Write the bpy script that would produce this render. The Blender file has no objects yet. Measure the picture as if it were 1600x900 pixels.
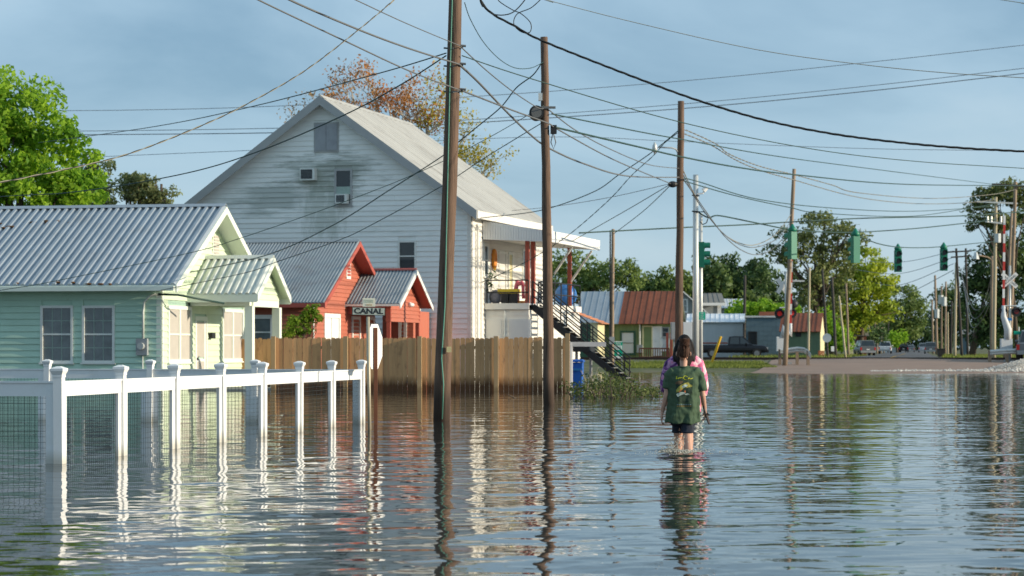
import bpy, bmesh, math, random
import numpy as np
from mathutils import Vector, Matrix
random.seed(7); rng = np.random.default_rng(7)
S = bpy.context.scene
COL = S.collection
R = math.radians

# ------------------------------------------------------------------ camera, sky, sun, exposure
F, HOR, CH = 3400.0, 543.0, 1.3          # focal length in photo pixels, horizon row, camera height above the water
cam = bpy.data.objects.new('camera', bpy.data.cameras.new('camera')); COL.objects.link(cam)
cam.location = (0, 0, CH); cam.rotation_euler = (R(90), 0, 0)
cam.data.sensor_width = 36; cam.data.lens = 36 * F / 1600
cam.data.shift_y = (HOR - 450) / 1600
cam.data.clip_start = 0.5; cam.data.clip_end = 6000
cam.data.dof.use_dof = True; cam.data.dof.focus_distance = 28; cam.data.dof.aperture_fstop = 4.2
S.camera = cam
SKYOFF = 1.7
SUN_EL, SUN_AZ = 14.5, -13.0             # degrees; azimuth from +X towards +Y
world = bpy.data.worlds.new('World'); S.world = world; world.use_nodes = True
wn, wl = world.node_tree.nodes, world.node_tree.links
wn.clear()
sky = wn.new('ShaderNodeTexSky'); sky.sky_type = 'NISHITA'; sky.sun_disc = False
sky.sun_elevation = R(SUN_EL); sky.sun_rotation = R(90 - SUN_AZ)
sky.air_density = 1.0; sky.dust_density = 0.6; sky.ozone_density = 2.6
tc = wn.new('ShaderNodeTexCoord'); mp = wn.new('ShaderNodeMapping'); mp.inputs['Scale'].default_value = (1.6, 1.6, 4.2); mp.inputs['Location'].default_value = (SKYOFF, 0, SKYOFF * .7)
n1 = wn.new('ShaderNodeTexNoise'); n1.inputs['Scale'].default_value = 1.9; n1.inputs['Detail'].default_value = 7; n1.inputs['Roughness'].default_value = .52; n1.inputs['Distortion'].default_value = .5
rp = wn.new('ShaderNodeValToRGB'); el = rp.color_ramp.elements
el[0].position = .35; el[0].color = (1.35, 2.25, 3.1, 1); el[1].position = .68; el[1].color = (3.1, 3.95, 4.6, 1); e_ = el.new(.50); e_.color = (2.25, 3.25, 4.1, 1)
mx = wn.new('ShaderNodeMix'); mx.data_type = 'RGBA'; mx.inputs[0].default_value = .82
bg = wn.new('ShaderNodeBackground'); bg.inputs['Strength'].default_value = .113
wo = wn.new('ShaderNodeOutputWorld')
wl.new(tc.outputs['Generated'], mp.inputs['Vector']); wl.new(mp.outputs[0], n1.inputs['Vector']); wl.new(n1.outputs['Fac'], rp.inputs[0])
wl.new(sky.outputs[0], mx.inputs[6]); wl.new(rp.outputs[0], mx.inputs[7]); wl.new(mx.outputs[2], bg.inputs['Color']); wl.new(bg.outputs[0], wo.inputs['Surface'])
sun = bpy.data.objects.new('sun', bpy.data.lights.new('sun', 'SUN')); COL.objects.link(sun)
sun.data.energy = 3.5; sun.data.angle = R(.5); sun.data.color = (1, .87, .68)
sd = Vector((math.cos(R(SUN_AZ)) * math.cos(R(SUN_EL)), math.sin(R(SUN_AZ)) * math.cos(R(SUN_EL)), math.sin(R(SUN_EL))))
sun.rotation_euler = sd.to_track_quat('Z', 'Y').to_euler(); sun.location = sd * 200
S.view_settings.view_transform = 'Standard'; S.view_settings.look = 'None'; S.view_settings.exposure = .66; S.view_settings.gamma = 1
S.view_settings.use_curve_mapping = False
S.cycles.use_denoising = True; S.cycles.max_bounces = 8; S.cycles.transparent_max_bounces = 8

# ------------------------------------------------------------------ helpers
def P(px, py, d):
    """photo pixel + distance -> world point"""
    return Vector(((px - 800) / F * d, d, CH + (HOR - py) / F * d))
def Pz(px, z, d): return Vector(((px - 800) / F * d, d, z))
def tag(o, label=None, cat=None, group=None, kind=None):
    if label: o['label'] = label
    if cat: o['category'] = cat
    if group: o['group'] = group
    if kind: o['kind'] = kind
    return o
def link(name, data, parent=None):
    o = bpy.data.objects.new(name, data); COL.objects.link(o)
    if parent is not None: o.parent = parent
    return o
def empty(name, loc, rz=0, label=None, cat=None, group=None):
    o = link(name, None); o.location = loc; o.rotation_euler = (0, 0, rz); o.empty_display_size = .2
    return tag(o, label, cat, group)
def copy_tree(o, parent=None):
    c = o.copy(); COL.objects.link(c); c.parent = parent
    for ch in list(o.children): copy_tree(ch, c)
    return c
class MB:
    def __init__(s): s.v = []; s.f = []
    def add(s, vs, fs):
        n = len(s.v); s.v += [tuple(v) for v in vs]; s.f += [tuple(i + n for i in f) for f in fs]; return s
    def hexa(s, p):   # 8 points: bottom 4 ccw then top 4
        return s.add(p, [(3, 2, 1, 0), (4, 5, 6, 7), (0, 1, 5, 4), (1, 2, 6, 5), (2, 3, 7, 6), (3, 0, 4, 7)])
    def box(s, x0, x1, y0, y1, z0, z1):
        return s.hexa([(x0, y0, z0), (x1, y0, z0), (x1, y1, z0), (x0, y1, z0), (x0, y0, z1), (x1, y0, z1), (x1, y1, z1), (x0, y1, z1)])
    def bar(s, a, b, w, h, up=(0, 0, 1)):
        a, b = Vector(a), Vector(b); d = (b - a).normalized(); u = Vector(up)
        x = d.cross(u)
        if x.length < 1e-4: x = d.cross(Vector((1, 0, 0)))
        x.normalize(); u = x.cross(d).normalized(); x *= w / 2; u *= h / 2
        return s.hexa([a - x - u, a + x - u, b + x - u, b - x - u, a - x + u, a + x + u, b + x + u, b - x + u])
    def tube(s, pts, r, n=8, caps=True):
        pts = [Vector(p) for p in pts]; k = len(pts)
        rs = list(r) if hasattr(r, '__len__') else [r] * k
        base = len(s.v); ref = None
        for i, p in enumerate(pts):
            d = (pts[min(i + 1, k - 1)] - pts[max(i - 1, 0)])
            d = d.normalized() if d.length > 1e-9 else Vector((0, 0, 1))
            if ref is None:
                ref = Vector((0, 0, 1)) if abs(d.z) < .9 else Vector((1, 0, 0))
            x = d.cross(ref); 
            if x.length < 1e-5: x = d.cross(Vector((0, 1, .1)))
            x.normalize(); y = x.cross(d).normalized(); ref = y
            for j in range(n):
                t = 2 * math.pi * j / n
                s.v.append(tuple(p + (x * math.cos(t) + y * math.sin(t)) * rs[i]))
        for i in range(k - 1):
            for j in range(n):
                a = base + i * n + j; b = base + i * n + (j + 1) % n
                s.f.append((a, b, b + n, a + n))
        if caps:
            s.f.append(tuple(base + j for j in reversed(range(n)))); s.f.append(tuple(base + (k - 1) * n + j for j in range(n)))
        return s
    def ell(s, c, r, nu=12, nv=8, rot=None):
        base = len(s.v); c = Vector(c)
        pts = [(0, 0, 1)]
        for i in range(1, nv):
            a = math.pi * i / nv
            for j in range(nu):
                b = 2 * math.pi * j / nu
                pts.append((math.sin(a) * math.cos(b), math.sin(a) * math.sin(b), math.cos(a)))
        pts.append((0, 0, -1))
        for p in pts:
            q = Vector((p[0] * r[0], p[1] * r[1], p[2] * r[2]))
            if rot is not None: q = rot @ q
            s.v.append(tuple(c + q))
        for j in range(nu): s.f.append((base, base + 1 + j, base + 1 + (j + 1) % nu))
        for i in range(nv - 2):
            for j in range(nu):
                a = base + 1 + i * nu + j; b = base + 1 + i * nu + (j + 1) % nu
                s.f.append((a, a + nu, b + nu, b))
        last = base + len(pts) - 1; o = base + 1 + (nv - 2) * nu
        for j in range(nu): s.f.append((last, o + (j + 1) % nu, o + j))
        return s
    def prism(s, poly, off):   # poly: list of 3D points, off: extrusion vector
        n = len(poly); off = Vector(off)
        return s.add([Vector(p) for p in poly] + [Vector(p) + off for p in poly],
                     [tuple(reversed(range(n))), tuple(range(n, 2 * n))] + [(i, (i + 1) % n, n + (i + 1) % n, n + i) for i in range(n)])
    def mesh(s, name, mat, smooth=False):
        m = bpy.data.meshes.new(name); m.from_pydata(s.v, [], s.f)
        if mat is not None: m.materials.append(mat)
        if smooth: m.polygons.foreach_set('use_smooth', [True] * len(m.polygons))
        m.update(); return m
    def build(s, name, mat, parent=None, smooth=False): return link(name, s.mesh(name, mat, smooth), parent)
def fixn(o):
    b = bmesh.new(); b.from_mesh(o.data); bmesh.ops.recalc_face_normals(b, faces=b.faces); b.to_mesh(o.data); b.free(); return o

# ------------------------------------------------------------------ materials
MATS = {}
def mat(name, col, rough=.65, var=.12, vs=1.5, metal=0.0, bump=0.0, bs=20, stretch=(1, 1, 1), rnd=0.0, dirt=None, dark=.5, spec=.35, dlo=.52, dhi=.68, ds=1.2, dstretch=None, trans=None, fade=None, emit=None):
    """principled with noise variation on world position, optional dirt colour and per-object random brightness"""
    if name in MATS: return MATS[name]
    m = bpy.data.materials.new(name); m.use_nodes = True; MATS[name] = m
    N, L = m.node_tree.nodes, m.node_tree.links
    b = N['Principled BSDF']; b.inputs['Roughness'].default_value = rough; b.inputs['Metallic'].default_value = metal
    b.inputs['Specular IOR Level'].default_value = spec
    g = N.new('ShaderNodeNewGeometry'); mpn = N.new('ShaderNodeMapping'); mpn.inputs['Scale'].default_value = stretch
    L.new(g.outputs['Position'], mpn.inputs['Vector'])
    n = N.new('ShaderNodeTexNoise'); n.inputs['Scale'].default_value = vs; n.inputs['Detail'].default_value = 6; n.inputs['Roughness'].default_value = .65
    L.new(mpn.outputs[0], n.inputs['Vector'])
    mr = N.new('ShaderNodeMapRange'); mr.inputs[1].default_value = .25; mr.inputs[2].default_value = .75
    mr.inputs[3].default_value = 1 - var; mr.inputs[4].default_value = 1 + var
    L.new(n.outputs['Fac'], mr.inputs[0]); fac = mr.outputs[0]
    if rnd:
        oi = N.new('ShaderNodeObjectInfo'); m2 = N.new('ShaderNodeMapRange'); m2.inputs[3].default_value = 1 - rnd; m2.inputs[4].default_value = 1 + rnd
        L.new(oi.outputs['Random'], m2.inputs[0]); mm = N.new('ShaderNodeMath'); mm.operation = 'MULTIPLY'
        L.new(fac, mm.inputs[0]); L.new(m2.outputs[0], mm.inputs[1]); fac = mm.outputs[0]
    vm = N.new('ShaderNodeVectorMath'); vm.operation = 'SCALE'; vm.inputs[0].default_value = col[:3]; L.new(fac, vm.inputs['Scale'])
    out = vm.outputs[0]
    def layer(out, dcol, scale, lo, hi, st, amt=1.0):
        mp2 = N.new('ShaderNodeMapping'); mp2.inputs['Scale'].default_value = st; L.new(g.outputs['Position'], mp2.inputs['Vector'])
        nn = N.new('ShaderNodeTexNoise'); nn.inputs['Scale'].default_value = scale; nn.inputs['Detail'].default_value = 8; nn.inputs['Roughness'].default_value = .7
        L.new(mp2.outputs[0], nn.inputs['Vector'])
        r2 = N.new('ShaderNodeMapRange'); r2.inputs[1].default_value = lo; r2.inputs[2].default_value = hi; r2.inputs[4].default_value = amt
        L.new(nn.outputs['Fac'], r2.inputs[0])
        mix = N.new('ShaderNodeMix'); mix.data_type = 'RGBA'; mix.inputs[7].default_value = (*dcol, 1)
        L.new(r2.outputs[0], mix.inputs[0]); L.new(out, mix.inputs[6]); return mix.outputs[2], r2.outputs[0], mix
    if dirt:
        out, dm, mixn = layer(out, dirt, ds, dlo, dhi, dstretch or stretch, dark)
    L.new(out, b.inputs['Base Color'])
    if bump:
        nb = N.new('ShaderNodeTexNoise'); nb.inputs['Scale'].default_value = bs; nb.inputs['Detail'].default_value = 5
        L.new(mpn.outputs[0], nb.inputs['Vector'])
        bp = N.new('ShaderNodeBump'); bp.inputs['Strength'].default_value = 1; bp.inputs['Distance'].default_value = bump
        L.new(nb.outputs['Fac'], bp.inputs['Height']); L.new(bp.outputs[0], b.inputs['Normal'])
    if emit:
        b.inputs['Emission Color'].default_value = (*emit[0], 1); b.inputs['Emission Strength'].default_value = emit[1]
    if trans:
        tr = N.new('ShaderNodeBsdfTranslucent'); ms = N.new('ShaderNodeMixShader'); ms.inputs[0].default_value = trans
        L.new(out, tr.inputs['Color']); L.new(b.outputs[0], ms.inputs[1]); L.new(tr.outputs[0], ms.inputs[2])
        L.new(ms.outputs[0], N['Material Output'].inputs['Surface'])
    return m
def wet_below(m, zlo, zhi, col, nscale=6, amt=1.0, jag=.12, stretch=(1, 1, .3)):
    """a soaked band with a ragged upper edge (world z)"""
    N, L = m.node_tree.nodes, m.node_tree.links; b = N['Principled BSDF']
    src = b.inputs['Base Color'].links[0].from_socket
    g = N.new('ShaderNodeNewGeometry'); mp2 = N.new('ShaderNodeMapping'); mp2.inputs['Scale'].default_value = stretch
    L.new(g.outputs['Position'], mp2.inputs['Vector'])
    nn = N.new('ShaderNodeTexNoise'); nn.inputs['Scale'].default_value = nscale; nn.inputs['Detail'].default_value = 3; L.new(mp2.outputs[0], nn.inputs['Vector'])
    sx = N.new('ShaderNodeSeparateXYZ'); L.new(g.outputs['Position'], sx.inputs[0])
    ma = N.new('ShaderNodeMath'); ma.operation = 'MULTIPLY_ADD'; ma.inputs[1].default_value = -jag * 2; L.new(nn.outputs['Fac'], ma.inputs[0]); L.new(sx.outputs['Z'], ma.inputs[2])
    mr = N.new('ShaderNodeMapRange'); mr.inputs[1].default_value = zlo - jag; mr.inputs[2].default_value = zhi - jag; mr.inputs[3].default_value = amt; mr.inputs[4].default_value = 0
    L.new(ma.outputs[0], mr.inputs[0])
    mix = N.new('ShaderNodeMix'); mix.data_type = 'RGBA'; mix.inputs[7].default_value = (*col, 1)
    L.new(mr.outputs[0], mix.inputs[0]); L.new(src, mix.inputs[6]); L.new(mix.outputs[2], b.inputs['Base Color'])
    return m

M_vinyl = wet_below(mat('white_vinyl', (.79, .80, .79), .38, .04, 3, dirt=(.60, .60, .55), dark=.4, ds=3), .03, .16, (.40, .37, .28), 5, .6, .06)
M_cap = mat('vinyl_cap', (.78, .79, .78), .4, .03)
M_wire = mat('fence_wire', (.06, .07, .06), .5, .1, metal=.6)
M_gsid = mat('mint_siding', (.47, .66, .53), .55, .06, 1.2, rnd=.05, dirt=(.36, .54, .42), dark=.5, ds=.9, dstretch=(1, 1, 3), bump=.002, bs=14)
M_gpale = mat('pale_mint_siding', (.60, .70, .52), .55, .05, 1.2, rnd=.04, dirt=(.42, .52, .36), dark=.35, ds=1.3, bump=.002, bs=14)
M_trim = mat('white_trim', (.76, .77, .72), .5, .05, 2, dirt=(.5, .5, .45), dark=.35, ds=2)
M_gtrim = mat('mint_white_trim', (.72, .77, .68), .5, .04, 2)
M_galv = mat('galvanised_roof', (.34, .39, .43), .42, .10, 1.2, metal=.35, dirt=(.26, .25, .23), dark=.45, ds=.8, dlo=.55, dhi=.75, rnd=.05)
M_galv2 = mat('galvanised_roof_dull', (.30, .34, .36), .45, .12, 1.5, metal=.3, dirt=(.20, .18, .16), dark=.5, ds=1.1, rnd=.06)
M_galv3 = mat('porch_metal_roof', (.62, .65, .60), .45, .08, 1.2, metal=.15, dirt=(.42, .42, .36), dark=.4, ds=1.2)
M_glass = mat('window_glass', (.03, .035, .04), .05, .3, .8, spec=.6)
M_shade = mat('window_blind', (.15, .17, .175), .2, .35, 2.2, spec=.6)
M_shade2 = mat('window_screen', (.46, .43, .38), .6, .08, 2)
M_muntin = mat('muntin', (.30, .40, .34), .5)
M_red = mat('red_siding', (.44, .14, .088), .6, .08, 1.5, rnd=.06, dirt=(.42, .09, .05), dark=.5, ds=1.5, bump=.002, bs=16)
M_redtrim = mat('red_trim', (.40, .09, .065), .55, .08, 2)
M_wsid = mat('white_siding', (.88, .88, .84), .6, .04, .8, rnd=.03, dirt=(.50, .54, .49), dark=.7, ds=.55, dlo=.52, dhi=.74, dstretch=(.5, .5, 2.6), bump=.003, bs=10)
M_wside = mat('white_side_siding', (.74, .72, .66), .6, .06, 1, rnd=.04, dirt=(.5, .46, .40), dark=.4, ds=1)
M_wroof = mat('old_white_metal_roof', (.46, .45, .41), .55, .08, 1, metal=.1, rnd=.05, dirt=(.24, .22, .19), dark=.75, ds=.42, dlo=.5, dhi=.72, dstretch=(1, 1.4, .6))
M_rake = mat('grey_rake_board', (.40, .40, .39), .6, .08, 1.5)
M_board = mat('grey_plywood', (.36, .37, .39), .7, .15, 2.5, dirt=(.22, .22, .24), dark=.5, ds=3)
M_pick = wet_below(mat('cedar_picket', (.56, .32, .15), .75, .16, 2.0, stretch=(3, 3, .45), rnd=.16, dirt=(.19, .10, .055), dark=.55, ds=2.6, dlo=.56, dhi=.68, dstretch=(2, 2, .9), bump=.003, bs=18), .16, .46, (.105, .045, .016), 3.2, 1.0, .16, (3.2, 3.2, .22))
M_fpost = wet_below(mat('treated_post', (.42, .285, .15), .75, .12, 2, stretch=(3, 3, .5), rnd=.05), .06, .16, (.17, .11, .05), 4, .6, .1)
M_pole = wet_below(mat('creosote_pole', (.145, .090, .060), .8, .34, 3.0, stretch=(5, 5, .35), rnd=.08, dirt=(.04, .028, .022), dark=.7, ds=4, dlo=.5, dhi=.62, dstretch=(5, 5, .3), bump=.008, bs=9), .3, .75, (.035, .026, .02), 2, .75, .25)
M_pole2 = mat('weathered_pole', (.27, .20, .14), .8, .22, 2.5, stretch=(4, 4, .3), rnd=.2, dirt=(.13, .09, .06), dark=.6, ds=3, dstretch=(4, 4, .3), bump=.006, bs=9)
M_polepale = mat('pale_pole', (.42, .36, .24), .75, .12, 2.5, stretch=(4, 4, .3), rnd=.1)
M_poledark = mat('dark_pole', (.05, .045, .04), .8, .12, 2.5, rnd=.15)
M_steel = mat('galvanised_steel', (.40, .43, .43), .42, .08, 2, metal=.5)
M_alu = mat('bright_steel', (.58, .60, .58), .4, .08, 2, metal=.3)
M_cgrey = mat('grey_cable', (.13, .135, .135), .6, .1, 3)
M_cblack = mat('black_cable', (.022, .024, .023), .55, .1, 3)
M_cgreen = mat('dark_green_cable', (.025, .06, .05), .55, .1, 3)
M_cwhite = mat('pale_cable', (.62, .58, .48), .6, .1, 3)
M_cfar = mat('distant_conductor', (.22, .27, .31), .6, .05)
M_ctan = mat('bare_twisted_cable', (.25, .23, .17), .6, .15, 4)
M_black = mat('black_paint', (.022, .024, .026), .5, .15, 3)
M_grey = mat('grey_paint', (.30, .32, .33), .5, .08, 3)
M_white = mat('white_paint', (.78, .78, .76), .5, .04, 3)
M_redp = mat('red_paint', (.50, .045, .035), .5, .08, 3)
M_rustpost = mat('rust_red_post', (.36, .085, .055), .6, .15, 3)
M_siggreen = mat('signal_green', (.01, .17, .105), .45, .08, 3)
M_sigdark = mat('signal_lens', (.035, .035, .04), .25, .1, 3)
M_signgreen = mat('sign_green', (.0, .36, .23), .45, .05, 3)
M_signblue = mat('sign_blue', (.02, .16, .42), .45, .05, 3)
M_yellow = mat('yellow_paint', (.72, .42, .02), .5, .08, 3)
M_brass = mat('orange_plastic', (.75, .26, .03), .5, .1, 3)
M_pinkp = mat('pink_plastic', (.70, .16, .20), .5, .1, 3)
M_blue = mat('blue_plastic', (.015, .10, .42), .4, .08, 3)
M_bluetarp = mat('blue_tarp', (.05, .20, .55), .4, .12, 3)
M_rustroof = mat('rusted_roof', (.225, .075, .04), .7, .25, .8, stretch=(1, 1, .5), rnd=.22, dirt=(.12, .045, .03), dark=.65, ds=.9, dstretch=(1.3, 1.3, .3))
M_orangeroof = mat('orange_roof', (.55, .22, .10), .6, .12, 1)
M_shopgreen = mat('shop_green_boards', (.19, .25, .105), .65, .12, 1.2, rnd=.08)
M_shopcream = mat('shop_cream', (.66, .60, .36), .65, .08, 1)
M_dkgreen = mat('dark_green_trim', (.03, .09, .055), .6, .1, 1)
M_shedgreen = mat('shed_green', (.115, .18, .115), .65, .08, 1, rnd=.05)
M_bluegrey = mat('blue_grey_block', (.10, .16, .20), .7, .08, 1, rnd=.05)
M_palegrey = mat('pale_grey_metal', (.60, .62, .63), .55, .05, .6, rnd=.03)
M_whiteroof = mat('white_metal_roof', (.74, .77, .80), .45, .05, .6, rnd=.04)
M_housegrey = mat('grey_house_siding', (.28, .30, .30), .65, .06, 1)
M_shingle = mat('grey_shingle', (.20, .20, .185), .85, .15, 3)
M_brown = mat('brown_rail', (.17, .065, .04), .7, .12, 2)
M_car_black = mat('black_car_paint', (.007, .008, .011), .18, .05, spec=.4)
M_car_grey = mat('grey_car_paint', (.14, .15, .16), .25, .05, spec=.6)
M_car_white = mat('white_car_paint', (.62, .63, .63), .3, .03, spec=.6)
M_car_silver = mat('silver_car_paint', (.38, .42, .46), .3, .03, spec=.6)
M_carglass = mat('car_glass', (.02, .03, .035), .06, .1, spec=.7)
M_tyre = mat('tyre', (.02, .02, .02), .8, .1)
M_rim = mat('wheel_rim', (.25, .25, .26), .35, .1, metal=.7)
M_tail = mat('tail_light', (.55, .02, .015), .3, .1)
M_headl = mat('head_light', (.55, .56, .55), .15, .1)
M_skin = mat('skin', (.50, .285, .205), .5, .06, 9, spec=.3)
M_hair = mat('black_hair', (.010, .007, .006), .6, .35, 30, stretch=(4, 4, .8), bump=.003, bs=60, spec=.2)
M_hair2 = mat('brown_hair', (.075, .036, .022), .6, .35, 30, stretch=(4, 4, .8), bump=.003, bs=60, spec=.2)
M_shirt = mat('green_tshirt', (.050, .088, .048), .85, .14, 7, bump=.014, bs=11, stretch=(1.8, 1.8, .5))
M_denim = mat('dark_denim', (.012, .016, .028), .8, .2, 20, bump=.002, bs=60)
M_sandal = mat('dark_sandal', (.035, .022, .018), .6, .1, 10)
M_rail = mat('rusty_rail', (.055, .035, .028), .5, .15, 3, metal=.4)
M_tie = mat('sleeper_timber', (.06, .045, .035), .85, .2, 3, rnd=.2)
# ------------------------------------------------------------------ ground, road, water
TH = math.atan((1435 - 800) / F)                     # the street runs off at this angle to the right of the view
UX, UY = math.sin(TH), math.cos(TH)
def street(s, t):   # s metres right of the road centre line, t = distance away (world Y) of the centre point
    return Vector((-2.0 + math.tan(TH) * t + s * UY, t - s * UX, 0))
ZP = [(-50, -.32), (60, -.35), (95, -.26), (112, -.03), (115, .02), (124, .30), (130, .54), (137, .54), (150, .44), (190, .42), (260, .30), (6000, .30)]
def gz(y): return float(np.interp(y, [p[0] for p in ZP], [p[1] for p in ZP]))
def grid_mesh(name, xs, ys, zf, mat_, smooth=True):
    X, Y = np.meshgrid(xs, ys); Z = zf(X, Y)
    v = np.stack([X.ravel(), Y.ravel(), Z.ravel()], 1); nx, ny = len(xs), len(ys)
    i = (np.arange(ny - 1)[:, None] * nx + np.arange(nx - 1)[None, :]).ravel()
    f = np.stack([i, i + 1, i + nx + 1, i + nx], 1)
    m = bpy.data.meshes.new(name); m.vertices.add(len(v)); m.vertices.foreach_set('co', v.astype(np.float32).ravel())
    m.loops.add(f.size); m.loops.foreach_set('vertex_index', f.astype(np.int32).ravel())
    m.polygons.add(len(f)); m.polygons.foreach_set('loop_start', np.arange(0, f.size, 4, dtype=np.int32))
    m.polygons.foreach_set('loop_total', np.full(len(f), 4, dtype=np.int32))
    m.polygons.foreach_set('use_smooth', np.full(len(f), smooth)); m.update(calc_edges=True); m.validate()
    m.materials.append(mat_); return link(name, m)
def noise2(X, Y, sc, seed):
    r = np.random.default_rng(seed); z = 0
    for k in range(10):
        a = r.uniform(0, 6.28); q = sc * r.uniform(.5, 2.2); z = z + np.sin((X * math.cos(a) + Y * math.sin(a)) * q + r.uniform(0, 6.28)) / (1 + k * .3)
    return z / 4
M_ground = mat('ground_grass_dirt', (.085, .105, .035), .95, .3, .5, dirt=(.17, .135, .09), dark=.8, ds=.25, dlo=.45, dhi=.6, bump=.03, bs=3)
xs = np.concatenate([np.linspace(-1500, -80, 12), np.linspace(-70, 110, 120), np.linspace(130, 1800, 12)])
ys = np.concatenate([np.linspace(-40, 100, 20), np.linspace(102, 200, 90), np.linspace(210, 500, 30), np.linspace(600, 5000, 10)])
def gzf(X, Y):
    z = np.interp(Y, [p[0] for p in ZP], [p[1] for p in ZP]); return z + noise2(X, Y, .5, 3) * .025 * (Y > 116) * (Y < 128) + noise2(X, Y, .2, 4) * .03 * (Y > 138)
tag(grid_mesh('ground', xs, ys, gzf, M_ground), 'grassy and dirt ground rising out of the flood water', kind='structure')

M_asph = mat('asphalt', (.105, .105, .108), .85, .15, .7, dirt=(.16, .145, .13), dark=.5, ds=.3, bump=.004, bs=30)
M_apron = mat('muddy_asphalt', (.29, .20, .15), .85, .12, .6, dirt=(.17, .135, .11), dark=.6, ds=.16, dstretch=(.5, 2, 1), bump=.006, bs=14)
def road_strip(name, ts, hw_l, hw_r, mat_, dz, label):
    m = MB(); n = 11
    for t, a, b in zip(ts, hw_l, hw_r):
        for k in range(n):
            s = -a + (a + b) * k / (n - 1); p = street(s, t); crown = .05 * (1 - ((k / (n - 1)) * 2 - 1) ** 2)
            m.v.append((p.x, p.y, gz(p.y) + dz + crown))
    for i in range(len(ts) - 1):
        for k in range(n - 1):
            a = i * n + k; m.f.append((a, a + 1, a + n + 1, a + n))
    o = m.build(name, mat_, None, True); return tag(o, label, kind='structure')
tsr = [139 + i * 4 for i in range(40)] + [300 + i * 30 for i in range(30)]
road_strip('road', tsr, [3.6] * 70, [3.6] * 70, M_asph, .07, 'grey two lane road running off between poles and trees')
tsa = [100 + i * 1.0 for i in range(43)]
hw = [float(np.interp(t, [100, 118, 128, 134, 142], [6.6, 6.4, 6.6, 5.6, 4.2])) for t in tsa]
hwr = [float(np.interp(t, [100, 118, 128, 134, 142], [9.0, 8.4, 7.6, 6.0, 4.2])) for t in tsa]
road_strip('crossing_apron', tsa, hw, hwr, M_apron, .045, 'brown wet asphalt ramp up to the railway crossing')
M_ypaint = mat('worn_yellow_marking', (.52, .33, .06), .8, .2, 4)
M_wpaint = mat('worn_white_marking', (.6, .6, .57), .8, .2, 4)
def marking(name, t0, t1, s, w, mat_, n=8, curve=0):
    m = MB()
    for i in range(n + 1):
        t = t0 + (t1 - t0) * i / n; ss = s + curve * (1 - i / n) ** 2
        for q in (-w / 2, w / 2):
            p = street(ss + q, t); hwz = 4.2
            m.v.append((p.x, p.y, gz(p.y) + .138 + (.004 if t < 142 else 0)))
    for i in range(n): m.f.append((2 * i, 2 * i + 1, 2 * i + 3, 2 * i + 2))
    return tag(m.build(name, mat_), kind='structure')
for k, s in enumerate((-.28, .28)): marking('yellow_road_marking', 138.5, 150, s, .16, M_ypaint)
for i in range(12): marking('yellow_road_marking', 156 + i * 14, 164 + i * 14, 0, .18, M_ypaint, 4)
marking('white_road_marking', 136, 146, 4.4, .22, M_wpaint, 10, 2.5)

# water: real waves on one sheet, fine ripples as bump
def water_z(X, Y):
    r = np.random.default_rng(11); z = np.zeros_like(X)
    for k in range(46):
        lam = .26 * (10 ** r.uniform(0, 1.0)); a = math.pi / 2 + r.normal(0, .75); q = 2 * math.pi / lam
        amp = .00145 * lam ** .95 * r.uniform(.5, 1.2) / 2.6
        z += amp * np.sin((X * math.cos(a) + Y * math.sin(a)) * q + r.uniform(0, 6.28))
    calm = np.clip(1.15 - .55 * np.exp(-((X + 5) ** 2 / 60 + (Y - 55) ** 2 / 300)) + .25 * noise2(X, Y, .25, 9), .25, 1.7)
    z *= calm
    # rings and wake around the walkers
    for (cx, cy, A, lam, rr) in ((2.15, 26.9, .008, .36, .9), (2.4, 27.6, .005, .30, .9), (-.6, 24.2, .003, .8, 4.0)):
        rad = np.hypot(X - cx, Y - cy); z += A * np.cos(rad * 2 * math.pi / lam) * np.exp(-rad / rr) * np.clip(rad * 3, 0, 1)
    w = np.exp(-((X - 2.1) ** 2 / 1.6 + (Y - 26.3) ** 2 / 2.2)); z += w * .022 * noise2(X, Y, 9, 21) * 1.6
    return z
WM = bpy.data.materials.new('flood_water'); WM.use_nodes = True
N, L = WM.node_tree.nodes, WM.node_tree.links; b = N['Principled BSDF']
b.inputs['Base Color'].default_value = (.036, .036, .031, 1); b.inputs['Roughness'].default_value = .02; b.inputs['IOR'].default_value = 1.45
g = N.new('ShaderNodeNewGeometry'); m1 = N.new('ShaderNodeMapping'); m1.inputs['Scale'].default_value = (.75, 1, 1); L.new(g.outputs['Position'], m1.inputs['Vector'])
na = N.new('ShaderNodeTexNoise'); na.inputs['Scale'].default_value = 3.6; na.inputs['Detail'].default_value = 1.5; na.inputs['Roughness'].default_value = .5
L.new(m1.outputs[0], na.inputs['Vector'])
bp = N.new('ShaderNodeBump'); bp.inputs['Distance'].default_value = .0065; bp.inputs['Strength'].default_value = 1
L.new(na.outputs['Fac'], bp.inputs['Height']); L.new(bp.outputs[0], b.inputs['Normal'])
ys = [5.0]
while ys[-1] < 124: ys.append(ys[-1] + .045 + .0016 * max(0, ys[-1] - 12))
xa = np.arange(0, 13, .085); xb = 13 * 1.018 ** np.arange(1, 110); xs = np.concatenate([-xb[::-1], -xa[:0:-1], xa, xb])
tag(grid_mesh('water', xs, np.array(ys), water_z, WM), 'brown flood water with small ripples reflecting the sky', kind='structure')

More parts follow.
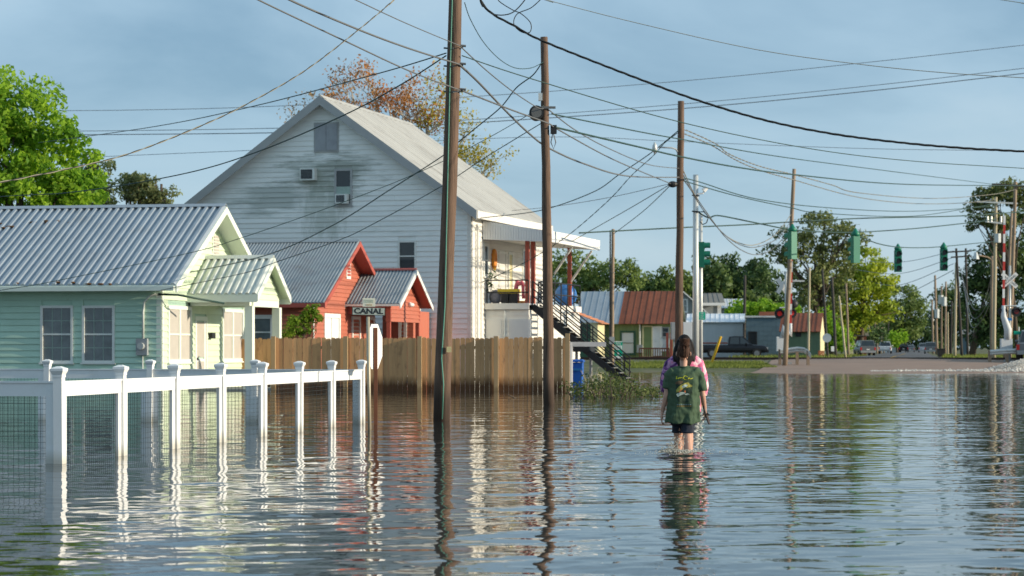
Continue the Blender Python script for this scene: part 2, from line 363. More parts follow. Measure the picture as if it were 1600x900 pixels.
# railway
tr = empty('railway_track', street(0, 131.5), -TH, 'single rusty railway track crossing the road on a low gravel bank', 'railway track')
zr = .66
for y in (-.72, .72):
    m = MB(); m.box(-40, 40, y - .035, y + .035, .56, .70); m.build('rail', M_rail, tr)
tie = MB().box(-.11, .11, -1.3, 1.3, .40, .54).mesh('sleeper', M_tie)
for i in range(130):
    x = -39 + i * .6
    if abs(x) < 6.5: continue
    o = link('sleeper', tie, tr); o.location = (x, random.uniform(-.04, .04), random.uniform(0, .03))
M_ballast = mat('ballast_gravel', (.24, .215, .19), .95, .35, 6, bump=.04, bs=8)
for s0, s1 in ((-70, -7), (8.5, 60)):
    m = MB(); nx, ny = 90, 12
    for j in range(ny):
        for i in range(nx):
            p = street(s0 + (s1 - s0) * i / (nx - 1), 131.5); t = -3.6 + 7.2 * j / (ny - 1); x = p.x + UX * t; y = p.y + UY * t
            m.v.append((x, y, gz(131.5) - .12 + .10 * (1 - abs(t) / 3.6) ** .5 + random.uniform(-.02, .03) + (-.25 if j in (0, ny - 1) else 0)))
    for j in range(ny - 1):
        for i in range(nx - 1):
            a = j * nx + i; m.f.append((a, a + 1, a + nx + 1, a + nx))
    tag(m.build('ballast_gravel', M_ballast), 'pale gravel bank under the railway track', 'gravel', kind='stuff')
def blades(name, label, n, xr, yr, h, mat_, dens=None, zoff=0):
    x = rng.uniform(*xr, n); y = rng.uniform(*yr, n)
    if dens is not None:
        k = dens(x, y) > rng.uniform(0, 1, n); x, y = x[k], y[k]; n = len(x)
    z = np.interp(y, [p[0] for p in ZP], [p[1] for p in ZP]) + zoff
    a = rng.uniform(0, 6.28, n); w = h * .16; hh = h * rng.uniform(.5, 1.2, n); lx = rng.normal(0, .3, n) * h; ly = rng.normal(0, .3, n) * h
    v = np.stack([np.stack([x - w * np.cos(a), y - w * np.sin(a), z], 1), np.stack([x + w * np.cos(a), y + w * np.sin(a), z], 1), np.stack([x + lx, y + ly, z + hh], 1)], 1).reshape(-1, 3)
    m = bpy.data.meshes.new(name); m.from_pydata(v.tolist(), [], np.arange(3 * n).reshape(-1, 3).tolist()); m.materials.append(mat_)
    return tag(link(name, m), label, 'grass', kind='stuff')
M_grass = mat('verge_grass', (.19, .23, .045), .8, .3, 1.5, trans=.3)
blades('grass', 'sunlit yellow green grass strip below the railway bank', 16000, (6, 14.6), (119.5, 127), .16, M_grass, lambda x, y: .5 + noise2(x, y, 1.2, 2) + .2)
blades('grass', 'long verge grass along both sides of the far road', 22000, (18, 70), (150, 260), .3, M_grass, lambda x, y: (np.abs(x + 2 - math.tan(TH) * y) > 4.2) * (np.abs(x + 2 - math.tan(TH) * y) < 14))
# ------------------------------------------------------------------ walls, siding, windows, roofs (in the local frame of a building)
class Wall:
    """a wall face: O origin, A unit vector along it, N outward normal (parent-local)"""
    def __init__(s, O, A, N): s.O, s.A, s.N = Vector(O), Vector(A), Vector(N)
    def p(s, a, z, o=0): return s.O + s.A * a + s.N * o + Vector((0, 0, z))
    def box(s, m, a0, a1, z0, z1, o0, o1):
        return m.hexa([s.p(a0, z0, o1), s.p(a1, z0, o1), s.p(a1, z0, o0), s.p(a0, z0, o0), s.p(a0, z1, o1), s.p(a1, z1, o1), s.p(a1, z1, o0), s.p(a0, z1, o0)])
    def quadpoly(s, m, pts, o0, o1):    # pts (a,z) ccw seen from outside
        return m.prism([s.p(a, z, o0) for a, z in pts], s.N * (o1 - o0))
class House:
    def __init__(s, name, corner, theta, label, cat='house', group=None):
        s.e = empty(name, corner, -theta, label, cat, group); s.c = Vector(corner); s.ct, s.st = math.cos(theta), math.sin(theta)
    def ray(s, px, py):   # camera ray in local coordinates
        d = Vector(((px - 800) / F, 1, (HOR - py) / F)); o = Vector((0, 0, CH)) - s.c
        rot = lambda v: Vector((v.x * s.ct - v.y * s.st, v.x * s.st + v.y * s.ct, v.z))
        return rot(o), rot(d)
    def front(s, px, py, y=0):
        o, d = s.ray(px, py); t = (y - o.y) / d.y; q = o + d * t; return q.x, q.z
    def side(s, px, py, x=0):
        o, d = s.ray(px, py); t = (x - o.x) / d.x; q = o + d * t; return q.y, q.z
def siding(parent, W, mt, z0, dz, n, span, holes=(), t=.042, name='siding_board'):
    for i in range(n):
        za, zb = z0 + i * dz, z0 + (i + 1) * dz
        a0b, a1b = span(za); a0t, a1t = span(zb)
        if a1b - a0b < .05: continue
        if a1t < a0t: a0t = a1t = (a0t + a1t) / 2
        cuts = sorted((h[0], h[1]) for h in holes if h[2] < zb - .01 and h[3] > za + .01)
        segs, cur = [], None
        lo = (a0b, a0t)
        for h0, h1 in cuts:
            if h0 > lo[0] + .02: segs.append((lo, (h0, h0)))
            lo = (h1, h1)
        segs.append((lo, (a1b, a1t)))
        long_ = []
        for s0, s1 in segs:
            while s1[0] - max(s0[0], s0[1]) > 4.6 and min(s1) - max(s0) > 4.2:
                cx = max(s0) + random.uniform(1.6, 3.8); long_.append((s0, (cx - .004, cx - .004))); s0 = (cx, cx)
            long_.append((s0, s1))
        for (x0b, x0t), (x1b, x1t) in long_:
            if x1b - x0b < .02: continue
            x0t = max(x0t, x0b) if x0t < x1t else x0t
            m = MB(); tt = t + random.uniform(-.003, .004)
            m.hexa([W.p(x0b, za, tt), W.p(x1b, za, tt), W.p(x1b, za, .002), W.p(x0b, za, .002), W.p(x0t, zb + .012, .006), W.p(x1t, zb + .012, .006), W.p(x1t, zb + .012, .002), W.p(x0t, zb + .012, .002)])
            m.build(name, mt, parent)
def window(parent, W, a0, a1, z0, z1, frame, pane, fw=.09, mull=None, muntin=None, mid=True, proud=.06, sill=True, name='window', rows=2, colsn=3, split=0):
    """casing (part) > pane, sash bars"""
    m = MB(); W.box(m, a0, a0 + fw, z0, z1, .003, proud); W.box(m, a1 - fw, a1, z0, z1, .003, proud)
    W.box(m, a0 + fw, a1 - fw, z1 - fw, z1, .003, proud - .002); W.box(m, a0 + fw, a1 - fw, z0, z0 + fw * .8, .003, proud - .002)
    if sill: W.box(m, a0 - .03, a1 + .03, z0 - .05, z0, .003, proud + .04)
    w = m.build(name, frame, parent)
    ia0, ia1, iz0, iz1 = a0 + fw, a1 - fw, z0 + fw * .8, z1 - fw; zm = (iz0 + iz1) / 2
    halves = [(ia0, ia1)]
    if split:
        c = (ia0 + ia1) / 2; halves = [(ia0, c - split / 2), (c + split / 2, ia1)]
        m = MB(); W.box(m, c - split / 2, c + split / 2, iz0, iz1, .003, proud - .01); m.build('mullion', frame, w)
    for h0, h1 in halves:
        for q, (b0, b1, off) in enumerate(((zm, iz1, .018), (iz0, zm, .010))):
            m = MB(); W.box(m, h0, h1, b0, b1, .002, off); m.build('pane', pane, w)
        if mid:
            m = MB(); W.box(m, h0, h1, zm - .025, zm + .025, .012, proud - .015); m.build('meeting_rail', frame, w)
    if muntin:
        for b0, b1, off in ((zm + .025, iz1, .018), (iz0, zm - .025, .010)):
            for k in range(1, colsn):
                x = ia0 + (ia1 - ia0) * k / colsn; m = MB(); W.box(m, x - .01, x + .01, b0, b1, off - .002, off + .008); m.build('muntin', muntin, w)
            for k in range(1, rows):
                z = b0 + (b1 - b0) * k / rows; m = MB(); W.box(m, ia0, ia1, z - .01, z + .01, off - .003, off + .007); m.build('muntin', muntin, w)
    return w
def roof_slope(parent, e0, e1, r0, mt, pitch, amp, sheet, name='roof_sheet', thick=.02, flat=.5, shared=True):
    """corrugated sheets from eave e0->e1 up to the ridge; r0 is the ridge point above e0"""
    e0, e1, r0 = Vector(e0), Vector(e1), Vector(r0); A = e1 - e0; Ln = A.length; A /= Ln; T = r0 - e0; N = A.cross(T).normalized()
    if N.z < 0: N = -N
    k = max(1, round(Ln / sheet)); wsh = Ln / k; nr = max(1, round(wsh / pitch)); pp = wsh / nr
    prof = []
    for i in range(nr):
        x = i * pp; prof += [(x, 0), (x + pp * (flat * .5), 0), (x + pp * (flat * .5 + (1 - flat) * .35), amp), (x + pp * (1 - (1 - flat) * .35 - flat * .15), amp)]
    prof.append((wsh, 0)); n = len(prof)
    for q in range(k):
        m = MB(); jit = random.uniform(-.012, .012)
        O = e0 + A * (wsh * q) - T.normalized() * jit
        for (x, h) in prof: m.v.append(tuple(O + A * x + N * (h + thick)))
        for (x, h) in prof: m.v.append(tuple(O + A * x + N * (h + thick) + T))
        for (x, h) in prof: m.v.append(tuple(O + A * x))
        for (x, h) in prof: m.v.append(tuple(O + A * x + T))
        for i in range(n - 1):
            m.f += [(i, i + 1, n + i + 1, n + i), (2 * n + i + 1, 2 * n + i, 3 * n + i, 3 * n + i + 1), (2 * n + i, 2 * n + i + 1, i + 1, i), (n + i, n + i + 1, 3 * n + i + 1, 3 * n + i)]
        m.f += [(0, n, 3 * n, 2 * n), (n - 1, 2 * n - 1, 4 * n - 1, 3 * n - 1)]
        fixn(m.build(name, mt, parent))
def slab(m, pts, N, t):   # closed slab from polygon pts extruded by -N*t
    return m.prism([Vector(p) - Vector(N) * t for p in pts], Vector(N) * t)
def gable_roof(parent, x0, x1, ya, yr, yb, ze, zr, mt, pitch, amp, sheet, deck_mat, fascia_mat, cap_mat, ov=0, deck=.05, fas=.14, rake=.16):
    """ridge along local x from x0 to x1; eaves at ya (near) and yb (far), ridge at yr. deck, fascia, rake boards, ridge cap and sheets are parts"""
    for (ye, sgn) in ((ya, 1), (yb, -1)):
        roof_slope(parent, (x0, ye, ze), (x1, ye, ze), (x0, yr, zr), mt, pitch, amp, sheet)
        m = MB(); m.prism([(x0 + .01, ye, ze - .004), (x0 + .01, yr, zr - .004), (x0 + .01, yr, zr - deck), (x0 + .01, ye, ze - deck)], (x1 - x0 - .02, 0, 0)); fixn(m.build('roof_deck', deck_mat, parent))
        m = MB(); y0 = ye - .03 * sgn; m.box(x0, x1, min(y0, ye), max(y0, ye), ze - fas, ze + .012); m.build('fascia', fascia_mat, parent)
        for xe, dx in ((x1, .035), (x0, -.035)):
            m = MB(); m.prism([(xe, ye - .03 * sgn, ze - rake), (xe, yr, zr - rake), (xe, yr, zr + .02), (xe, ye - .03 * sgn, ze + .02)], (dx, 0, 0)); fixn(m.build('rake_board', fascia_mat, parent))
    sl = (zr - ze) / (yr - ya); w = .16
    m = MB(); m.prism([(x0, yr - w, zr - w * sl + amp + .04), (x0, yr, zr + amp + .05), (x0, yr + w, zr - w * sl + amp + .04), (x0, yr, zr + amp + .02)], (x1 - x0, 0, 0)); fixn(m.build('ridge_cap', cap_mat, parent))
def text(name, body, size, mt, parent, loc, rot, extrude=.003, bold=0, align='CENTER', sx=1):
    c = bpy.data.curves.new(name, 'FONT'); c.body = body; c.size = size; c.extrude = extrude; c.align_x = align; c.align_y = 'CENTER'; c.offset = bold
    t = bpy.data.objects.new('tmp_text', c); me = bpy.data.meshes.new_from_object(t); bpy.data.objects.remove(t); bpy.data.curves.remove(c)
    me.materials.clear(); me.materials.append(mt); o = link(name, me, parent); o.location = loc; o.rotation_euler = rot; o.scale = (sx, 1, 1); return tag(o, kind='stuff')

# ================================================================== mint green house
Dg = 63.1
G = House('mint_house', Pz(252, 0, Dg), TH, 'mint green wooden house with corrugated metal roof and small gabled porch')
g = G.e
WG = 8.2; ze, zr = 3.08, 5.62; XL = -13.5
front = Wall((XL, 0, 0), (1, 0, 0), (0, -1, 0)); gab = Wall((0, 0, 0), (0, 1, 0), (1, 0, 0))
sl = (zr - ze) / (WG / 2 + .5)
def gtop(y): return ze + sl * (WG / 2 + .5 - abs(y - WG / 2)) - .06
m = MB(); m.box(XL, -.01, .01, WG - .01, -.45, gtop(0) - .02); m.prism([(XL, .01, gtop(0) - .02), (XL, WG - .01, gtop(0) - .02), (XL, WG / 2, gtop(WG / 2) - .02)], (-XL - .01, 0, 0)); m.build('wall', M_gsid, g)
def fpx(H, x, y, off=0): return H.front(x, y)
wins = []
for (x0, x1) in ((64, 115), (129, 180)):
    a0, z1 = G.front(x0, 477.5); a1, z0 = G.front(x1, 566.5); wins.append((a0 - XL, a1 - XL, z0, z1))
siding(g, front, M_gsid, -.45, .185, 19, lambda z: (0, -XL - .01), [(a + .03, b_ - .03, c, d) for a, b_, c, d in wins])
for w_ in wins: window(g, front, *w_, M_trim, M_shade, fw=.075, muntin=M_muntin, name='window')
# gable side: paired windows, door
gw = []
for (x0, x1) in ((261, 298), (346, 379)):
    a0, _ = G.side(x0, 480); a1, _ = G.side(x1, 480); gw.append((a0, a1))
zt = G.side(280, 478)[1]; zb = G.side(280, 566)[1]
dy0, dy1 = G.side(303, 500)[0], G.side(322, 500)[0]
holes = [(a + .03, b_ - .03, zb, zt) for a, b_ in gw] + [(dy0 + .03, dy1 - .03, -.45, 2.2)]
def gspan(z):
    if z < gtop(0): return (.0, WG)
    h = (gtop(WG / 2) - z) / sl; return (WG / 2 - h, WG / 2 + h)
siding(g, gab, M_gpale, -.45, .185, 33, gspan, holes)
for a, b_ in gw: window(g, gab, a, b_, zb, zt, M_gtrim, M_shade2, fw=.11, split=.14, proud=.05)
m = MB(); gab.box(m, dy0, dy0 + .1, -.4, 2.25, .003, .05); gab.box(m, dy1 - .1, dy1, -.4, 2.25, .003, .05); gab.box(m, dy0 + .1, dy1 - .1, 2.12, 2.25, .003, .048)
d_ = m.build('door', M_gtrim, g); m = MB(); gab.box(m, dy0 + .1, dy1 - .1, -.4, .95, .002, .015); gab.box(m, dy0 + .1, dy0 + .22, .95, 2.12, .002, .02); gab.box(m, dy1 - .22, dy1 - .1, .95, 2.12, .002, .02); m.build('door_leaf', M_white, d_)
m = MB(); gab.box(m, dy0 + .22, dy1 - .22, 1.0, 2.08, .002, .012); m.build('pane', M_shade2, d_); m = MB(); gab.box(m, dy0 + .22, dy1 - .22, .05, .88, .015, .02); m.build('pane', M_shade2, d_)
m = MB(); m.ell(gab.p(dy0 + .18, .95, .06), (.03, .03, .05)); m.build('handle', M_black, d_)
m = MB(); a0 = G.side(324, 520)[0]; gab.box(m, a0, a0 + .32, G.side(328, 529)[1], G.side(328, 520)[1], .03, .16); m.build('letter_box', M_black, g)
for (ww, a, b_) in ((front, -XL - .14, -XL + .022), (gab, .0, .12), (gab, WG - .12, WG)):
    m = MB(); ww.box(m, a, b_, -.45, gtop(0), .02, .036 if ww is gab else .034); m.build('corner_board', M_gtrim, g)
vy, vz = G.side(335.5, 389)
m = MB(); gab.box(m, vy - .3, vy + .3, vz - .42, vz + .42, .02, .05); v_ = m.build('gable_vent', M_gtrim, g)
for k in range(8):
    m = MB(); z = vz - .36 + k * .1; m.hexa([gab.p(vy - .24, z, .075), gab.p(vy + .24, z, .075), gab.p(vy + .24, z, .05), gab.p(vy - .24, z, .05), gab.p(vy - .24, z + .07, .06), gab.p(vy + .24, z + .07, .06), gab.p(vy + .24, z + .07, .05), gab.p(vy - .24, z + .07, .05)]); m.build('louvre', M_shade2, v_)
gable_roof(g, XL - .3, .62, -.5, WG / 2, WG + .5, ze, zr, M_galv, .235, .07, 1.41, M_gtrim, M_gtrim, M_galv, rake=.2)
m = MB(); m.box(XL - .3, .60, -.66, -.535, ze - .15, ze - .02); m.build('gutter', M_gtrim, g)
# rusty leaves and patches caught on the roof
M_leafrust = mat('rust_brown_patch', (.13, .06, .02), .9, .3, 6)
for k in range(16):
    px_, py_ = ((random.uniform(2, 24), random.uniform(345, 358)) if k < 5 else (random.uniform(50, 115), random.uniform(345, 350)) if k < 10 else (random.uniform(0, 180), random.uniform(440, 444)))
    o_, d2 = G.ray(px_, py_); nn = Vector((0, -sl, 1)).normalized(); t = ((Vector((0, -.5, ze + .07)) - o_).dot(nn)) / d2.dot(nn); q = o_ + d2 * t
    m = MB(); m.ell(q, (random.uniform(.05, .13), random.uniform(.04, .08), .03), 7, 4); tag(m.build('leaf_litter', M_leafrust, g), kind='stuff')
# porch
px0, pye, pyr, pyb = 0.0, None, None, None
ry, rz_ = G.side(320, 402)                                  # porch ridge meets the wall here
ey, ez = G.side(291, 461)                                   # near eave at the wall
rx = G.front(428, 408, ry)[0]                               # ridge outer end
hwp = ry - ey
gable_roof(g, .03, rx, ey, ry, ry + hwp, ez, rz_ - .05, M_galv3, .235, .06, 1.2, M_gpale, M_gtrim, M_galv3, deck=.06, fas=.22, rake=.2)
psl = (rz_ - .05 - ez) / hwp; pw = Wall((rx - .3, 0, 0), (0, 1, 0), (1, 0, 0))
m = MB(); m.prism([(rx - .34, ey + .25, ez + .05), (rx - .34, ry + hwp - .25, ez + .05), (rx - .34, ry, rz_ - .2)], (.04, 0, 0)); m.build('porch_gable', M_gpale, g)
siding(g, pw, M_gpale, ez - .12, .185, 9, lambda z: (ry - max(0, min(hwp - .3, (rz_ - .2 - z) / psl)), ry + max(0, min(hwp - .3, (rz_ - .2 - z) / psl))))
m = MB(); m.box(.05, rx - .35, ey + .28, ry + hwp - .28, ez - .17, ez - .10); m.build('porch_ceiling', M_gpale, g)
m = MB(); m.box(.05, rx - .3, ey + .22, ey + .4, ez - .32, ez - .1); m.box(.05, rx - .3, ry + hwp - .4, ry + hwp - .22, ez - .32, ez - .1); m.box(rx - .42, rx - .24, ey + .4, ry + hwp - .4, ez - .34, ez - .13); m.build('porch_beam', M_gtrim, g)
for y in (ey + .32, ry + hwp - .32):
    m = MB(); m.box(rx - .45, rx - .21, y - .12, y + .12, -.45, ez - .33); m.box(rx - .49, rx - .17, y - .16, y + .16, -.45, .18); m.build('porch_post', M_gtrim, g)
m = MB(); m.box(.04, rx - .1, ey + .1, ry + hwp - .1, -.45, .06); m.build('porch_floor', M_grey, g)
# electricity meter and conduit
ax, az = G.front(224, 542); m = MB()
mw = Wall((0, 0, 0), (1, 0, 0), (0, -1, 0)); mw.box(m, ax - .17, ax + .17, az - .24, az + .24, .03, .16); mt_ = m.build('meter_box', M_grey, g)
m = MB(); m.tube([(ax, -.15, az + .02), (ax, -.27, az + .02)], .1, 14); m.build('meter_dial', mat('meter_glass', (.42, .44, .43), .15, .2, 9), mt_, False)
m = MB(); m.tube([(ax + .02, -.07, az + .24), (ax + .02, -.07, 2.35), (ax + .06, -.07, 2.62), (ax + .2, -.08, 2.78), (ax + .42, -.1, 2.84)], .035, 10); m.tube([(ax, -.06, az - .24), (ax, -.06, -.4)], .02, 8); m.build('conduit', M_galv3, g, True)
m = MB(); m.tube([(-.05, -.12, 2.84), (.55, -.1, 2.82), (1.0, .3, 2.72), (1.5, 1.2, 2.6)], .03, 8); m.build('service_mast', M_cgreen, g, True)

# ================================================================== white picket yard fence with wire mesh
def fpos(px): 
    d = 24.3 * (1435 - 93) / (1435 - px); return Pz(px, 0, d)
fx = empty('yard_fence', fpos(93), -TH, 'white vinyl yard fence with capped posts and wire mesh standing in water', 'fence')
def floc(p): 
    q = Vector(p) - fx.location; return Vector((q.x * UY - q.y * UX, q.x * UX + q.y * UY, q.z))
PH, RT, RB, pwid = 1.085, .905, .755, .102
pm = MB().box(-pwid / 2, pwid / 2, -pwid / 2, pwid / 2, -.4, PH - .09).mesh('post', M_vinyl)
cm = MB(); h = pwid / 2
cm.box(-h - .006, h + .006, -h - .006, h + .006, PH - .115, PH - .09); cm.box(-h - .025, h + .025, -h - .025, h + .025, PH - .045, PH - .018)
cm.hexa([(-h - .004, -h - .004, PH - .09), (h + .004, -h - .004, PH - .09), (h + .004, h + .004, PH - .09), (-h - .004, h + .004, PH - .09), (-h - .025, -h - .025, PH - .045), (h + .025, -h - .025, PH - .045), (h + .025, h + .025, PH - .045), (-h - .025, h + .025, PH - .045)])
k_ = h + .025; cm.hexa([(-k_, -k_, PH - .018), (k_, -k_, PH - .018), (k_, k_, PH - .018), (-k_, k_, PH - .018), (-.02, -.02, PH + .006), (.02, -.02, PH + .006), (.02, .02, PH + .006), (-.02, .02, PH + .006)])
cm = cm.mesh('post_cap', M_cap)
ylen = floc(fpos(565)).y; stp = ylen / 7
pts_right = [Vector((0, stp * i, 0)) for i in range(8)]
pts_rear = [Vector((-stp * i * 1.0, ylen, 0)) for i in range(0, 7)]
pts_front = [Vector((-stp * i, 0, 0)) for i in range(0, 3)]
done = set()
def post(p):
    key = (round(p.x, 2), round(p.y, 2))
    if key in done: return
    done.add(key); o = link('post', pm, fx); o.location = p; o.rotation_euler = (random.uniform(-.014, .014), random.uniform(-.014, .014), 0)
    c = link('post_cap', cm, o)
def panel(a, b_):
    d = (b_ - a).normalized(); n = Vector((-d.y, d.x, 0)); A = a + d * (pwid / 2 + .001); B = b_ - d * (pwid / 2 + .001)
    m = MB(); m.bar(A + Vector((0, 0, (RT + RB) / 2)), B + Vector((0, 0, (RT + RB) / 2)), .045, RT - RB); m.bar(A + Vector((0, 0, RT + .008)), B + Vector((0, 0, RT + .008)), .07, .022); m.build('rail', M_vinyl, fx)
    for q in (A + d * .052, B - d * .052):
        m = MB(); m.bar(q + Vector((0, 0, -.4)), q + Vector((0, 0, RB - .002)), .042, .10, up=d); m.build('stile', M_vinyl, fx)
    A2, B2 = A + d * .105, B - d * .105; m = MB(); Ln = (B2 - A2).length; nv = int(Ln / .062)
    for i in range(nv + 1):
        q = A2 + d * (Ln * i / nv) + n * .012; m.bar(q + Vector((0, 0, -.35)), q + Vector((0, 0, RB)), .0032, .0032)
    for k in range(18):
        z = RB - .02 - k * .062; sag = .006 * math.sin(k)
        m.bar(A2 + n * .012 + Vector((0, 0, z)), B2 + n * .012 + Vector((0, 0, z + sag)), .0032, .0032)
    tag(m.build('wire_mesh', M_wire, fx), kind='stuff')
for run in (pts_right, pts_rear, pts_front):
    for p in run: post(p)
    for i in range(len(run) - 1): panel(run[i], run[i + 1])

# ================================================================== cedar picket fence
A_, B_ = Pz(428, 0, 65.9), Pz(888, 0, 64.9)
cf = empty('picket_fence', A_, math.atan2(B_.y - A_.y, B_.x - A_.x), 'brown dog eared cedar privacy fence soaked dark along the waterline', 'fence')
Lf = (B_ - A_).length; PWD = .146; npk = int(Lf / PWD); HT = 1.60
def picket_mesh(w, h):
    t = .012; e = .032
    poly = [(-w / 2, 0, -.45), (w / 2, 0, -.45), (w / 2, 0, h - e), (w / 2 - e, 0, h), (-w / 2 + e, 0, h), (-w / 2, 0, h - e)]
    return MB().prism(poly, (0, .019, 0)).mesh('picket', M_pick)
pms = [picket_mesh(.14, HT - .02 + .01 * i) for i in range(4)]
fposts = [-.02, 3.0 - .2, 5.65 - .2]   # filled from the photo below
pxs = [428, 542, 658, 777, 887]
fposts = [Lf * (x - 428) / (888 - 428) for x in pxs]
for i in range(npk):
    x = PWD * (i + .5)
    o = link('picket', random.choice(pms), cf); o.location = (x, random.uniform(-.006, .006), random.uniform(-.012, .012)); o.rotation_euler = (0, random.uniform(-.006, .006), random.uniform(-.03, .03))
for x in fposts:
    m = MB(); m.box(x - .065, x + .065, -.125, -.025, -.45, HT + .04 + (.08 if x > Lf - .2 else 0)); m.build('post', M_fpost, cf)
for z in (.35, 1.3):
    m = MB(); m.box(0, Lf, .04, .08, z - .045, z + .045); m.build('back_rail', M_fpost, cf)
# shaded return of the same fence behind the porch
cf2 = empty('picket_fence', Pz(386, 0, 70.5), -TH, 'short shaded run of picket fence behind the mint porch', 'fence')
for i in range(8):
    o = link('picket', random.choice(pms), cf2); o.location = (PWD * (i - 1), random.uniform(-.006, .006), random.uniform(-.012, .012))
m = MB(); m.box(-.2, .95, .04, .08, 1.25, 1.34); m.build('back_rail', M_fpost, cf2)

# ================================================================== red house
Dr = 76.0
Hh = House('red_house', Pz(489, 0, Dr), TH, 'small red wooden house with grey corrugated roof behind the cedar fence'); r = Hh.e
ey_, ez_ = Hh.side(498, 474, .35); ry_, rz2 = Hh.side(560, 378, .5)
ze2, zr2 = ez_, rz2; hw2 = ry_ - ey_; XL2 = -9.0; w0, w1 = ey_ + .45, ry_ + hw2 - .45
sl2 = (zr2 - ze2) / hw2
def rtop(y): return zr2 - sl2 * abs(y - ry_) - .05
m = MB(); m.box(XL2, -.01, w0 + .01, w1 - .01, -.45, rtop(w0)); m.prism([(XL2, w0 + .01, rtop(w0)), (XL2, w1 - .01, rtop(w0)), (XL2, ry_, zr2 - .08)], (-XL2 - .01, 0, 0)); m.build('wall', M_red, r)
rf = Wall((XL2, w0, 0), (1, 0, 0), (0, -1, 0)); rg = Wall((0, 0, 0), (0, 1, 0), (1, 0, 0))
a0, z1 = Hh.front(391, 492, w0); a1, z0 = Hh.front(429, 545, w0)
siding(r, rf, M_red, -.45, .15, 22, lambda z: (0, -XL2 - .01), [(a0 - XL2 + .03, a1 - XL2 - .03, z0, z1)])
window(r, rf, a0 - XL2, a1 - XL2, z0, z1, M_trim, M_shade, fw=.14)
by0, by1 = Hh.side(505, 520)[0], Hh.side(530, 520)[0]; bz1 = Hh.side(517, 490)[1]
def rspan(z):
    if z < rtop(w0): return (w0, w1)
    h = (zr2 - .05 - z) / sl2; return (ry_ - h, ry_ + h)
siding(r, rg, M_red, -.45, .15, 37, rspan, [(by0 + .04, by1 - .04, .4, bz1)])
window(r, rg, by0, by1, .4, bz1, M_trim, M_white, fw=.16, split=.2, mid=False)
vy, vz = Hh.side(543, 417)
m = MB(); rg.box(m, vy - .3, vy + .3, vz - .45, vz + .45, .02, .05); v_ = m.build('gable_vent', M_trim, r)
for k in range(6):
    m = MB(); z = vz - .34 + k * .115; rg.box(m, vy - .21, vy + .21, z, z + .085, .05, .065); m.build('louvre', M_redtrim, v_)
gable_roof(r, XL2, .55, ey_, ry_, ry_ + hw2, ze2, zr2, M_galv2, .125, .038, 1.0, M_redtrim, M_redtrim, M_galv2, rake=.17)
m = MB(); rg.box(m, w0, w0 + .1, -.45, rtop(w0), .024, .04); m.build('corner_board', M_trim, r)
# red porch
pry, prz = Hh.side(567, 423); pey, pez = Hh.side(538, 476)
prx = Hh.front(651, 427, pry)[0]; php = pry - pey
gable_roof(r, .03, prx, pey, pry, pry + php, pez, prz, M_galv2, .125, .038, 1.0, M_redtrim, M_trim, M_redtrim, deck=.05, fas=.06, rake=.16)
ps2 = (prz - pez) / php; rw = Wall((prx - .45, 0, 0), (0, 1, 0), (1, 0, 0))
m = MB(); m.box(prx - .6, prx - .46, pey + .3, pry + php - .3, pez - .62, pez + .02); m.prism([(prx - .6, pey + .3, pez + .02), (prx - .6, pry + php - .3, pez + .02), (prx - .6, pry, prz - .2)], (.14, 0, 0)); m.build('porch_gable', M_red, r)
siding(r, rw, M_red, pez - .62, .15, 14, lambda z: (pry - max(0, min(php - .3, (prz - .15 - z) / ps2)), pry + max(0, min(php - .3, (prz - .15 - z) / ps2))))
m = MB(); m.box(.04, prx - .62, pey + .3, pey + .42, pez - .34, pez - .05); m.build('porch_beam', M_redtrim, r)
for y in (pey + .38, pry + php - .38):
    m = MB(); m.box(prx - .58, prx - .44, y - .07, y + .07, -.45, pez - .62); m.box(prx - .6, prx - .42, y - .09, y + .09, pez - .62, pez - .1); m.build('porch_post', M_rustpost, r)
m = MB(); m.box(.03, prx - .3, pey + .2, pry + php - .2, -.45, .1); m.build('porch_floor', M_grey, r)
for (x0, x1) in ((548, 561), (571, 583)):
    a, b_ = Hh.side(x0, 510)[0], Hh.side(x1, 510)[0]; window(r, rg, a, b_, .1, Hh.side(x0, 494)[1], M_trim, M_shade2, fw=.12, sill=False, mid=False, proud=.075, name='door')
fl = MB(); q = rw.p(pry + .45, pez + .05, .1); fl.ell(q, (.1, .08, .08)); fl.ell(q + Vector((0, .25, 0)), (.1, .08, .08)); fl.bar(q + Vector((-.1, .12, .05)), q + Vector((0, .12, .05)), .1, .1); fl.build('flood_light', M_white, r, True)
# red wing behind the porch
rb = MB(); X0 = Hh.front(612, 480, w1 + 1.2)[0]; X1 = Hh.front(646, 480, w1 + 1.2)[0]; rb.box(.02, X1, w1 + 1.2, w1 + 4, -.45, Hh.front(620, 486, w1 + 1.2)[1]); rb.build('rear_wing', M_red, r)
wz = Hh.front(620, 486, w1 + 1.2)[1]; ww = Wall((0, w1 + 1.2, 0), (1, 0, 0), (0, -1, 0))
siding(r, ww, M_red, -.45, .15, int((wz + .45) / .15), lambda z: (.02, X1))
m = MB(); ww.box(m, .02, X1 + .25, wz, wz + .14, -.2, .16); m.build('wing_fascia', M_trim, r)
window(r, ww, Hh.front(623, 500, w1 + 1.2)[0], Hh.front(636, 500, w1 + 1.2)[0], .2, wz - .25, M_trim, M_shade2, fw=.12, mid=False, proud=.07)
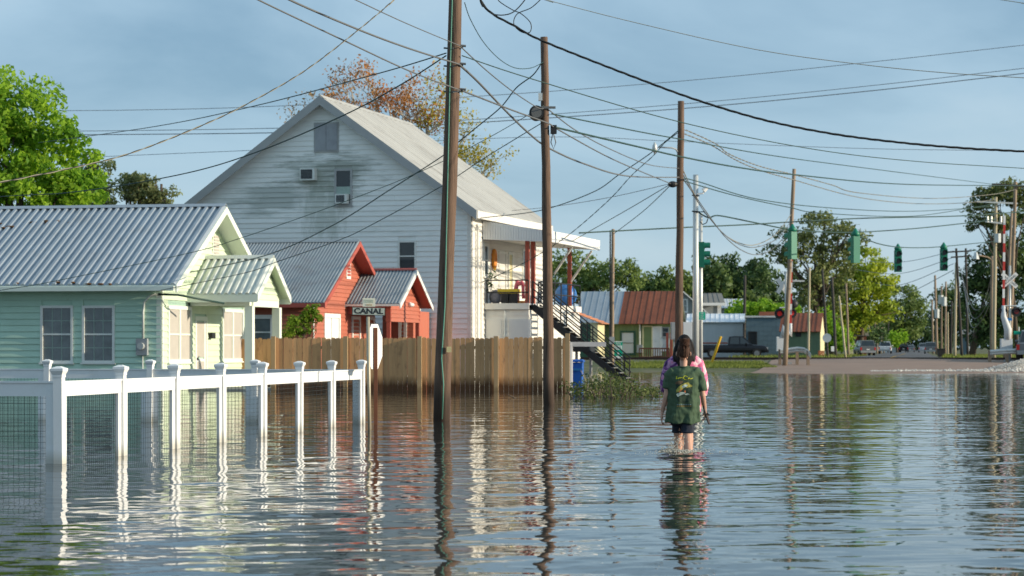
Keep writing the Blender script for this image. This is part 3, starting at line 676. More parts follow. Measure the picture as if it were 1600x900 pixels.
# ================================================================== big white house
TW = R(16); Dw = 88.0
Wh = House('white_house', Pz(736, 0, Dw), TW, 'large weathered white clapboard house with steep pale metal roof and upper porch'); w = Wh.e
HW = 6.35; Lw = 11.0; zr3 = 11.62; ze3 = 6.80; ov = .38
s3 = (zr3 - ze3) / (HW + ov)
def wtop(x): return zr3 - s3 * abs(x + HW) - .12
m = MB(); m.box(-2 * HW + .01, -.01, .01, Lw, -.45, wtop(0)); m.prism([(-2 * HW + .01, .01, wtop(0)), (-.01, .01, wtop(0)), (-HW, .01, wtop(-HW))], (0, Lw - .01, 0)); fixn(m.build('wall', M_wsid, w))
wf = Wall((-2 * HW, 0, 0), (1, 0, 0), (0, -1, 0)); ws = Wall((0, 0, 0), (0, 1, 0), (1, 0, 0))
def wr(x0, y0, x1, y1):
    a0, z1 = Wh.front(x0, y0); a1, z0 = Wh.front(x1, y1); return a0 + 2 * HW, a1 + 2 * HW, z0, z1
op_attic, op_ac, op_win, op_low = wr(491, 192, 530, 237), wr(473, 264, 496, 282), wr(523, 264, 551, 321), wr(622, 376, 651, 424)
def wspan(z):
    if z < wtop(0): return (0, 2 * HW)
    h = (wtop(-HW) - z) / s3; return (HW - h, HW + h)
siding(w, wf, M_wsid, -.45, .21, 58, wspan, [(a + .03, b_ - .03, c, d) for a, b_, c, d in (op_attic, op_win, op_low)], t=.042)
def stain(m, c, rad, col, nsc, st, amt, lo=.42, hi=.62):
    '''mildew patch: noise streaks inside an ellipsoid of world radius rad around c'''
    N, L = m.node_tree.nodes, m.node_tree.links; b = N['Principled BSDF']; src = b.inputs['Base Color'].links[0].from_socket
    g = N.new('ShaderNodeNewGeometry'); sb = N.new('ShaderNodeVectorMath'); sb.operation = 'SUBTRACT'; sb.inputs[1].default_value = c; L.new(g.outputs['Position'], sb.inputs[0])
    dv = N.new('ShaderNodeVectorMath'); dv.operation = 'DIVIDE'; dv.inputs[1].default_value = rad; L.new(sb.outputs[0], dv.inputs[0]); ln = N.new('ShaderNodeVectorMath'); ln.operation = 'LENGTH'; L.new(dv.outputs[0], ln.inputs[0])
    r1 = N.new('ShaderNodeMapRange'); r1.inputs[1].default_value = .25; r1.inputs[2].default_value = 1.0; r1.inputs[3].default_value = .16; r1.inputs[4].default_value = -.30; L.new(ln.outputs['Value'], r1.inputs[0])
    mp2 = N.new('ShaderNodeMapping'); mp2.inputs['Scale'].default_value = st; L.new(g.outputs['Position'], mp2.inputs['Vector']); n = N.new('ShaderNodeTexNoise'); n.inputs['Scale'].default_value = nsc; n.inputs['Detail'].default_value = 8; n.inputs['Roughness'].default_value = .65; L.new(mp2.outputs[0], n.inputs['Vector'])
    ad = N.new('ShaderNodeMath'); ad.operation = 'ADD'; L.new(n.outputs['Fac'], ad.inputs[0]); L.new(r1.outputs[0], ad.inputs[1])
    r2 = N.new('ShaderNodeMapRange'); r2.inputs[1].default_value = lo; r2.inputs[2].default_value = hi; r2.inputs[4].default_value = amt; L.new(ad.outputs[0], r2.inputs[0])
    mix = N.new('ShaderNodeMix'); mix.data_type = 'RGBA'; mix.inputs[7].default_value = (*col, 1); L.new(r2.outputs[0], mix.inputs[0]); L.new(src, mix.inputs[6]); L.new(mix.outputs[2], b.inputs['Base Color'])
stain(M_wsid, P(520, 272, 90), (3.6, 6, 1.5), (.17, .20, .15), 1.4, (.5, .5, 3.2), .68)
stain(M_wsid, P(420, 310, 90), (2.8, 6, 1.2), (.27, .31, .27), 1.3, (.45, .45, 3.0), .58)
stain(M_wsid, P(505, 330, 90), (1.6, 6, 2.4), (.30, .34, .27), 1.6, (2.0, 2.0, .5), .5)
# attic hatch
m = MB(); a, b_, c, d = op_attic
wf.box(m, a, b_, c, d, .003, .05); hd = m.build('attic_hatch', M_rake, w); m = MB(); wf.box(m, a + .07, (a + b_) / 2 - .01, c + .07, d - .07, .05, .07); m.build('hatch_board', M_board, hd)
m = MB(); wf.box(m, (a + b_) / 2 + .01, b_ - .07, c + .07, d - .07, .05, .075); m.build('hatch_board', M_board, hd)
def ac_unit(a, b_, c, d):
    m = MB(); wf.box(m, a, b_, c, d, .02, .34); u = m.build('air_conditioner', M_trim, w)
    m = MB(); wf.box(m, a + .05, b_ - .1, c + .05, d - .05, .34, .35); m.build('grille', M_black, u)
    for k in range(7):
        z = c + .07 + (d - c - .14) * k / 6; m = MB(); wf.box(m, a + .05, b_ - .1, z - .006, z + .006, .35, .36); m.build('grille_bar', M_grey, u)
ac_unit(*op_ac)
window(w, wf, *op_win, M_rake, M_glass, fw=.09); a, b_, c, d = op_win; ac_unit(a + .14, b_ - .14, c + .07, c + .46)
m = MB(); wf.box(m, a + .09, b_ - .09, c + .46, (c + d) / 2 + .02, .03, .05); m.build('window_insert', mat('pale_green_film', (.34, .43, .38), .4, .2, 8), w)
window(w, wf, *op_low, M_trim, M_glass, fw=.08)
# side wall
shol = []
def sr(x0, y0, x1, y1):
    a0, z1 = Wh.side(x0, y0); a1, _ = Wh.side(x1, y0); return a0, a1, Wh.side(x0, y1)[1], z1
swin = sr(754, 379, 762, 432); sd1 = sr(778, 392, 790, 470); sd2 = sr(793, 394, 800, 470); sw2 = sr(815, 388, 822, 440)
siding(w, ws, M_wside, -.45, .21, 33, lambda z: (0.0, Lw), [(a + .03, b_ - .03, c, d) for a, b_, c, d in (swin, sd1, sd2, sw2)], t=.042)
window(w, ws, *swin, M_trim, M_glass, fw=.14); window(w, ws, *sw2, M_trim, M_shade, fw=.12)
for q in (sd1, sd2): window(w, ws, *q, M_trim, M_shopcream if q is sd2 else M_wside, fw=.1, sill=False, mid=False, name='door')
m = MB(); wf.box(m, 2 * HW - .14, 2 * HW + .02, -.45, wtop(0) + .1, .03, .05); ws.box(m, 0, .35, -.45, wtop(0) - .02, .03, .06); m.build('corner_board', M_wside, w)
m = MB(); m.tube([(.12, .55, -.4), (.12, .55, 6.0), (.12, .42, 6.3)], .05, 8); m.tube([(.16, .9, -.4), (.16, .9, 5.6)], .035, 8); m.build('drain_pipe', M_wside, w)
# roof
for (xe, sgn) in ((ov, -1), (-2 * HW - ov, 1)):
    roof_slope(w, (xe, -.45, ze3), (xe, Lw + .3, ze3), (-HW, -.45, zr3), M_wroof, .6, .02, .6, flat=.86)
    m = MB(); m.prism([(xe, -.44, ze3 - .004), (-HW, -.44, zr3 - .004), (-HW, -.44, zr3 - .12), (xe, -.44, ze3 - .12)], (0, Lw + .7, 0)); fixn(m.build('roof_deck', M_wside, w))
    m = MB(); m.prism([(xe, -.45, ze3 - .36), (-HW, -.45, zr3 - .36), (-HW, -.45, zr3 + .02), (xe, -.45, ze3 + .02)], (0, -.05, 0)); fixn(m.build('rake_board', M_rake, w))
    m = MB(); m.box(min(xe, xe - .04 * sgn), max(xe, xe - .04 * sgn), -.45, Lw + .3, ze3 - .3, ze3 + .01); m.build('fascia', M_wside, w)
m = MB(); m.prism([(-HW - .2, -.46, zr3 - .1), (-HW, -.46, zr3 + .07), (-HW + .2, -.46, zr3 - .1), (-HW, -.46, zr3 + .02)], (0, Lw + .76, 0)); fixn(m.build('ridge_cap', M_wroof, w))
# porch roof, ribbed skirt, posts, deck (the porch runs back along the sunny side wall)
y0 = Wh.side(753, 350)[0]
xk, zk_top = Wh.front(860, 361, y0); zin = Wh.front(752, 345, y0)[1]; ps = (zin - zk_top) / xk
yd = Wh.side(936, 380, xk)[0]; zs0 = Wh.front(752, 374, y0)[1]; zkb = zk_top - .44
for k in range(10):
    ya, yb = y0 + (yd - y0) * k / 10, y0 + (yd - y0) * (k + .985) / 10
    m = MB(); m.prism([(.02, ya, zin - .05), (xk, ya, zk_top - .05), (xk, ya, zk_top), (.02, ya, zin)], (0, yb - ya, 0)); m.build('porch_roof_sheet', M_wroof, w)
m = MB(); m.box(xk, xk + .04, y0 - .05, yd, zkb, zk_top + .01); m.build('porch_fascia', M_white, w)
m = MB(); m.prism([(.05, y0 + .03, zs0 + .05), (xk - .01, y0 + .03, zkb + .02), (xk - .01, y0 + .03, zkb + .07), (.05, y0 + .03, zs0 + .1)], (0, yd - y0 - .05, 0)); fixn(m.build('porch_soffit', M_wside, w)); nsk = 26
for k in range(nsk):
    xa, xb = .05 + (xk - .06) * k / nsk, .05 + (xk - .06) * (k + .84) / nsk; zb0 = lambda x: zs0 + (zkb - zs0) * x / xk
    m = MB(); m.prism([(xa, y0 - .035, zb0(xa)), (xb, y0 - .035, zb0(xb)), (xb, y0 - .035, zin - ps * xb - .01), (xa, y0 - .035, zin - ps * xa - .01)], (0, .035, 0)); m.build('skirt_rib', M_white, w)
m = MB(); m.prism([(.04, y0 + .002, zs0 + .01), (xk - .01, y0 + .002, zkb + .01), (xk - .01, y0 + .002, zk_top - .03), (.04, y0 + .002, zin - .03)], (0, .02, 0)); m.build('porch_skirt', M_white, w)
ydk = 1.8; zdk = Wh.front(790, 474, ydk)[1]; xdk = Wh.front(827, 474, ydk)[0]
ye = Wh.side(907, 470, xdk)[0]; ndk = int((ye - ydk) / .3)
for k in range(ndk):
    m = MB(); yy = ydk + k * .3; m.box(.05, xdk, yy, yy + .29, zdk - .06, zdk); m.build('deck_board', M_board, w)
m = MB(); m.box(.05, xdk, ydk - .04, ydk, zdk - .25, zdk + .004); m.build('deck_rim', M_wside, w); m = MB(); m.box(xdk, xdk + .05, ydk + 1.2, ye, zdk - .25, zdk + .004); m.build('deck_rim', M_wside, w)
yposts = [ydk + .15, Wh.side(833, 440, xdk - .12)[0], Wh.side(890, 440, xdk - .12)[0]]
for yy in yposts:
    m = MB(); m.box(xdk - .2, xdk - .04, yy - .08, yy + .08, zdk, zkb + .2); m.build('porch_post', M_rustpost, w)
for (xa, ya_, xb, yb_) in ((866, 428, 893, 386), (892, 440, 924, 392)):
    yy = Wh.side(xb, yb_, xk - .1)[0]; zt_ = Wh.side(xb, yb_, xk - .1)[1]; xm, zm_ = Wh.front(xa, ya_, yy)
    m = MB(); m.bar((xm, yy, zm_), (xk - .08, yy, zt_), .08, .08); m.build('roof_brace', M_wside, w)
def railing(a, b_, nm='balcony_rail'):
    a, b_ = Vector(a), Vector(b_); up = lambda z: Vector((0, 0, z))
    m = MB()
    for z in (.45, .95): m.tube([a + up(z), b_ + up(z)], .03, 6)
    n = max(2, int((b_ - a).length / 1.1) + 1)
    for i in range(n): q = a.lerp(b_, i / (n - 1)); m.tube([q, q + up(.97)], .03, 6)
    tag(m.build(nm, M_black, w), kind='stuff')
railing((.12, ydk + .06, zdk), (xdk - .05, ydk + .06, zdk)); railing((xdk - .02, ydk + 1.9, zdk), (xdk - .02, ye, zdk)); railing((.12, ye, zdk), (xdk - .02, ye, zdk))
# walls below the deck
lw = Wall((0, ydk + .1, 0), (1, 0, 0), (0, -1, 0)); xl1 = xdk - .05; le = Wall((xl1, 0, 0), (0, 1, 0), (1, 0, 0))
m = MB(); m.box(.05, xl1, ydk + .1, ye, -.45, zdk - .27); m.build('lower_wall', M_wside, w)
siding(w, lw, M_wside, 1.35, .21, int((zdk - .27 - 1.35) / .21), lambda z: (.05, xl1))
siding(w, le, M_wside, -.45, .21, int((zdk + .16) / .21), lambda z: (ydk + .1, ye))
for (x0, x1, mt_) in ((760, 786, M_wside), (796, 829, M_palegrey)):
    a, _ = Wh.front(x0, 500, ydk + .1); b_, _ = Wh.front(x1, 500, ydk + .1); zt_ = Wh.front(x0, 499, ydk + .1)[1]
    m = MB(); lw.box(m, a, b_, -.4, zt_, .003, .04); dr = m.build('lower_door', mt_, w)
    for k in range(3):
        m = MB(); lw.box(m, a + .06, b_ - .06, -.3 + k * (zt_ + .3) / 3 + .05, -.3 + (k + 1) * (zt_ + .3) / 3 - .05, .04, .055); m.build('door_panel', mt_, dr)
m = MB(); lw.box(m, Wh.front(788, 500, ydk + .1)[0], Wh.front(790, 500, ydk + .1)[0], -.4, zdk - .27, .045, .08); m.build('wall_batten', M_trim, w)
y2 = Wh.side(884, 455, xdk - .7)[0]
def wl_(x, y, z): return Vector(w.location) + Vector((x * math.cos(TW) + y * math.sin(TW), -x * math.sin(TW) + y * math.cos(TW), z))
# things on the balcony
def prop(name, label, cat, x, y, z, rz=0): return empty(name, wl_(x, y, z), -TW + rz, label, cat)
bx = lambda px_, yy=ydk + .5: Wh.front(px_, 470, yy)[0]
b1 = prop('potted_plant', 'green leafy potted plant at the balcony rail beside the window', 'plant', bx(762), ydk + .5, zdk)
m = MB(); m.tube([(0, 0, 0), (0, 0, .5)], [.13, .18], 10); m.build('pot', M_white, b1)
M_pleaf = mat('pot_plant_leaf', (.07, .16, .05), .5, .3, 8, trans=.25)
m = MB()
for k in range(90):
    c = Vector((random.gauss(0, .16), random.gauss(0, .13), random.uniform(.5, 1.35))); a = random.uniform(0, 6.28); t = random.uniform(-.8, .8); u = Vector((math.cos(a), math.sin(a), t)) * .14; v = Vector((-math.sin(a), math.cos(a), .3)) * .05
    m.add([c - u, c + v, c + u, c - v], [(0, 1, 2, 3)])
m.tube([(0, 0, .4), (.02, 0, .9), (-.03, 0, 1.25)], [.02, .015, .01], 6); m.build('foliage', M_pleaf, b1)
b2 = prop('rubbish_bags', 'grey bundles heaped on the balcony floor', 'bag', bx(781), ydk + .5, zdk); m = MB(); m.ell((-.18, 0, .28), (.28, .24, .3)); m.ell((.2, .05, .24), (.26, .22, .26)); m.ell((.02, .1, .42), (.2, .18, .2)); m.build('bundle', mat('grey_fabric', (.22, .21, .23), .85, .4, 6, bump=.02, bs=8), b2, True)
m = MB(); m.tube([(.0, -.1, .5), (.05, -.12, .62), (.1, -.1, .5)], .03, 6); m.build('tie', M_redp, b2)
b3 = prop('yellow_basket', 'yellow plastic crate resting on dark boxes on the balcony', 'crate', bx(796), ydk + .5, zdk); m = MB(); m.box(-.45, .42, -.2, .2, .42, .47); m.box(-.45, .42, -.2, -.17, .47, .6); m.box(-.45, -.42, -.17, .2, .47, .6); m.box(.39, .42, -.17, .2, .47, .6); m.build('tray', mat('yellow_plastic', (.75, .55, .04), .5), b3)
m = MB(); m.box(-.3, .0, -.2, .2, 0, .42); m.box(.05, .38, -.2, .2, 0, .41); m.build('box', M_black, b3)
b4 = prop('toy_horse', 'pink plastic rocking toy with orange base on the balcony', 'toy', bx(812), ydk + .5, zdk); m = MB(); m.tube([(-.15, 0, .1), (-.16, 0, .6), (-.1, 0, .95)], [.12, .1, .07], 8); m.tube([(-.15, 0, .8), (.1, 0, .85), (.2, 0, .7)], [.09, .1, .06], 8); m.tube([(.14, 0, .75), (.16, 0, .2)], .07, 8); m.build('body', M_pinkp, b4, True); m = MB(); m.tube([(-.35, 0, .12), (-.2, 0, .05), (.2, 0, .05), (.35, 0, .12)], .06, 8); m.build('base', M_brass, b4)
b5 = prop('exercise_ball', 'big shiny blue ball on the outer balcony behind the railing', 'ball', xdk - .7, y2, zdk); m = MB(); m.ell((0, 0, .52), (.5, .5, .52), 20, 14); m.build('ball_skin', M_bluetarp, b5, True); m = MB(); m.tube([(0, -.5, .5), (0, -.52, .5)], .03, 8); m.build('valve', M_white, b5)
wy, wz_ = Wh.side(769, 405)
b6 = empty('door_wreath', wl_(.06, wy, wz_), -TW, 'orange autumn wreath hanging on the white upper porch wall', 'wreath'); m = MB(); m.tube([(.03, .14 * math.cos(t), .35 * math.sin(t)) for t in [i * math.pi / 8 for i in range(17)]], .09, 6); m.build('wreath_ring', M_brass, b6, True); m = MB(); m.ell((.06, 0, -.38), (.05, .12, .1)); m.build('bow', M_yellow, b6)

# ================================================================== black steel staircase
st0 = Wh.front(829, 474, ydk + .6); xs1 = Wh.front(981, 590, ydk + .6)[0]
stc = empty('outside_staircase', wl_(xdk, ydk + .5, 0), -TW, 'black steel staircase with sloping handrails leading down from balcony into water', 'staircase')
run = xs1 - xdk; Zt = zdk; Zb = -.1; wdt = .95
def sp(t, y, dz=0): return Vector((run * t, y, Zt + (Zb - Zt) * t + dz))
for y in (0, wdt):
    m = MB(); m.bar(sp(0, y, -.12), sp(1, y, -.12), .05, .26); m.build('stringer', M_black, stc)
nst = 15
M_tread = mat('steel_tread', (.20, .20, .19), .6, .2, 4, rnd=.15)
for i in range(nst):
    p = sp((i + .6) / (nst + .4), 0); m = MB(); m.box(p.x - .13, p.x + .13, .03, wdt - .03, p.z - .03, p.z); m.build('tread', M_tread, stc)
for y in (0, wdt):
    for dz in (.92, .62, .33):
        m = MB(); m.tube([sp(0, y, dz), sp(.5, y, dz), sp(.985, y, dz)], .026, 8); m.build('handrail', M_black, stc)
    for t in (0.0, .3, .52, .58, .97):
        m = MB(); m.tube([sp(t, y, -.1), sp(t, y, .92)], .028, 8); m.build('baluster', M_black, stc)
m = MB(); p = sp(.52, 0); m.box(p.x - .35, p.x + .35, -.08, wdt, p.z - .32, p.z - .02); m.build('landing', M_black, stc)
for x in (-.3, .3):
    m = MB(); m.box(p.x + x - .05, p.x + x + .05, .3, .4, -.4, p.z - .3); m.build('support', M_grey, stc)

# ================================================================== blue wheelie bin, fallen branches
bb = empty('wheelie_bin', Pz(900, -.3, 70), R(-8), 'blue plastic wheelie bin standing in water beside the cedar fence end', 'bin')
m = MB(); m.hexa([(-.19, -.2, 0), (.19, -.2, 0), (.19, .2, 0), (-.19, .2, 0), (-.23, -.26, 1.12), (.23, -.26, 1.12), (.23, .26, 1.12), (-.23, .26, 1.12)]); m.build('body', M_blue, bb)
m = MB(); m.box(-.26, .26, -.3, .29, 1.13, 1.18); m.hexa([(-.26, -.3, 1.18), (.26, -.3, 1.18), (.26, .29, 1.18), (-.26, .29, 1.18), (-.2, -.24, 1.22), (.2, -.24, 1.22), (.2, .22, 1.22), (-.2, .22, 1.22)]); m.build('lid', M_blue, bb)
m = MB(); m.tube([(-.2, .33, 1.08), (.2, .33, 1.08)], .02, 6); m.build('handle', M_blue, bb)
m = MB(); m.box(-.24, .24, -.285, -.262, .86, .93); m.build('rim', M_signblue, bb)
pp = empty('timber_post', Pz(890.5, -.4, 66.4), 0, 'grey round timber post with a cross rail beside the fence end', 'post'); m = MB(); m.tube([(0, 0, 0), (0, 0, 1.85)], .09, 10); m.build('shaft', M_board, pp); m = MB(); m.bar((0, -.02, 1.8), (1.1, .15, 1.8), .09, .14); m.build('cross_rail', M_board, pp)
# ================================================================== utility poles
def wood_pole(top, base, d, rt, rb, mt, label, group='utility poles', cat='utility pole', n=12, zbase=None, extra=0, name='utility_pole'):
    """top, base: photo pixels; d distance"""
    zb = gz(d) - .1 if zbase is None else zbase
    T = P(top[0], top[1], d); B = P(base[0], base[1], d); dirv = (T - B) / (T.z - B.z)
    B = B + dirv * (zb - B.z); T = T + dirv * extra
    e = empty(name, B, 0, label, cat, group); m = MB(); k = 9; pts, rs = [], []
    for i in range(k + 1):
        t = i / k; pts.append((T - B) * t + Vector((random.uniform(-.012, .012), random.uniform(-.012, .012), 0)) * (0 < i < k)); rs.append((rb + (rt - rb) * t) * random.uniform(.97, 1.03))
    m.tube(pts, rs, n); m.build('shaft', mt, e, True)
    return e, (lambda px, py, dd=0: P(px, py, d + dd) - B)
p1, q1 = wood_pole((712, 0), (690, 657), 38.8, .105, .15, M_pole, 'thick brown wooden utility pole beside the cedar fence with green ground wire', extra=2.5)
m = MB(); m.tube([q1(707, -60, -.14), q1(706.5, 0, -.135), q1(703, 120, -.14), q1(699, 300, -.145), q1(695, 480, -.15), q1(690, 560, -.16), q1(693, 600, -.16), q1(691, 655, -.17)], .012, 6); m.build('ground_wire', mat('green_wire', (.10, .30, .22), .5), p1, True)
for y in (73, 101, 141):
    m = MB(); a, b_ = q1(704, y + 4, -.12), q1(723, y, .0); m.tube([q1(694, y + 2, .0), q1(708, y + 3, -.125), q1(723, y + 1, -.02)], .018, 6); m.tube([q1(718, y - 2, -.05), q1(728, y - 1, -.05)], .022, 6); m.build('cable_clamp', M_cgrey, p1)
m = MB(); c = q1(701.5, 546, -.17); m.box(c.x - .04, c.x + .04, c.y - .03, c.y + .02, c.z - .05, c.z + .05); m.build('pole_tag', mat('brass_tag', (.55, .48, .25), .4, .2, 20), p1)
p2, q2 = wood_pole((850, 58), (858, 632), 49.7, .085, .125, M_pole, 'slender dark wooden pole with a round drum box near its top')
m = MB(); c = q2(838, 177, -.02); m.tube([c + Vector((0, -.16, 0)), c + Vector((0, .16, 0))], .165, 20); m.build('cable_drum', M_black, p2)
m = MB(); m.tube([c + Vector((0, -.17, 0)), c + Vector((0, -.19, 0))], .12, 16); m.build('drum_face', M_cgrey, p2)
m = MB(); c = q2(844, 152, -.12); m.box(c.x - .04, c.x + .05, c.y - .05, c.y + .05, c.z - .08, c.z + .09); m.build('small_box', M_alu, p2)
m = MB(); c = q2(865, 202, .0); m.box(c.x - .07, c.x + .07, c.y - .1, c.y + .1, c.z - .1, c.z + .09); m.tube([c + Vector((0, 0, -.1)), c + Vector((.05, 0, -.3)), c + Vector((0, 0, -.45)), c + Vector((-.06, 0, -.3)), c + Vector((-.02, 0, -.1))], .012, 5); m.build('splice_box', M_black, p2)
m = MB(); m.bar(q2(845, 168, -.1), q2(868, 168, -.1), .06, .05); m.build('bracket', M_cgrey, p2)
p3, q3 = wood_pole((1064, 158), (1060, 598), 80, .115, .16, M_pole, 'dark brown wooden pole with a street lamp arm beyond the walkers')
m = MB(); m.tube([q3(1060, 240, 0), q3(1056, 233, -.2), q3(1050, 231, -.3), q3(1030, 230, -.5)], .03, 8); lamp = m.build('lamp_arm', M_grey, p3, True)
m = MB(); m.tube([q3(1023, 240, -.5), q3(1023, 233, -.5), q3(1023, 227, -.5), q3(1023, 222, -.5)], [.03, .1, .08, .02], 10); m.build('lamp_head', M_alu, lamp, True)
m = MB(); c = q3(1051, 288, -.15); m.ell(c, (.18, .12, .12)); m.tube([c, q3(1060, 286, -.1)], .05, 6); m.tube([q3(1058, 281, -.2), q3(1070, 281, -.2)], .03, 6); m.build('splice_case', M_black, p3)
p4, q4 = wood_pole((958, 358), (956, 565), 118, .085, .11, M_pole2, 'thin brown pole beside the green and white sign')
m = MB(); m.bar(q4(953.5, 360, -.1), q4(953, 560, -.1), .07, .07); m.build('conduit', M_black, p4); m = MB(); c = q4(956, 532, -.2); m.box(c.x - .14, c.x + .14, c.y - .1, c.y + .08, c.z - .2, c.z + .2); m.build('meter_box', M_grey, p4)
p5, q5 = wood_pole((1241, 264), (1227, 557), 122, .10, .15, M_pole2, 'tilted brown pole behind the crossing gate carrying signal cables')
# distant poles: (top, base, d, radius, material, label)
FP = [((1265, 418), (1263, 548), 165, .10, M_polepale, 'pale slim pole in front of the green shed'),
      ((1285, 420), (1293, 556), 175, .11, M_poledark, 'grey leaning pole carrying a round sign beside the green shed'),
      ((1300, 433), (1306, 556), 180, .13, M_poledark, 'black pole with small white notice by the road'),
      ((1311, 462), (1321, 556), 185, .10, M_polepale, 'pale pole leaning over the verge beside the black pole'),
      ((1322, 443), (1326, 553), 200, .11, M_pole2, 'brown pole behind the leaning pale pole'),
      ((1164, 430), (1163, 500), 215, .16, M_poledark, 'dark stub pole behind the pale grey metal building'),
      ((1344, 488), (1341, 535), 290, .14, M_pole2, None), ((1347, 500), (1350, 535), 300, .14, M_pole2, None), ((1357, 496), (1360, 533), 320, .14, M_pole2, None),
      ((1368, 500), (1365, 535), 330, .14, M_pole2, None), ((1372, 500), (1371, 535), 350, .14, M_pole2, None), ((1378, 498), (1377, 535), 370, .14, M_pole2, None), ((1381, 496), (1381, 534), 380, .14, M_pole2, None), ((1389, 492), (1388, 532), 400, .13, M_pole2, None),
      ((1494, 410), (1492, 551), 185, .13, M_polepale, 'pale sunlit pole with dark streaks on the far verge'),
      ((1494, 388), (1503, 555), 180, .12, M_poledark, 'dark pole with double cross arms on the far verge'),
      ((1509, 388), (1512, 548), 200, .12, M_poledark, 'dark leaning pole sharing the double cross arms'),
      ((1461, 430), (1464, 540), 300, .18, M_pole2, None), ((1471, 447), (1471, 541), 280, .14, M_pole2, None), ((1478, 440), (1477, 545), 260, .13, M_pole2, None), ((1481, 488), (1481, 545), 250, .11, M_polepale, None),
      ((1487, 470), (1486, 548), 230, .12, M_poledark, None), ((1456, 468), (1458, 538), 340, .16, M_pole2, None), ((1458, 508), (1457, 538), 380, .16, M_polepale, None),
      ((1556, 308), (1553, 547), 140, .13, M_polepale, 'pale pole with a grey drum transformer by the crossing'),
      ((1587, 284), (1578, 552), 135, .13, M_pole2, 'brown leaning pole behind the gate at the crossing'), ((1581, 330), (1570, 548), 142, .10, M_pole2, 'thin brown pole between the two leaning poles'),
      ((1550, 400), (1549, 549), 150, .12, M_pole2, 'brown pole with street light arm beside the dark trees')]
FQ = []
for i, (t, b_, d, rr, mt_, lab) in enumerate(FP):
    side = 'row of poles on the tree side of the far road' if t[0] < 1420 else 'row of poles on the verge opposite the yellow tree'
    e, q = wood_pole(t, b_, d, rr * .8, rr, mt_, lab or ('thin far pole under the yellow green tree along the road' if t[0] < 1420 else 'thin far pole on the verge opposite the yellow green tree'), 'far poles under the yellow tree' if t[0] < 1420 and not lab else ('far poles opposite the yellow tree' if not lab else 'utility poles'), n=8); FQ.append((e, q))
def part_on(i, name, fn, mt_):
    e, q = FQ[i]; m = MB(); fn(m, q); return m.build(name, mt_, e)
part_on(1, 'round_sign', lambda m, q: m.tube([q(1292, 528, -.2), q(1292, 528, -.25)], .36, 14), M_palegrey)
part_on(2, 'notice', lambda m, q: m.bar(q(1301, 541, -.2), q(1301, 549, -.2), .25, .03, up=(0, 1, 0)), M_white)
for y, xa, xb in ((394, 1480, 1518), (402, 1486, 1518)): part_on(15, 'cross_arm', lambda m, q: m.bar(q(xa, y, -.15), q(xb, y - 2, -.15), .1, .12), M_poledark)
part_on(23, 'lamp_head', lambda m, q: m.ell(q(1458, 500, 0), (.2, .2, .25)), M_alu)
for i, x, y in ((17, 1464, 490), (18, 1470, 468), (19, 1475, 471), (24, 1559, 372)): part_on(i, 'transformer', lambda m, q: m.tube([q(x, y + 7, -.25), q(x, y - 7, -.25)], .2 if i == 24 else .32, 10), M_alu)
part_on(24, 'cross_arm', lambda m, q: m.bar(q(1526, 315, -.2), q(1590, 318, -.2), .1, .1), M_alu)
part_on(24, 'cross_arm', lambda m, q: m.bar(q(1540, 346, -.2), q(1566, 349, -.2), .1, .1), M_alu)
for x in (1543, 1549, 1564): part_on(24, 'insulator', lambda m, q: m.tube([q(x, 347, -.2), q(x, 338, -.2)], .07, 6), M_alu)
part_on(25, 'cross_arm', lambda m, q: m.bar(q(1550, 288, -.2), q(1604, 291, -.2), .12, .12), M_poledark)
part_on(27, 'lamp_arm', lambda m, q: m.tube([q(1551, 408, 0), q(1544, 402, -.3), q(1530, 399, -.6)], .05, 6), M_pole2)
part_on(27, 'lamp_head', lambda m, q: m.tube([q(1525, 405, -.6), q(1525, 400, -.6), q(1525, 394, -.6)], [.22, .18, .08], 10), M_alu)

def marks(parent, c, w_, h_, n, mt_):
    m = MB(); cw = w_ / n
    for i in range(n):
        x = c.x - w_ / 2 + cw * (i + .5); a = cw * .36
        for (u0, u1, v0, v1) in random.choice((((-a, -a * .4, -.5, .5), (-a * .4, a, .25, .5)), ((-a, a, .28, .5), (-a, -a * .4, -.5, .28), (a * .4, a, -.5, .28)), ((-a * .3, a * .3, -.5, .5), (a * .3, a, -.5, -.25)), ((-a, a, -.5, -.25), (-a, a, .25, .5), (-a, -a * .4, -.25, .25)))):
            m.box(x + u0, x + u1, c.y - .003, c.y, c.z + v0 * h_, c.z + v1 * h_)
    tag(m.build('lettering', mt_, parent), kind='stuff')
# steel signal poles
s1 = empty('signal_pole', Pz(1087, gz(88) - .1, 88), 0, 'tall grey steel pole carrying a small white camera arm', 'signal pole')
def qs(px, py, d=88, dd=0): return P(px, py, d + dd) - Vector((s1.location.x, s1.location.y, s1.location.z))
m = MB(); m.tube([(0, 0, 0), qs(1087, 273)], [.14, .105], 14); m.build('shaft', M_alu, s1, True)
m = MB(); m.tube([qs(1089, 303, dd=-.1), qs(1098, 302, dd=-.1), qs(1101, 298, dd=-.1)], .035, 8); c = m.build('camera_arm', M_white, s1); m = MB(); m.tube([qs(1099, 298, dd=-.1), qs(1104, 293, dd=-.1)], [.11, .09], 10); m.build('camera', M_white, c)
for y in (305, 330): m = MB(); m.tube([qs(1081, y, dd=-.1), qs(1093, y + 1, dd=-.12)], .03, 6); m.build('clamp_band', M_black, s1)
m = MB(); m.tube([qs(1090, 331, dd=-.1), qs(1100, 331), qs(1107, 339), qs(1104, 348), qs(1098, 351), qs(1094, 346)], .022, 6); m.build('cable_loop', M_cblack, s1, True)
s2 = empty('signal_pole', Pz(1095, gz(90) - .1, 90), 0, 'thinner steel pole with green traffic light and street name plate', 'signal pole')
def qt(px, py, dd=0): return P(px, py, 90 + dd) - s2.location
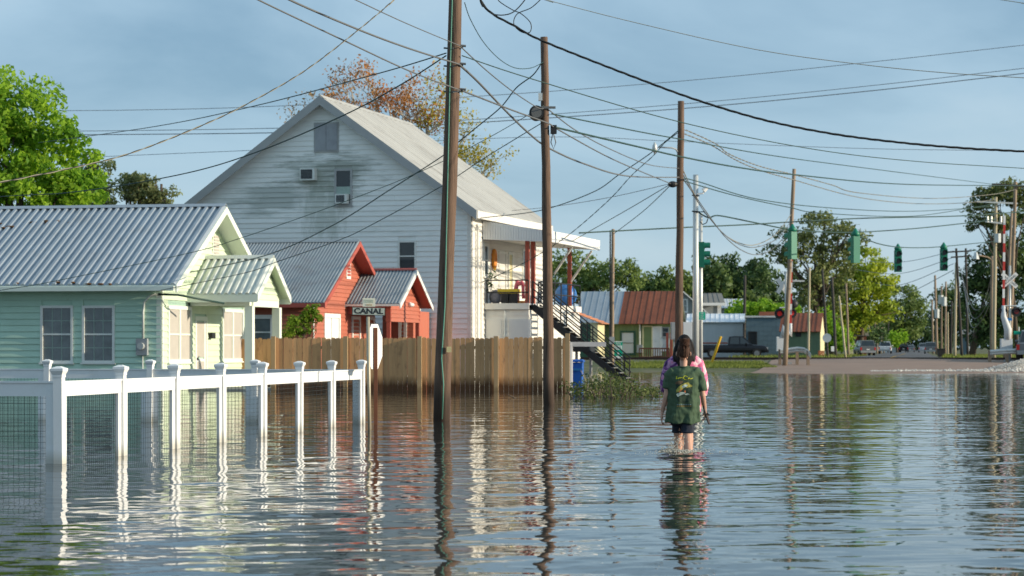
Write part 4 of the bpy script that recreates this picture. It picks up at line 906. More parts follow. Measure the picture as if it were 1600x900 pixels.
m = MB(); m.tube([(0, 0, 0), qt(1095, 333)], [.085, .075], 12); m.build('shaft', M_alu, s2, True)
def signal_head(parent, c, facing, hgt, wd, mt_=None, back=False):
    """three section head: housing > lens, visor. c centre, facing = rotation about z (0 faces the camera)"""
    rot = Matrix.Rotation(facing, 3, 'Z'); f = lambda v: c + rot @ Vector(v)
    m = MB(); h = hgt / 2
    m.hexa([f((-wd / 2, -.12, -h)), f((wd / 2, -.12, -h)), f((wd / 2, .12, -h)), f((-wd / 2, .12, -h)), f((-wd / 2, -.12, h)), f((wd / 2, -.12, h)), f((wd / 2, .12, h)), f((-wd / 2, .12, h))])
    hs = m.build('housing', M_siggreen, parent)
    for k in (-1, 0, 1):
        z = k * hgt / 3
        m = MB(); m.tube([f((0, -.125, z)), f((0, -.14, z))], wd * .40, 14); m.build('lens', M_sigdark, hs)
        m = MB(); n = 10
        for i in range(n + 1):
            t = math.pi * (-.15 + 1.3 * i / n); x, zz = wd * .45 * math.cos(t), wd * .45 * math.sin(t)
            for (yy, rr) in ((-.12, 1), (-.36, 1), (-.12, .9), (-.36, .9)): m.v.append(tuple(f((x * rr, yy, z + zz * rr))))
        for i in range(n):
            a = 4 * i; m.f += [(a, a + 1, a + 5, a + 4), (a + 2, a + 6, a + 7, a + 3), (a + 1, a + 3, a + 7, a + 5)]
        m.build('visor', M_siggreen, hs)
    return hs
signal_head(s2, qt(1096, 398, -.2), R(82), 1.05, .34)
m = MB(); c = qt(1097, 493.5, -.14); m.box(c.x - .145, c.x + .145, c.y - .012, c.y, c.z - .175, c.z + .175); pl = m.build('route_plate', M_white, s2)
m = MB(); m.box(c.x - .13, c.x + .13, c.y - .017, c.y - .013, c.z - .16, c.z + .16); m.build('plate_face', M_signgreen, pl)
for k in (-1, 0, 1): marks(pl, c + Vector((0, -.018, k * .1)), .11 + .02 * (k < 1), .055, 3, M_white)
# grey control cabinets by pole three
for px_, lab in ((1053.5, 'tan grey control box on the dark pole above the walkers'), (1074, 'pale steel control box beside the dark pole')):
    d = 82.0; c = P(px_ - (0 if px_ < 1060 else 0), 517, d); e = empty('control_box', c, 0, lab, 'control box')
    m = MB(); hw_ = .13 if px_ < 1060 else .17; m.box(-hw_, hw_, -.1, .15, -.33, .33); m.build('case', M_palegrey if px_ > 1060 else M_grey, e); m = MB(); m.box(-hw_ + .02, hw_ - .02, -.115, -.1, -.3, .3); m.build('door_panel', M_palegrey if px_ > 1060 else M_grey, e)
    m = MB(); m.box(-.03, .03, -.02, .04, -c.z + gz(82) - .1, -.33); m.build('leg', M_grey, e)

# ================================================================== hanging traffic signals
def hang(px, ytop, ybot, d, facing, wd, label):
    c = P(px, (ytop + ybot) / 2, d); h = (ybot - ytop) / F * d; e = empty('traffic_signal', c, 0, label, 'traffic light', 'traffic lights on the span wire')
    signal_head(e, Vector((0, 0, 0)), facing, h, wd); m = MB(); m.tube([(0, 0, h / 2), (0, 0, h / 2 + .1), (0, 0, h / 2 + .22), (0, 0, h / 2 + .34)], [.16, .2, .1, .03], 8); m.build('hanger', M_siggreen, e, True)
hang(1403, 391, 425, 112, 0, .36, 'green three lens traffic light facing the flooded road, beside the yellow tree')
hang(1474.5, 389, 423, 112, 0, .36, 'green three lens traffic light facing the flooded road, toward the cross armed poles')
hang(1336.5, 369, 411, 92, R(205), .32, 'green traffic light seen from behind, hung before the tall open tree')
hang(1238, 362, 405, 94, R(218), .34, 'green traffic light seen from behind against the tilted pole')
for px_ in (1395, 1404, 1411, 1419): 
    c = P(px_ + .5, 504.5, 420); e = empty('traffic_signal', c, 0, 'tiny far green traffic light hung over the distant road', 'traffic light', 'far traffic lights'); signal_head(e, Vector((0, 0, 0)), R(160), 1.3, .5)

# ================================================================== crossing gates
def crossing(px, d, label, lamps, buck_dir, arm_px, arm_y, mast_top, ybase, lit):
    zb = gz(d) - .05; e = empty('crossing_gate', Pz(px, zb, d), 0, label, 'crossing signal')
    q = lambda x, y, dd=0: P(x, y, d + dd) - e.location
    m = MB(); m.tube([(0, 0, 0), q(px, mast_top)], .065, 12); m.build('mast', M_alu, e, True)
    cb = q(buck_dir[0], buck_dir[1], -.12 if buck_dir[2] else .12); sx = buck_dir[3]
    for k, (sg, body) in enumerate(((1, 'CROSSING'), (-1, 'RAIL ROAD'))):
        a = R(40) * sg; dv = Vector((math.cos(a) * sx, -.0 if buck_dir[2] else 0, math.sin(a))); o = -.02 * k if buck_dir[2] else .02 * k
        m = MB(); m.bar(cb - dv * .62 + Vector((0, -o, 0)), cb + dv * .62 + Vector((0, -o, 0)), .015, .23, up=Vector((-dv.z, 0, dv.x))); bl = m.build('crossbuck_blade', M_white, e)
        if buck_dir[2]: text('lettering', body, .17, M_black, bl, cb + Vector((0, -o - .012, 0)), (R(90), -a, 0), .002, sx=1.15)
    for (lx, ly) in lamps:
        c = q(lx, ly, -.15); m = MB(); m.tube([c + Vector((0, .03, 0)), c], .29, 20); bk = m.build('lamp_board', M_black, e)
        m = MB(); m.tube([c + Vector((0, -.01, 0)), c + Vector((0, -.05, 0))], .14, 16); m.build('red_lens', mat('red_lamp_glass_lit', (.5, .03, .03), .25, .1, emit=((1, .02, .01), .06)) if lit else mat('red_lamp_glass', (.16, .012, .014), .2, .1), bk)
        m = MB(); nn = 10
        for i in range(nn + 1):
            t = math.pi * i / nn
            for yy in (0, -.25): m.v.append(tuple(c + Vector((.19 * math.cos(t), yy, .19 * math.sin(t) * (1 if yy == 0 else 1)))))
        for i in range(nn): m.f.append((2 * i, 2 * i + 1, 2 * i + 3, 2 * i + 2))
        m.build('lamp_hood', M_black, bk)
    (l0, l1) = lamps; m = MB(); m.tube([q(l0[0], l0[1] - 9, -.05), q(l1[0], l1[1] - 9, -.05)], .04, 8); m.build('lamp_bar', M_alu, e)
    n = 10
    for i in range(n):
        ya, yb = arm_y[0] + (arm_y[1] - arm_y[0]) * i / n, arm_y[0] + (arm_y[1] - arm_y[0]) * (i + 1) / n
        xa, xb = arm_px[0] + (arm_px[1] - arm_px[0]) * i / n, arm_px[0] + (arm_px[1] - arm_px[0]) * (i + 1) / n
        m = MB(); m.bar(q(xa, ya, -.3), q(xb, yb, -.3), .05, .13, up=(1, 0, 0)); m.build('gate_arm_stripe', M_redp if i % 2 else M_white, e)
    g0 = q(arm_px[1], arm_y[1], -.3)
    m = MB(); m.tube([g0 + Vector((0, 0, .1)), g0 + Vector((0, 0, -.55)), q(px - 3, ybase - 45, -.3), q(px - 4, ybase - 30, -.25)], [.1, .16, .22, .2], 10); m.build('counterweight', M_palegrey, e, True)
    c = q(px - 5, ybase - 20, -.2); m = MB(); m.box(c.x - .35, c.x + .3, c.y - .2, c.y + .2, c.z - .42, c.z + .4); m.build('mechanism_case', M_palegrey, e)
    m = MB(); m.box(-.3, .3, -.3, .3, 0, .22); m.build('base', M_grey, e)
    return e, q
ce, cq = crossing(1228, 124, 'railway crossing signal with red lamp glowing and striped gate arm before the tilted pole', ((1218, 490), (1237, 489)), (1222, 447, False, -.55), (1238, 1235), (342, 508), 424, 557, True)
m = MB(); m.bar(cq(1228, 439), cq(1257, 439), .08, .08); m.build('side_arm', M_alu, ce); m = MB(); c = cq(1240, 475, .3); m.ell(c, (.26, .2, .26)); m.build('bell', M_black, ce, True)
ce2, cq2 = crossing(1578, 127, 'railway crossing signal with lettered white crossbuck and striped gate arm raised', ((1567, 487), (1588, 487)), (1577.5, 438, True, .9), (1569.5, 1568), (337, 480), 415, 560, False)
m = MB(); c = cq2(1577, 499, -.3); m.box(c.x - .16, c.x + .16, c.y - .01, c.y, c.z - .08, c.z + .08); m.build('blue_notice', M_signblue, ce2)
def guardrail(pts, d, label, zt):
    e = empty('guardrail', Pz(pts[0][0], gz(d), d), 0, label, 'guardrail'); m = MB(); Q = [P(x, y, d + dd) - e.location for x, y, dd in pts]; h = .16
    for q in Q:
        for (o, z) in ((0, -h), (-.07, -h * .55), (-.07, -h * .2), (0, 0), (-.07, h * .2), (-.07, h * .55), (0, h)): m.v.append((q.x, q.y + o, q.z + z))
        for (o, z) in ((.02, h), (.02, -h)): m.v.append((q.x, q.y + o, q.z + z))
    for i in range(len(Q) - 1):
        for k in range(9): a, b_ = i * 9 + k, i * 9 + (k + 1) % 9; m.f.append((a, b_, b_ + 9, a + 9))
    m.f += [tuple(range(9)), tuple(range((len(Q) - 1) * 9, len(Q) * 9))]
    fixn(m.build('beam', M_alu, e))
    for q in Q[::2]: m = MB(); m.box(q.x - .08, q.x + .08, q.y + .03, q.y + .2, -.1, q.z + .12); m.build('post', M_pole2, e)
guardrail([(1219, 549, 0), (1232, 548, 0), (1246, 546, -.1), (1256, 547, -.3), (1263, 551, -.8), (1267, 556, -1.2)], 123, 'bent pale steel guardrail at the foot of the crossing signal with lit lamp', 1)
guardrail([(1547, 551, .5), (1560, 550, .3), (1574, 549, 0), (1590, 549, 0)], 126, 'straight steel guardrail in front of the lettered crossbuck signal', 1)

# ================================================================== street name post and stop sign
sg = empty('street_sign', Pz(578, -.35, 34.5), 0, 'old street name sign reading CANAL on a thin steel post', 'street sign')
def qg(px, py, dd=0): return P(px, py, 34.5 + dd) - sg.location
m = MB(); m.tube([(0, 0, 0), qg(575, 495)], .028, 10); m.build('post', M_polepale if False else mat('old_steel_post', (.42, .38, .28), .5, .2, 4, metal=.3), sg, True)
M_plate = mat('weathered_plate', (.46, .50, .44), .6, .18, 8, dirt=(.25, .27, .2), dark=.6, ds=9)
m = MB(); c = qg(576, 486.5, -.02); tl = R(1.2)
m.box(-.26, .26, -.008, .0, -.062, .062); pl = m.build('name_plate', mat('plate_edge', (.10, .13, .11), .6, .2, 9), sg); pl.location = c; pl.rotation_euler = (0, tl, 0)
m = MB(); m.box(-.25, .25, -.011, -.008, -.053, .053); m.build('plate_face', M_plate, pl)
text('lettering', 'CANAL', .118, M_black, pl, (0, -.0125, 0), (R(90), 0, 0), .001, .004, sx=1.18)
m = MB(); m.box(-.1, .1, -.006, 0, -.068, .068); c2 = qg(576.5, 472.5, .0); pl2 = m.build('upper_plate', mat('pale_plate', (.72, .72, .60), .6, .1, 9, dirt=(.5, .42, .25), dark=.5, ds=9), sg); pl2.location = c2
marks(pl2, Vector((0, -.0065, .02)), .15, .05, 6, mat('faded_lettering', (.5, .56, .45), .6)); marks(pl2, Vector((0, -.0065, -.04)), .11, .025, 5, mat('faded_orange', (.62, .45, .25), .6))
ss = empty('stop_sign', Pz(587, -.35, 36.5), 0, 'white octagonal back of a stop sign on a rusty post', 'stop sign')
def qo(px, py, dd=0): return P(px, py, 36.5 + dd) - ss.location
m = MB(); m.bar((0, 0, 0), qo(587, 512), .035, .06); m.build('post', mat('rusty_post', (.16, .06, .03), .7, .2, 5), ss)
m = MB(); c = qo(585, 541.5, .06); rr_ = .335; tw = R(69)
poly = [c + Vector((math.cos(tw) * rr_ * math.cos(t) * 1.0, math.sin(tw) * rr_ * math.cos(t), rr_ * math.sin(t) * 1.22)) for t in [math.pi / 8 + i * math.pi / 4 for i in range(8)]]
m.prism(poly, Vector((math.sin(tw), -math.cos(tw), 0)) * .006); fixn(m.build('octagon_plate', M_white, ss))
# green and white notice board
nb = empty('notice_board', Pz(966, gz(118) - .02, 118), R(-4), 'green and white lettered notice board beside the thin brown pole', 'sign')
qn = lambda px, py, dd=0: Vector(((px - 966) / F * 118, dd, P(px, py, 118).z - nb.location.z))
za, zb_ = qn(966, 533).z, qn(966, 560).z
m = MB(); m.box(-.23, .23, -.02, .02, zb_, za); bd = m.build('board', M_signgreen, nb)
for (f0, f1, wd_) in ((.0, .05, .22), (.25, .5, .21), (.86, 1.0, .22), (.62, .82, .05)):
    m = MB(); m.box(-wd_, wd_, -.026, -.02, za - (za - zb_) * f1 + .004, za - (za - zb_) * f0 - .004); m.build('white_band', M_white, bd)
marks(bd, Vector((0, -.022, za - (za - zb_) * .15)), .26, .12, 4, M_white); marks(bd, Vector((0, -.028, za - (za - zb_) * .375)), .34, .13, 5, mat('sign_green_text', (.25, .5, .4), .5))
for x in (-.2, .2): m = MB(); m.box(x - .02, x + .02, .02, .05, 0, zb_ + .2); m.build('leg', M_board, nb)
# yellow marker post
ym = empty('marker_post', Pz(1111, gz(125), 125), 0, 'slanting yellow marker post in front of the black pickup', 'post')
m = MB(); m.tube([(0, 0, 0), P(1126, 527, 125) - ym.location], .075, 8); m.build('shaft', M_yellow, ym); m = MB(); t_ = P(1126, 527, 125) - ym.location; m.ell(t_, (.08, .08, .06)); m.build('cap', M_yellow, ym)
# small street name sign by the crossing
sn = empty('street_sign', Pz(1592, gz(128), 128), 0, 'small green street name sign beside the lettered crossbuck signal', 'street sign'); m = MB(); m.tube([(0, 0, 0), P(1592, 511, 128) - sn.location], .035, 8); m.build('post', M_alu, sn)
m = MB(); c = P(1593, 520, 128) - sn.location; m.box(c.x - .35, c.x + .4, -.06, -.04, c.z - .1, c.z + .1); m.build('name_plate', M_signgreen, sn)

# ================================================================== overhead wires
def spline(pts, per=10):
    out = []; n = len(pts)
    for i in range(n - 1):
        p0, p1_, p2_, p3_ = pts[max(i - 1, 0)], pts[i], pts[i + 1], pts[min(i + 2, n - 1)]
        for k in range(per):
            t = k / per; out.append(.5 * ((2 * p1_) + (p2_ - p0) * t + (2 * p0 - 5 * p1_ + 4 * p2_ - p3_) * t * t + (3 * p1_ - p0 - 3 * p2_ + p3_) * t ** 3))
    out.append(pts[-1]); return out
def wire(label, pts, d0, d1, th, mt_, twist=0, name='overhead_wire', mt2=None, group='overhead wires', strands=2):
    off = lambda p: p[0] < 0 or p[0] > 1600 or p[1] < 0
    pts = list(pts)
    for i0, i1, at in ((1, 0, 0), (-2, -1, len(pts))):      # wires that leave the view run on to their next pole
        if off(pts[i1]) and 'loop' not in label:
            (xa, ya), (xb, yb) = pts[i0], pts[i1]; l = math.hypot(xb - xa, yb - ya); q = (xb + (xb - xa) / l * 520, yb + (yb - ya) / l * 520)
            dq = (d1 - d0) * 520 / sum(math.hypot(b_[0] - a_[0], b_[1] - a_[1]) for a_, b_ in zip(pts[:-1], pts[1:]))
            if at == 0: pts.insert(0, q); d0 = max(18, d0 - dq)
            else: pts.append(q); d1 = max(18, d1 + dq)
    L_ = [0]
    for a, b_ in zip(pts[:-1], pts[1:]): L_.append(L_[-1] + math.hypot(b_[0] - a[0], b_[1] - a[1]))
    w3 = []
    for (x, y), l in zip(pts, L_):
        t = l / L_[-1]; d = 1 / ((1 - t) / d0 + t / d1); w3.append(P(x, y, d))
    r_ = th * .36 * (d0 + d1) / 2 / F
    if not twist:
        o = MB().tube(spline(w3), r_, 6).build(name, mt_, None, True)
        return tag(o, label, 'wire', group)
    e = empty(name, w3[0], 0, label, 'wire', group); sp_ = spline([p - w3[0] for p in w3], 40); acc = [0.0]
    for a, b_ in zip(sp_[:-1], sp_[1:]): acc.append(acc[-1] + (b_ - a).length)
    for s in range(strands):
        pp_ = []
        for i, p in enumerate(sp_):
            dv = (sp_[min(i + 1, len(sp_) - 1)] - sp_[max(i - 1, 0)]).normalized(); x = dv.cross(Vector((0, 0, 1))); x = x.normalized() if x.length > 1e-4 else Vector((1, 0, 0)); y = x.cross(dv)
            a = acc[i] * 2 * math.pi / twist + s * 2 * math.pi / strands; pp_.append(p + (x * math.cos(a) + y * math.sin(a)) * r_ * .55)
        MB().tube(pp_, r_ * .52, 5).build('strand', (mt2 if (s and mt2) else mt_), e, True)
    return e
W_ = wire
W_('thick grey cable dropping to the lowest clamp of the thick brown pole', [(330, -40), (404, 0), (539, 64), (640, 111), (719, 141)], 31, 38.7, 3.6, M_cgrey)
W_('thickest grey cable dropping to the middle clamp of the thick brown pole', [(390, -36), (453, 0), (562, 47), (640, 76), (719, 101)], 31, 38.7, 4.8, M_cgrey)
W_('grey cable dropping to the top clamp of the thick brown pole', [(490, -30), (556, 0), (636, 37), (722, 73)], 31, 38.7, 2.6, M_cgrey)
W_('black and tan twisted service cable sweeping over the mint roof', [(660, -45), (615, 0), (562, 45), (480, 108), (400, 155), (320, 194), (202, 240), (100, 265), (-40, 293)], 36, 26, 3.0, M_cblack, .5, mt2=M_ctan)
W_('thin dark wire from the thick brown pole toward the bright green tree', [(697, 83), (594, 114), (400, 165), (240, 198), (60, 223)], 38.7, 75, 1.9, M_cgreen)
W_('thin dark wire from the thick brown pole crossing the white gable', [(697, 87), (625, 133), (535, 181), (400, 238), (280, 273), (115, 300), (-30, 309)], 38.7, 60, 2.0, M_cgreen)
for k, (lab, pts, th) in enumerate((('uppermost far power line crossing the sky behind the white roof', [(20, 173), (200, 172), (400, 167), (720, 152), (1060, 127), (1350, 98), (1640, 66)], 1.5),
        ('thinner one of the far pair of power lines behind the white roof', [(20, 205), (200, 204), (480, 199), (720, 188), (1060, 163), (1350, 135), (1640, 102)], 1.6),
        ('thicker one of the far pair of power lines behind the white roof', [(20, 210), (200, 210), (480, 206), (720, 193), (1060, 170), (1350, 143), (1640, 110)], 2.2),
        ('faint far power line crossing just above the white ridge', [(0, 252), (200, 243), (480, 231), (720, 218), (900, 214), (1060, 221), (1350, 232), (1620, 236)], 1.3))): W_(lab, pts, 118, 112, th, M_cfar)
W_('grey cable from the top clamp of the thick pole to the drum box', [(722, 75), (760, 110), (800, 142), (838, 167), (849, 170)], 38.7, 49.6, 2.4, M_cgrey)
W_('grey cable from the drum box to the lamp pole', [(858, 172), (897, 202), (947, 230), (1013, 257), (1061, 263)], 49.6, 79.8, 2.0, M_cgrey)
W_('thickest grey cable sagging past the drum box pole to the lamp pole', [(719, 102), (747, 128), (790, 173), (825, 207), (857, 231), (913, 256), (980, 275), (1061, 277)], 38.7, 79.8, 3.4, M_cgrey)
W_('grey cable from the lowest clamp past the splice box to the lamp pole', [(723, 142), (800, 172), (857, 193), (873, 203), (960, 250), (1048, 287)], 38.7, 79.8, 2.6, M_cgrey)
W_('long thin wire from the thick pole sweeping over the lamp pole', [(722, 87), (830, 123), (1060, 190), (1264, 232), (1430, 252), (1630, 265)], 38.7, 60, 1.7, M_cgreen)
W_('thin wire from the drum box pole over the lamp pole to the far cross arm', [(862, 178), (1000, 206), (1072, 219), (1200, 242), (1340, 261), (1552, 288)], 49.6, 134, 1.7, M_cgreen)
W_('dark green cable from the splice box over the tilted pole', [(868, 199), (1000, 230), (1060, 244), (1150, 261), (1242, 273), (1416, 288), (1600, 290)], 49.6, 134, 2.4, M_cgreen)
W_('heavy black twisted cable swooping from the top edge over the drum box pole', [(735, -40), (752, 2), (770, 22), (803, 40), (850, 65), (1000, 124), (1100, 160), (1200, 189), (1300, 209), (1400, 222), (1500, 231), (1640, 239)], 44, 44, 5.2, M_cblack, .8, mt2=M_cblack, strands=3)
W_('coiled loop of black cable hanging above the drum box pole', [(750, -8), (757, 12), (775, 23), (800, 20), (820, 0), (824, -12)], 44, 44, 2.6, M_cblack)
W_('second coiled loop of black cable with a tail above the drum box pole', [(848, -4), (830, 12), (808, 22), (803, 38), (815, 50), (828, 50), (829, 36), (815, 22), (800, 15), (780, 2), (778, -6)], 44, 44, 2.2, M_cblack)
W_('pale cable crossing the upper sky', [(820, -12), (855, 0), (1000, 37), (1180, 77), (1340, 100), (1480, 114), (1640, 124)], 40, 36, 2.0, M_cwhite)
W_('pale cable cutting across the upper corner of the sky', [(1540, -4), (1600, 5), (1640, 8)], 36, 35, 2.0, M_cwhite)
W_('twisted wire from the top of the thick pole to the drum box pole', [(726, 4), (735, 30), (755, 65), (780, 92), (805, 106), (830, 106), (849, 97)], 38.8, 49.6, 2.2, M_cgreen, .25)
W_('service cable from the drum box pole down to the mint porch', [(847, 97), (833, 117), (807, 137), (783, 167), (747, 197), (715, 223), (691, 244), (610, 296), (520, 352), (415, 399), (283, 428)], 49.6, 66, 2.3, M_cgreen)
W_('thin wire hanging low over the mint roof from beyond the white roof', [(850, 165), (760, 217), (655, 269), (520, 322), (370, 374), (284, 398), (71, 442), (-20, 457)], 49.6, 50, 1.6, M_cgreen)
W_('thin wire passing over the red roof toward the mint eave', [(850, 190), (760, 245), (688, 292), (583, 350), (530, 375), (430, 410), (380, 427), (244, 455)], 49.6, 62.6, 1.7, M_cgreen)
W_('dark green span cable running level from the porch roof to the far poles', [(905, 364), (1057, 356), (1167, 351), (1233, 347), (1349, 341), (1509, 337), (1640, 328)], 90, 138, 2.4, M_cgreen)
W_('black span wire from the steel pole over the traffic lights', [(1089, 330), (1107, 340), (1124, 337), (1180, 348), (1238, 359), (1300, 363), (1357, 362), (1430, 357), (1497, 350), (1556, 343)], 89, 138, 2.6, M_cgreen)
W_('lower span wire carrying the two lens-facing traffic lights', [(1336, 366), (1370, 380), (1403, 386), (1440, 387), (1475, 385), (1556, 377)], 92, 138, 2.0, M_cgreen)
W_('pale drooping cable from the lamp pole, upper of the sagging three', [(1066, 263), (1085, 303), (1108, 337), (1129, 364), (1156, 380), (1182, 382), (1212, 366), (1236, 335)], 79.9, 121.8, 1.9, M_ctan)
W_('pale drooping cable from the lamp pole, middle of the sagging three', [(1066, 270), (1090, 315), (1112, 345), (1135, 369), (1158, 383), (1182, 386), (1214, 373), (1235, 347)], 79.9, 121.8, 1.8, M_cgrey)
W_('pale drooping cable from the lamp pole, lowest of the sagging three', [(1066, 278), (1084, 303), (1112, 343), (1135, 372), (1159, 391), (1182, 398), (1207, 389), (1233, 361)], 79.9, 121.8, 1.9, M_cgrey)
W_('twisted pale cable from the lamp pole, upper of the two', [(1064, 203), (1076, 205), (1119, 225), (1140, 241), (1188, 260), (1241, 273), (1300, 289), (1340, 301), (1453, 310), (1548, 304), (1587, 296)], 80, 134.8, 2.2, M_ctan, .9, mt2=M_cgrey)
W_('twisted pale cable from the lamp pole, lower of the two', [(1064, 207), (1110, 226), (1150, 250), (1188, 266), (1240, 281), (1340, 308), (1430, 318), (1506, 317), (1555, 312)], 80, 139.8, 2.2, M_ctan, .9, mt2=M_cgrey)
W_('twisted service drop from the lamp pole to the balcony roof', [(1061, 206), (1039, 223), (1020, 244), (988, 273), (953, 311), (900, 358), (864, 384), (816, 412), (760, 438), (745, 443)], 79.9, 89, 2.0, M_cgreen, .8)
W_('service cable from the street lamp arm to the white eave', [(1060, 204), (1017, 239), (967, 273), (927, 300), (848, 328), (766, 339), (745, 341)], 79.9, 88, 2.0, M_cgreen)
W_('thin guy wire from the splice case to the thin brown pole', [(1047, 290), (1005, 330), (958, 366)], 79.8, 117.8, 1.6, M_cgreen)
W_('thin wire from the splice case dipping behind the balcony roof', [(1047, 288), (990, 322), (927, 358), (880, 385)], 79.8, 93, 1.6, M_cgreen)
W_('faint wire from the splice case to the white roof', [(1047, 287), (960, 307), (870, 322), (800, 329)], 79.8, 92, 1.2, M_cgrey)
W_('thin wire from the lamp pole to the far transformer pole', [(1066, 278), (1092, 284), (1183, 311), (1300, 325), (1430, 330), (1555, 322)], 79.9, 139.8, 1.7, M_cgreen)
W_('lower thin wire from the lamp pole to the far transformer pole', [(1066, 282), (1150, 306), (1233, 324), (1284, 333), (1420, 338), (1510, 326), (1555, 318)], 79.9, 139.8, 1.7, M_cgreen)
for k in range(4):
    W_('thin far wire strung high over the distant road', [(1300 + 20 * k, 402 + 16 * k), (1400, 410 + 18 * k), (1490, 392 + 10 * k)], 240 + 30 * k, 182, 1.1, M_cfar, group='far wires over the road')
for k in range(3):
    W_('slack cable looping between the dark cross armed poles', [(1500 + 4 * k, 420 + 20 * k), (1518, 478 + 16 * k), (1535, 478 + 10 * k), (1549, 432 + 18 * k)], 181, 149.8, 1.6, M_cgrey, group='slack loops by the far poles')
# ================================================================== buildings beyond the railway
def bld(name, px0, px1, d, label, theta=TH, cat='building'):
    c = Pz(px1, 0, d); H = House(name, Vector((c.x, c.y, 0)), theta, label, cat); H.w = -H.front(px0, 500)[0]; H.zg = gz(d) - .15; return H
def flat_roof_panels(parent, A, B, C, D, n, mts, name='roof_sheet', t=.05):
    """slope quad A,B (eave) C,D (ridge above B, A) in n seamed sheets"""
    A, B, C, D = map(Vector, (A, B, C, D)); N = (B - A).cross(D - A).normalized()
    for k in range(n):
        a, b_ = A.lerp(B, k / n), A.lerp(B, (k + .985) / n); d_, c_ = D.lerp(C, k / n), D.lerp(C, (k + .985) / n)
        m = MB(); jz = N * random.uniform(0, .02); m.prism([a + jz, b_ + jz, c_ + jz, d_ + jz], N * t); m.build(name, mts[k] if isinstance(mts, list) else mts, parent)
        m = MB(); m.bar(a + N * (t + .02), d_ + N * (t + .02), .06, .05); m.build('roof_seam', mts[k] if isinstance(mts, list) else mts, parent)
# green shop with half rusted roof
B = bld('green_shop', 905, 1054, 188, 'olive green board shop with half rusted metal roof beside the railway'); e = B.e
ze_, zr_ = B.front(980, 506)[1], B.front(980, 456, 3.2)[1]; zg = B.zg; W0 = -B.w
m = MB(); m.box(W0, 0, .02, 7, zg, ze_ + .2); m.prism([(0, .02, ze_ + .2), (0, 7, ze_ + .2), (0, 3.5, zr_ - .1)], (-.3, 0, 0)); fixn(m.build('wall', M_shopgreen, e))
m = MB(); m.prism([(.01, .0, ze_), (.01, 7, ze_), (.01, 3.5, zr_ - .05)], (.03, 0, 0)); fixn(m.build('gable_end', M_shopcream, e))
fw_ = Wall((W0, 0, 0), (1, 0, 0), (0, -1, 0)); nb_ = 26
for k in range(nb_):
    a, b_ = B.w * k / nb_, B.w * (k + .93) / nb_; m = MB(); fw_.box(m, a, b_, zg, ze_, 0, .04); m.build('wall_board', M_shopgreen, e)
split = B.front(968, 480)[0]
ns = 16; mts = [M_galv if W0 - .3 + (B.w + .5) * (k + .5) / ns < split else M_rustroof for k in range(ns)]
flat_roof_panels(e, (W0 - .3, -.6, ze_ - .05), (.2, -.6, ze_ - .05), (.2, 3.5, zr_), (W0 - .3, 3.5, zr_), ns, mts)
flat_roof_panels(e, (.2, 7.6, ze_ - .05), (W0 - .3, 7.6, ze_ - .05), (W0 - .3, 3.5, zr_), (.2, 3.5, zr_), 8, M_galv)
def bwin(B, W, x0, y0, x1, y1, fr, pn, nm='window', fwid=.16, yy=0, **kw):
    a0, z1 = B.front(x0, y0, yy); a1, z0 = B.front(x1, y1, yy); return window(B.e, W, a0 - W.O.x, a1 - W.O.x, z0, z1, fr, pn, fw=fwid, name=nm, proud=.09, **kw)
fw2 = Wall((W0, -.044, 0), (1, 0, 0), (0, -1, 0))
bwin(B, fw2, 969, 517, 993, 554, M_dkgreen, M_palegrey)
bwin(B, fw2, 1004, 509, 1020, 558, M_shopcream, M_shopgreen, 'door', .1, mid=False, sill=False)
bwin(B, fw2, 1020, 510, 1034, 556, M_white, M_white, 'door', .1, mid=False, sill=False)
bwin(B, fw2, 1034, 511, 1046, 527, M_grey, M_glass, 'window', .1)
bwin(B, fw2, 1034, 527, 1046, 548, M_palegrey, M_palegrey, 'window', .1)
m = MB(); a, z = B.front(1000, 545); m.box(a - .25, a + .25, -.3, -.05, z - .35, z + .35); m.build('meter_cabinet', M_grey, e)
m = MB(); m.tube([(B.front(1000, 530)[0], -.12, z + .3), (B.front(1000, 530)[0], -.12, ze_)], .08, 8); m.build('conduit', M_alu, e)
dk0, dk1 = B.front(1004, 550)[0], B.front(1050, 550)[0]
m = MB(); 
for z in (zg + .95, zg + .2): m.bar((dk0, -2.2, z), (dk1, -2.2, z), .1, .12)
for k in range(14): x = dk0 + (dk1 - dk0) * k / 13; m.bar((x, -2.2, zg), (x, -2.2, zg + .95), .07, .07)
m.build('porch_rail', M_brown, e)
for x in (B.front(1047, 530)[0], B.front(1053, 530)[0]): m = MB(); m.box(x - .1, x + .1, -2.2, -2.0, zg, ze_ - .8); m.build('porch_post', M_rustpost, e)
# annex with orange roof
B2 = bld('shop_annex', 898, 934, 184, 'cream walled lean to with a small orange roof beside the olive shop'); e = B2.e; ze_ = B2.front(925, 506)[1]; zr_ = ze_ + 1.15
m = MB(); m.box(-B2.w, 0, 0, 4, B2.zg, ze_ + .1); m.build('wall', M_shopcream, e)
m = MB(); m.box(-B2.w, -.6, -.04, 0, B2.zg, ze_); m.build('front_panel', M_dkgreen, e)
flat_roof_panels(e, (-B2.w - .3, -.4, ze_ + 1.0), (.4, -.4, ze_), (.4, 4.2, ze_), (-B2.w - .3, 4.2, ze_ + 1.0), 5, M_orangeroof)
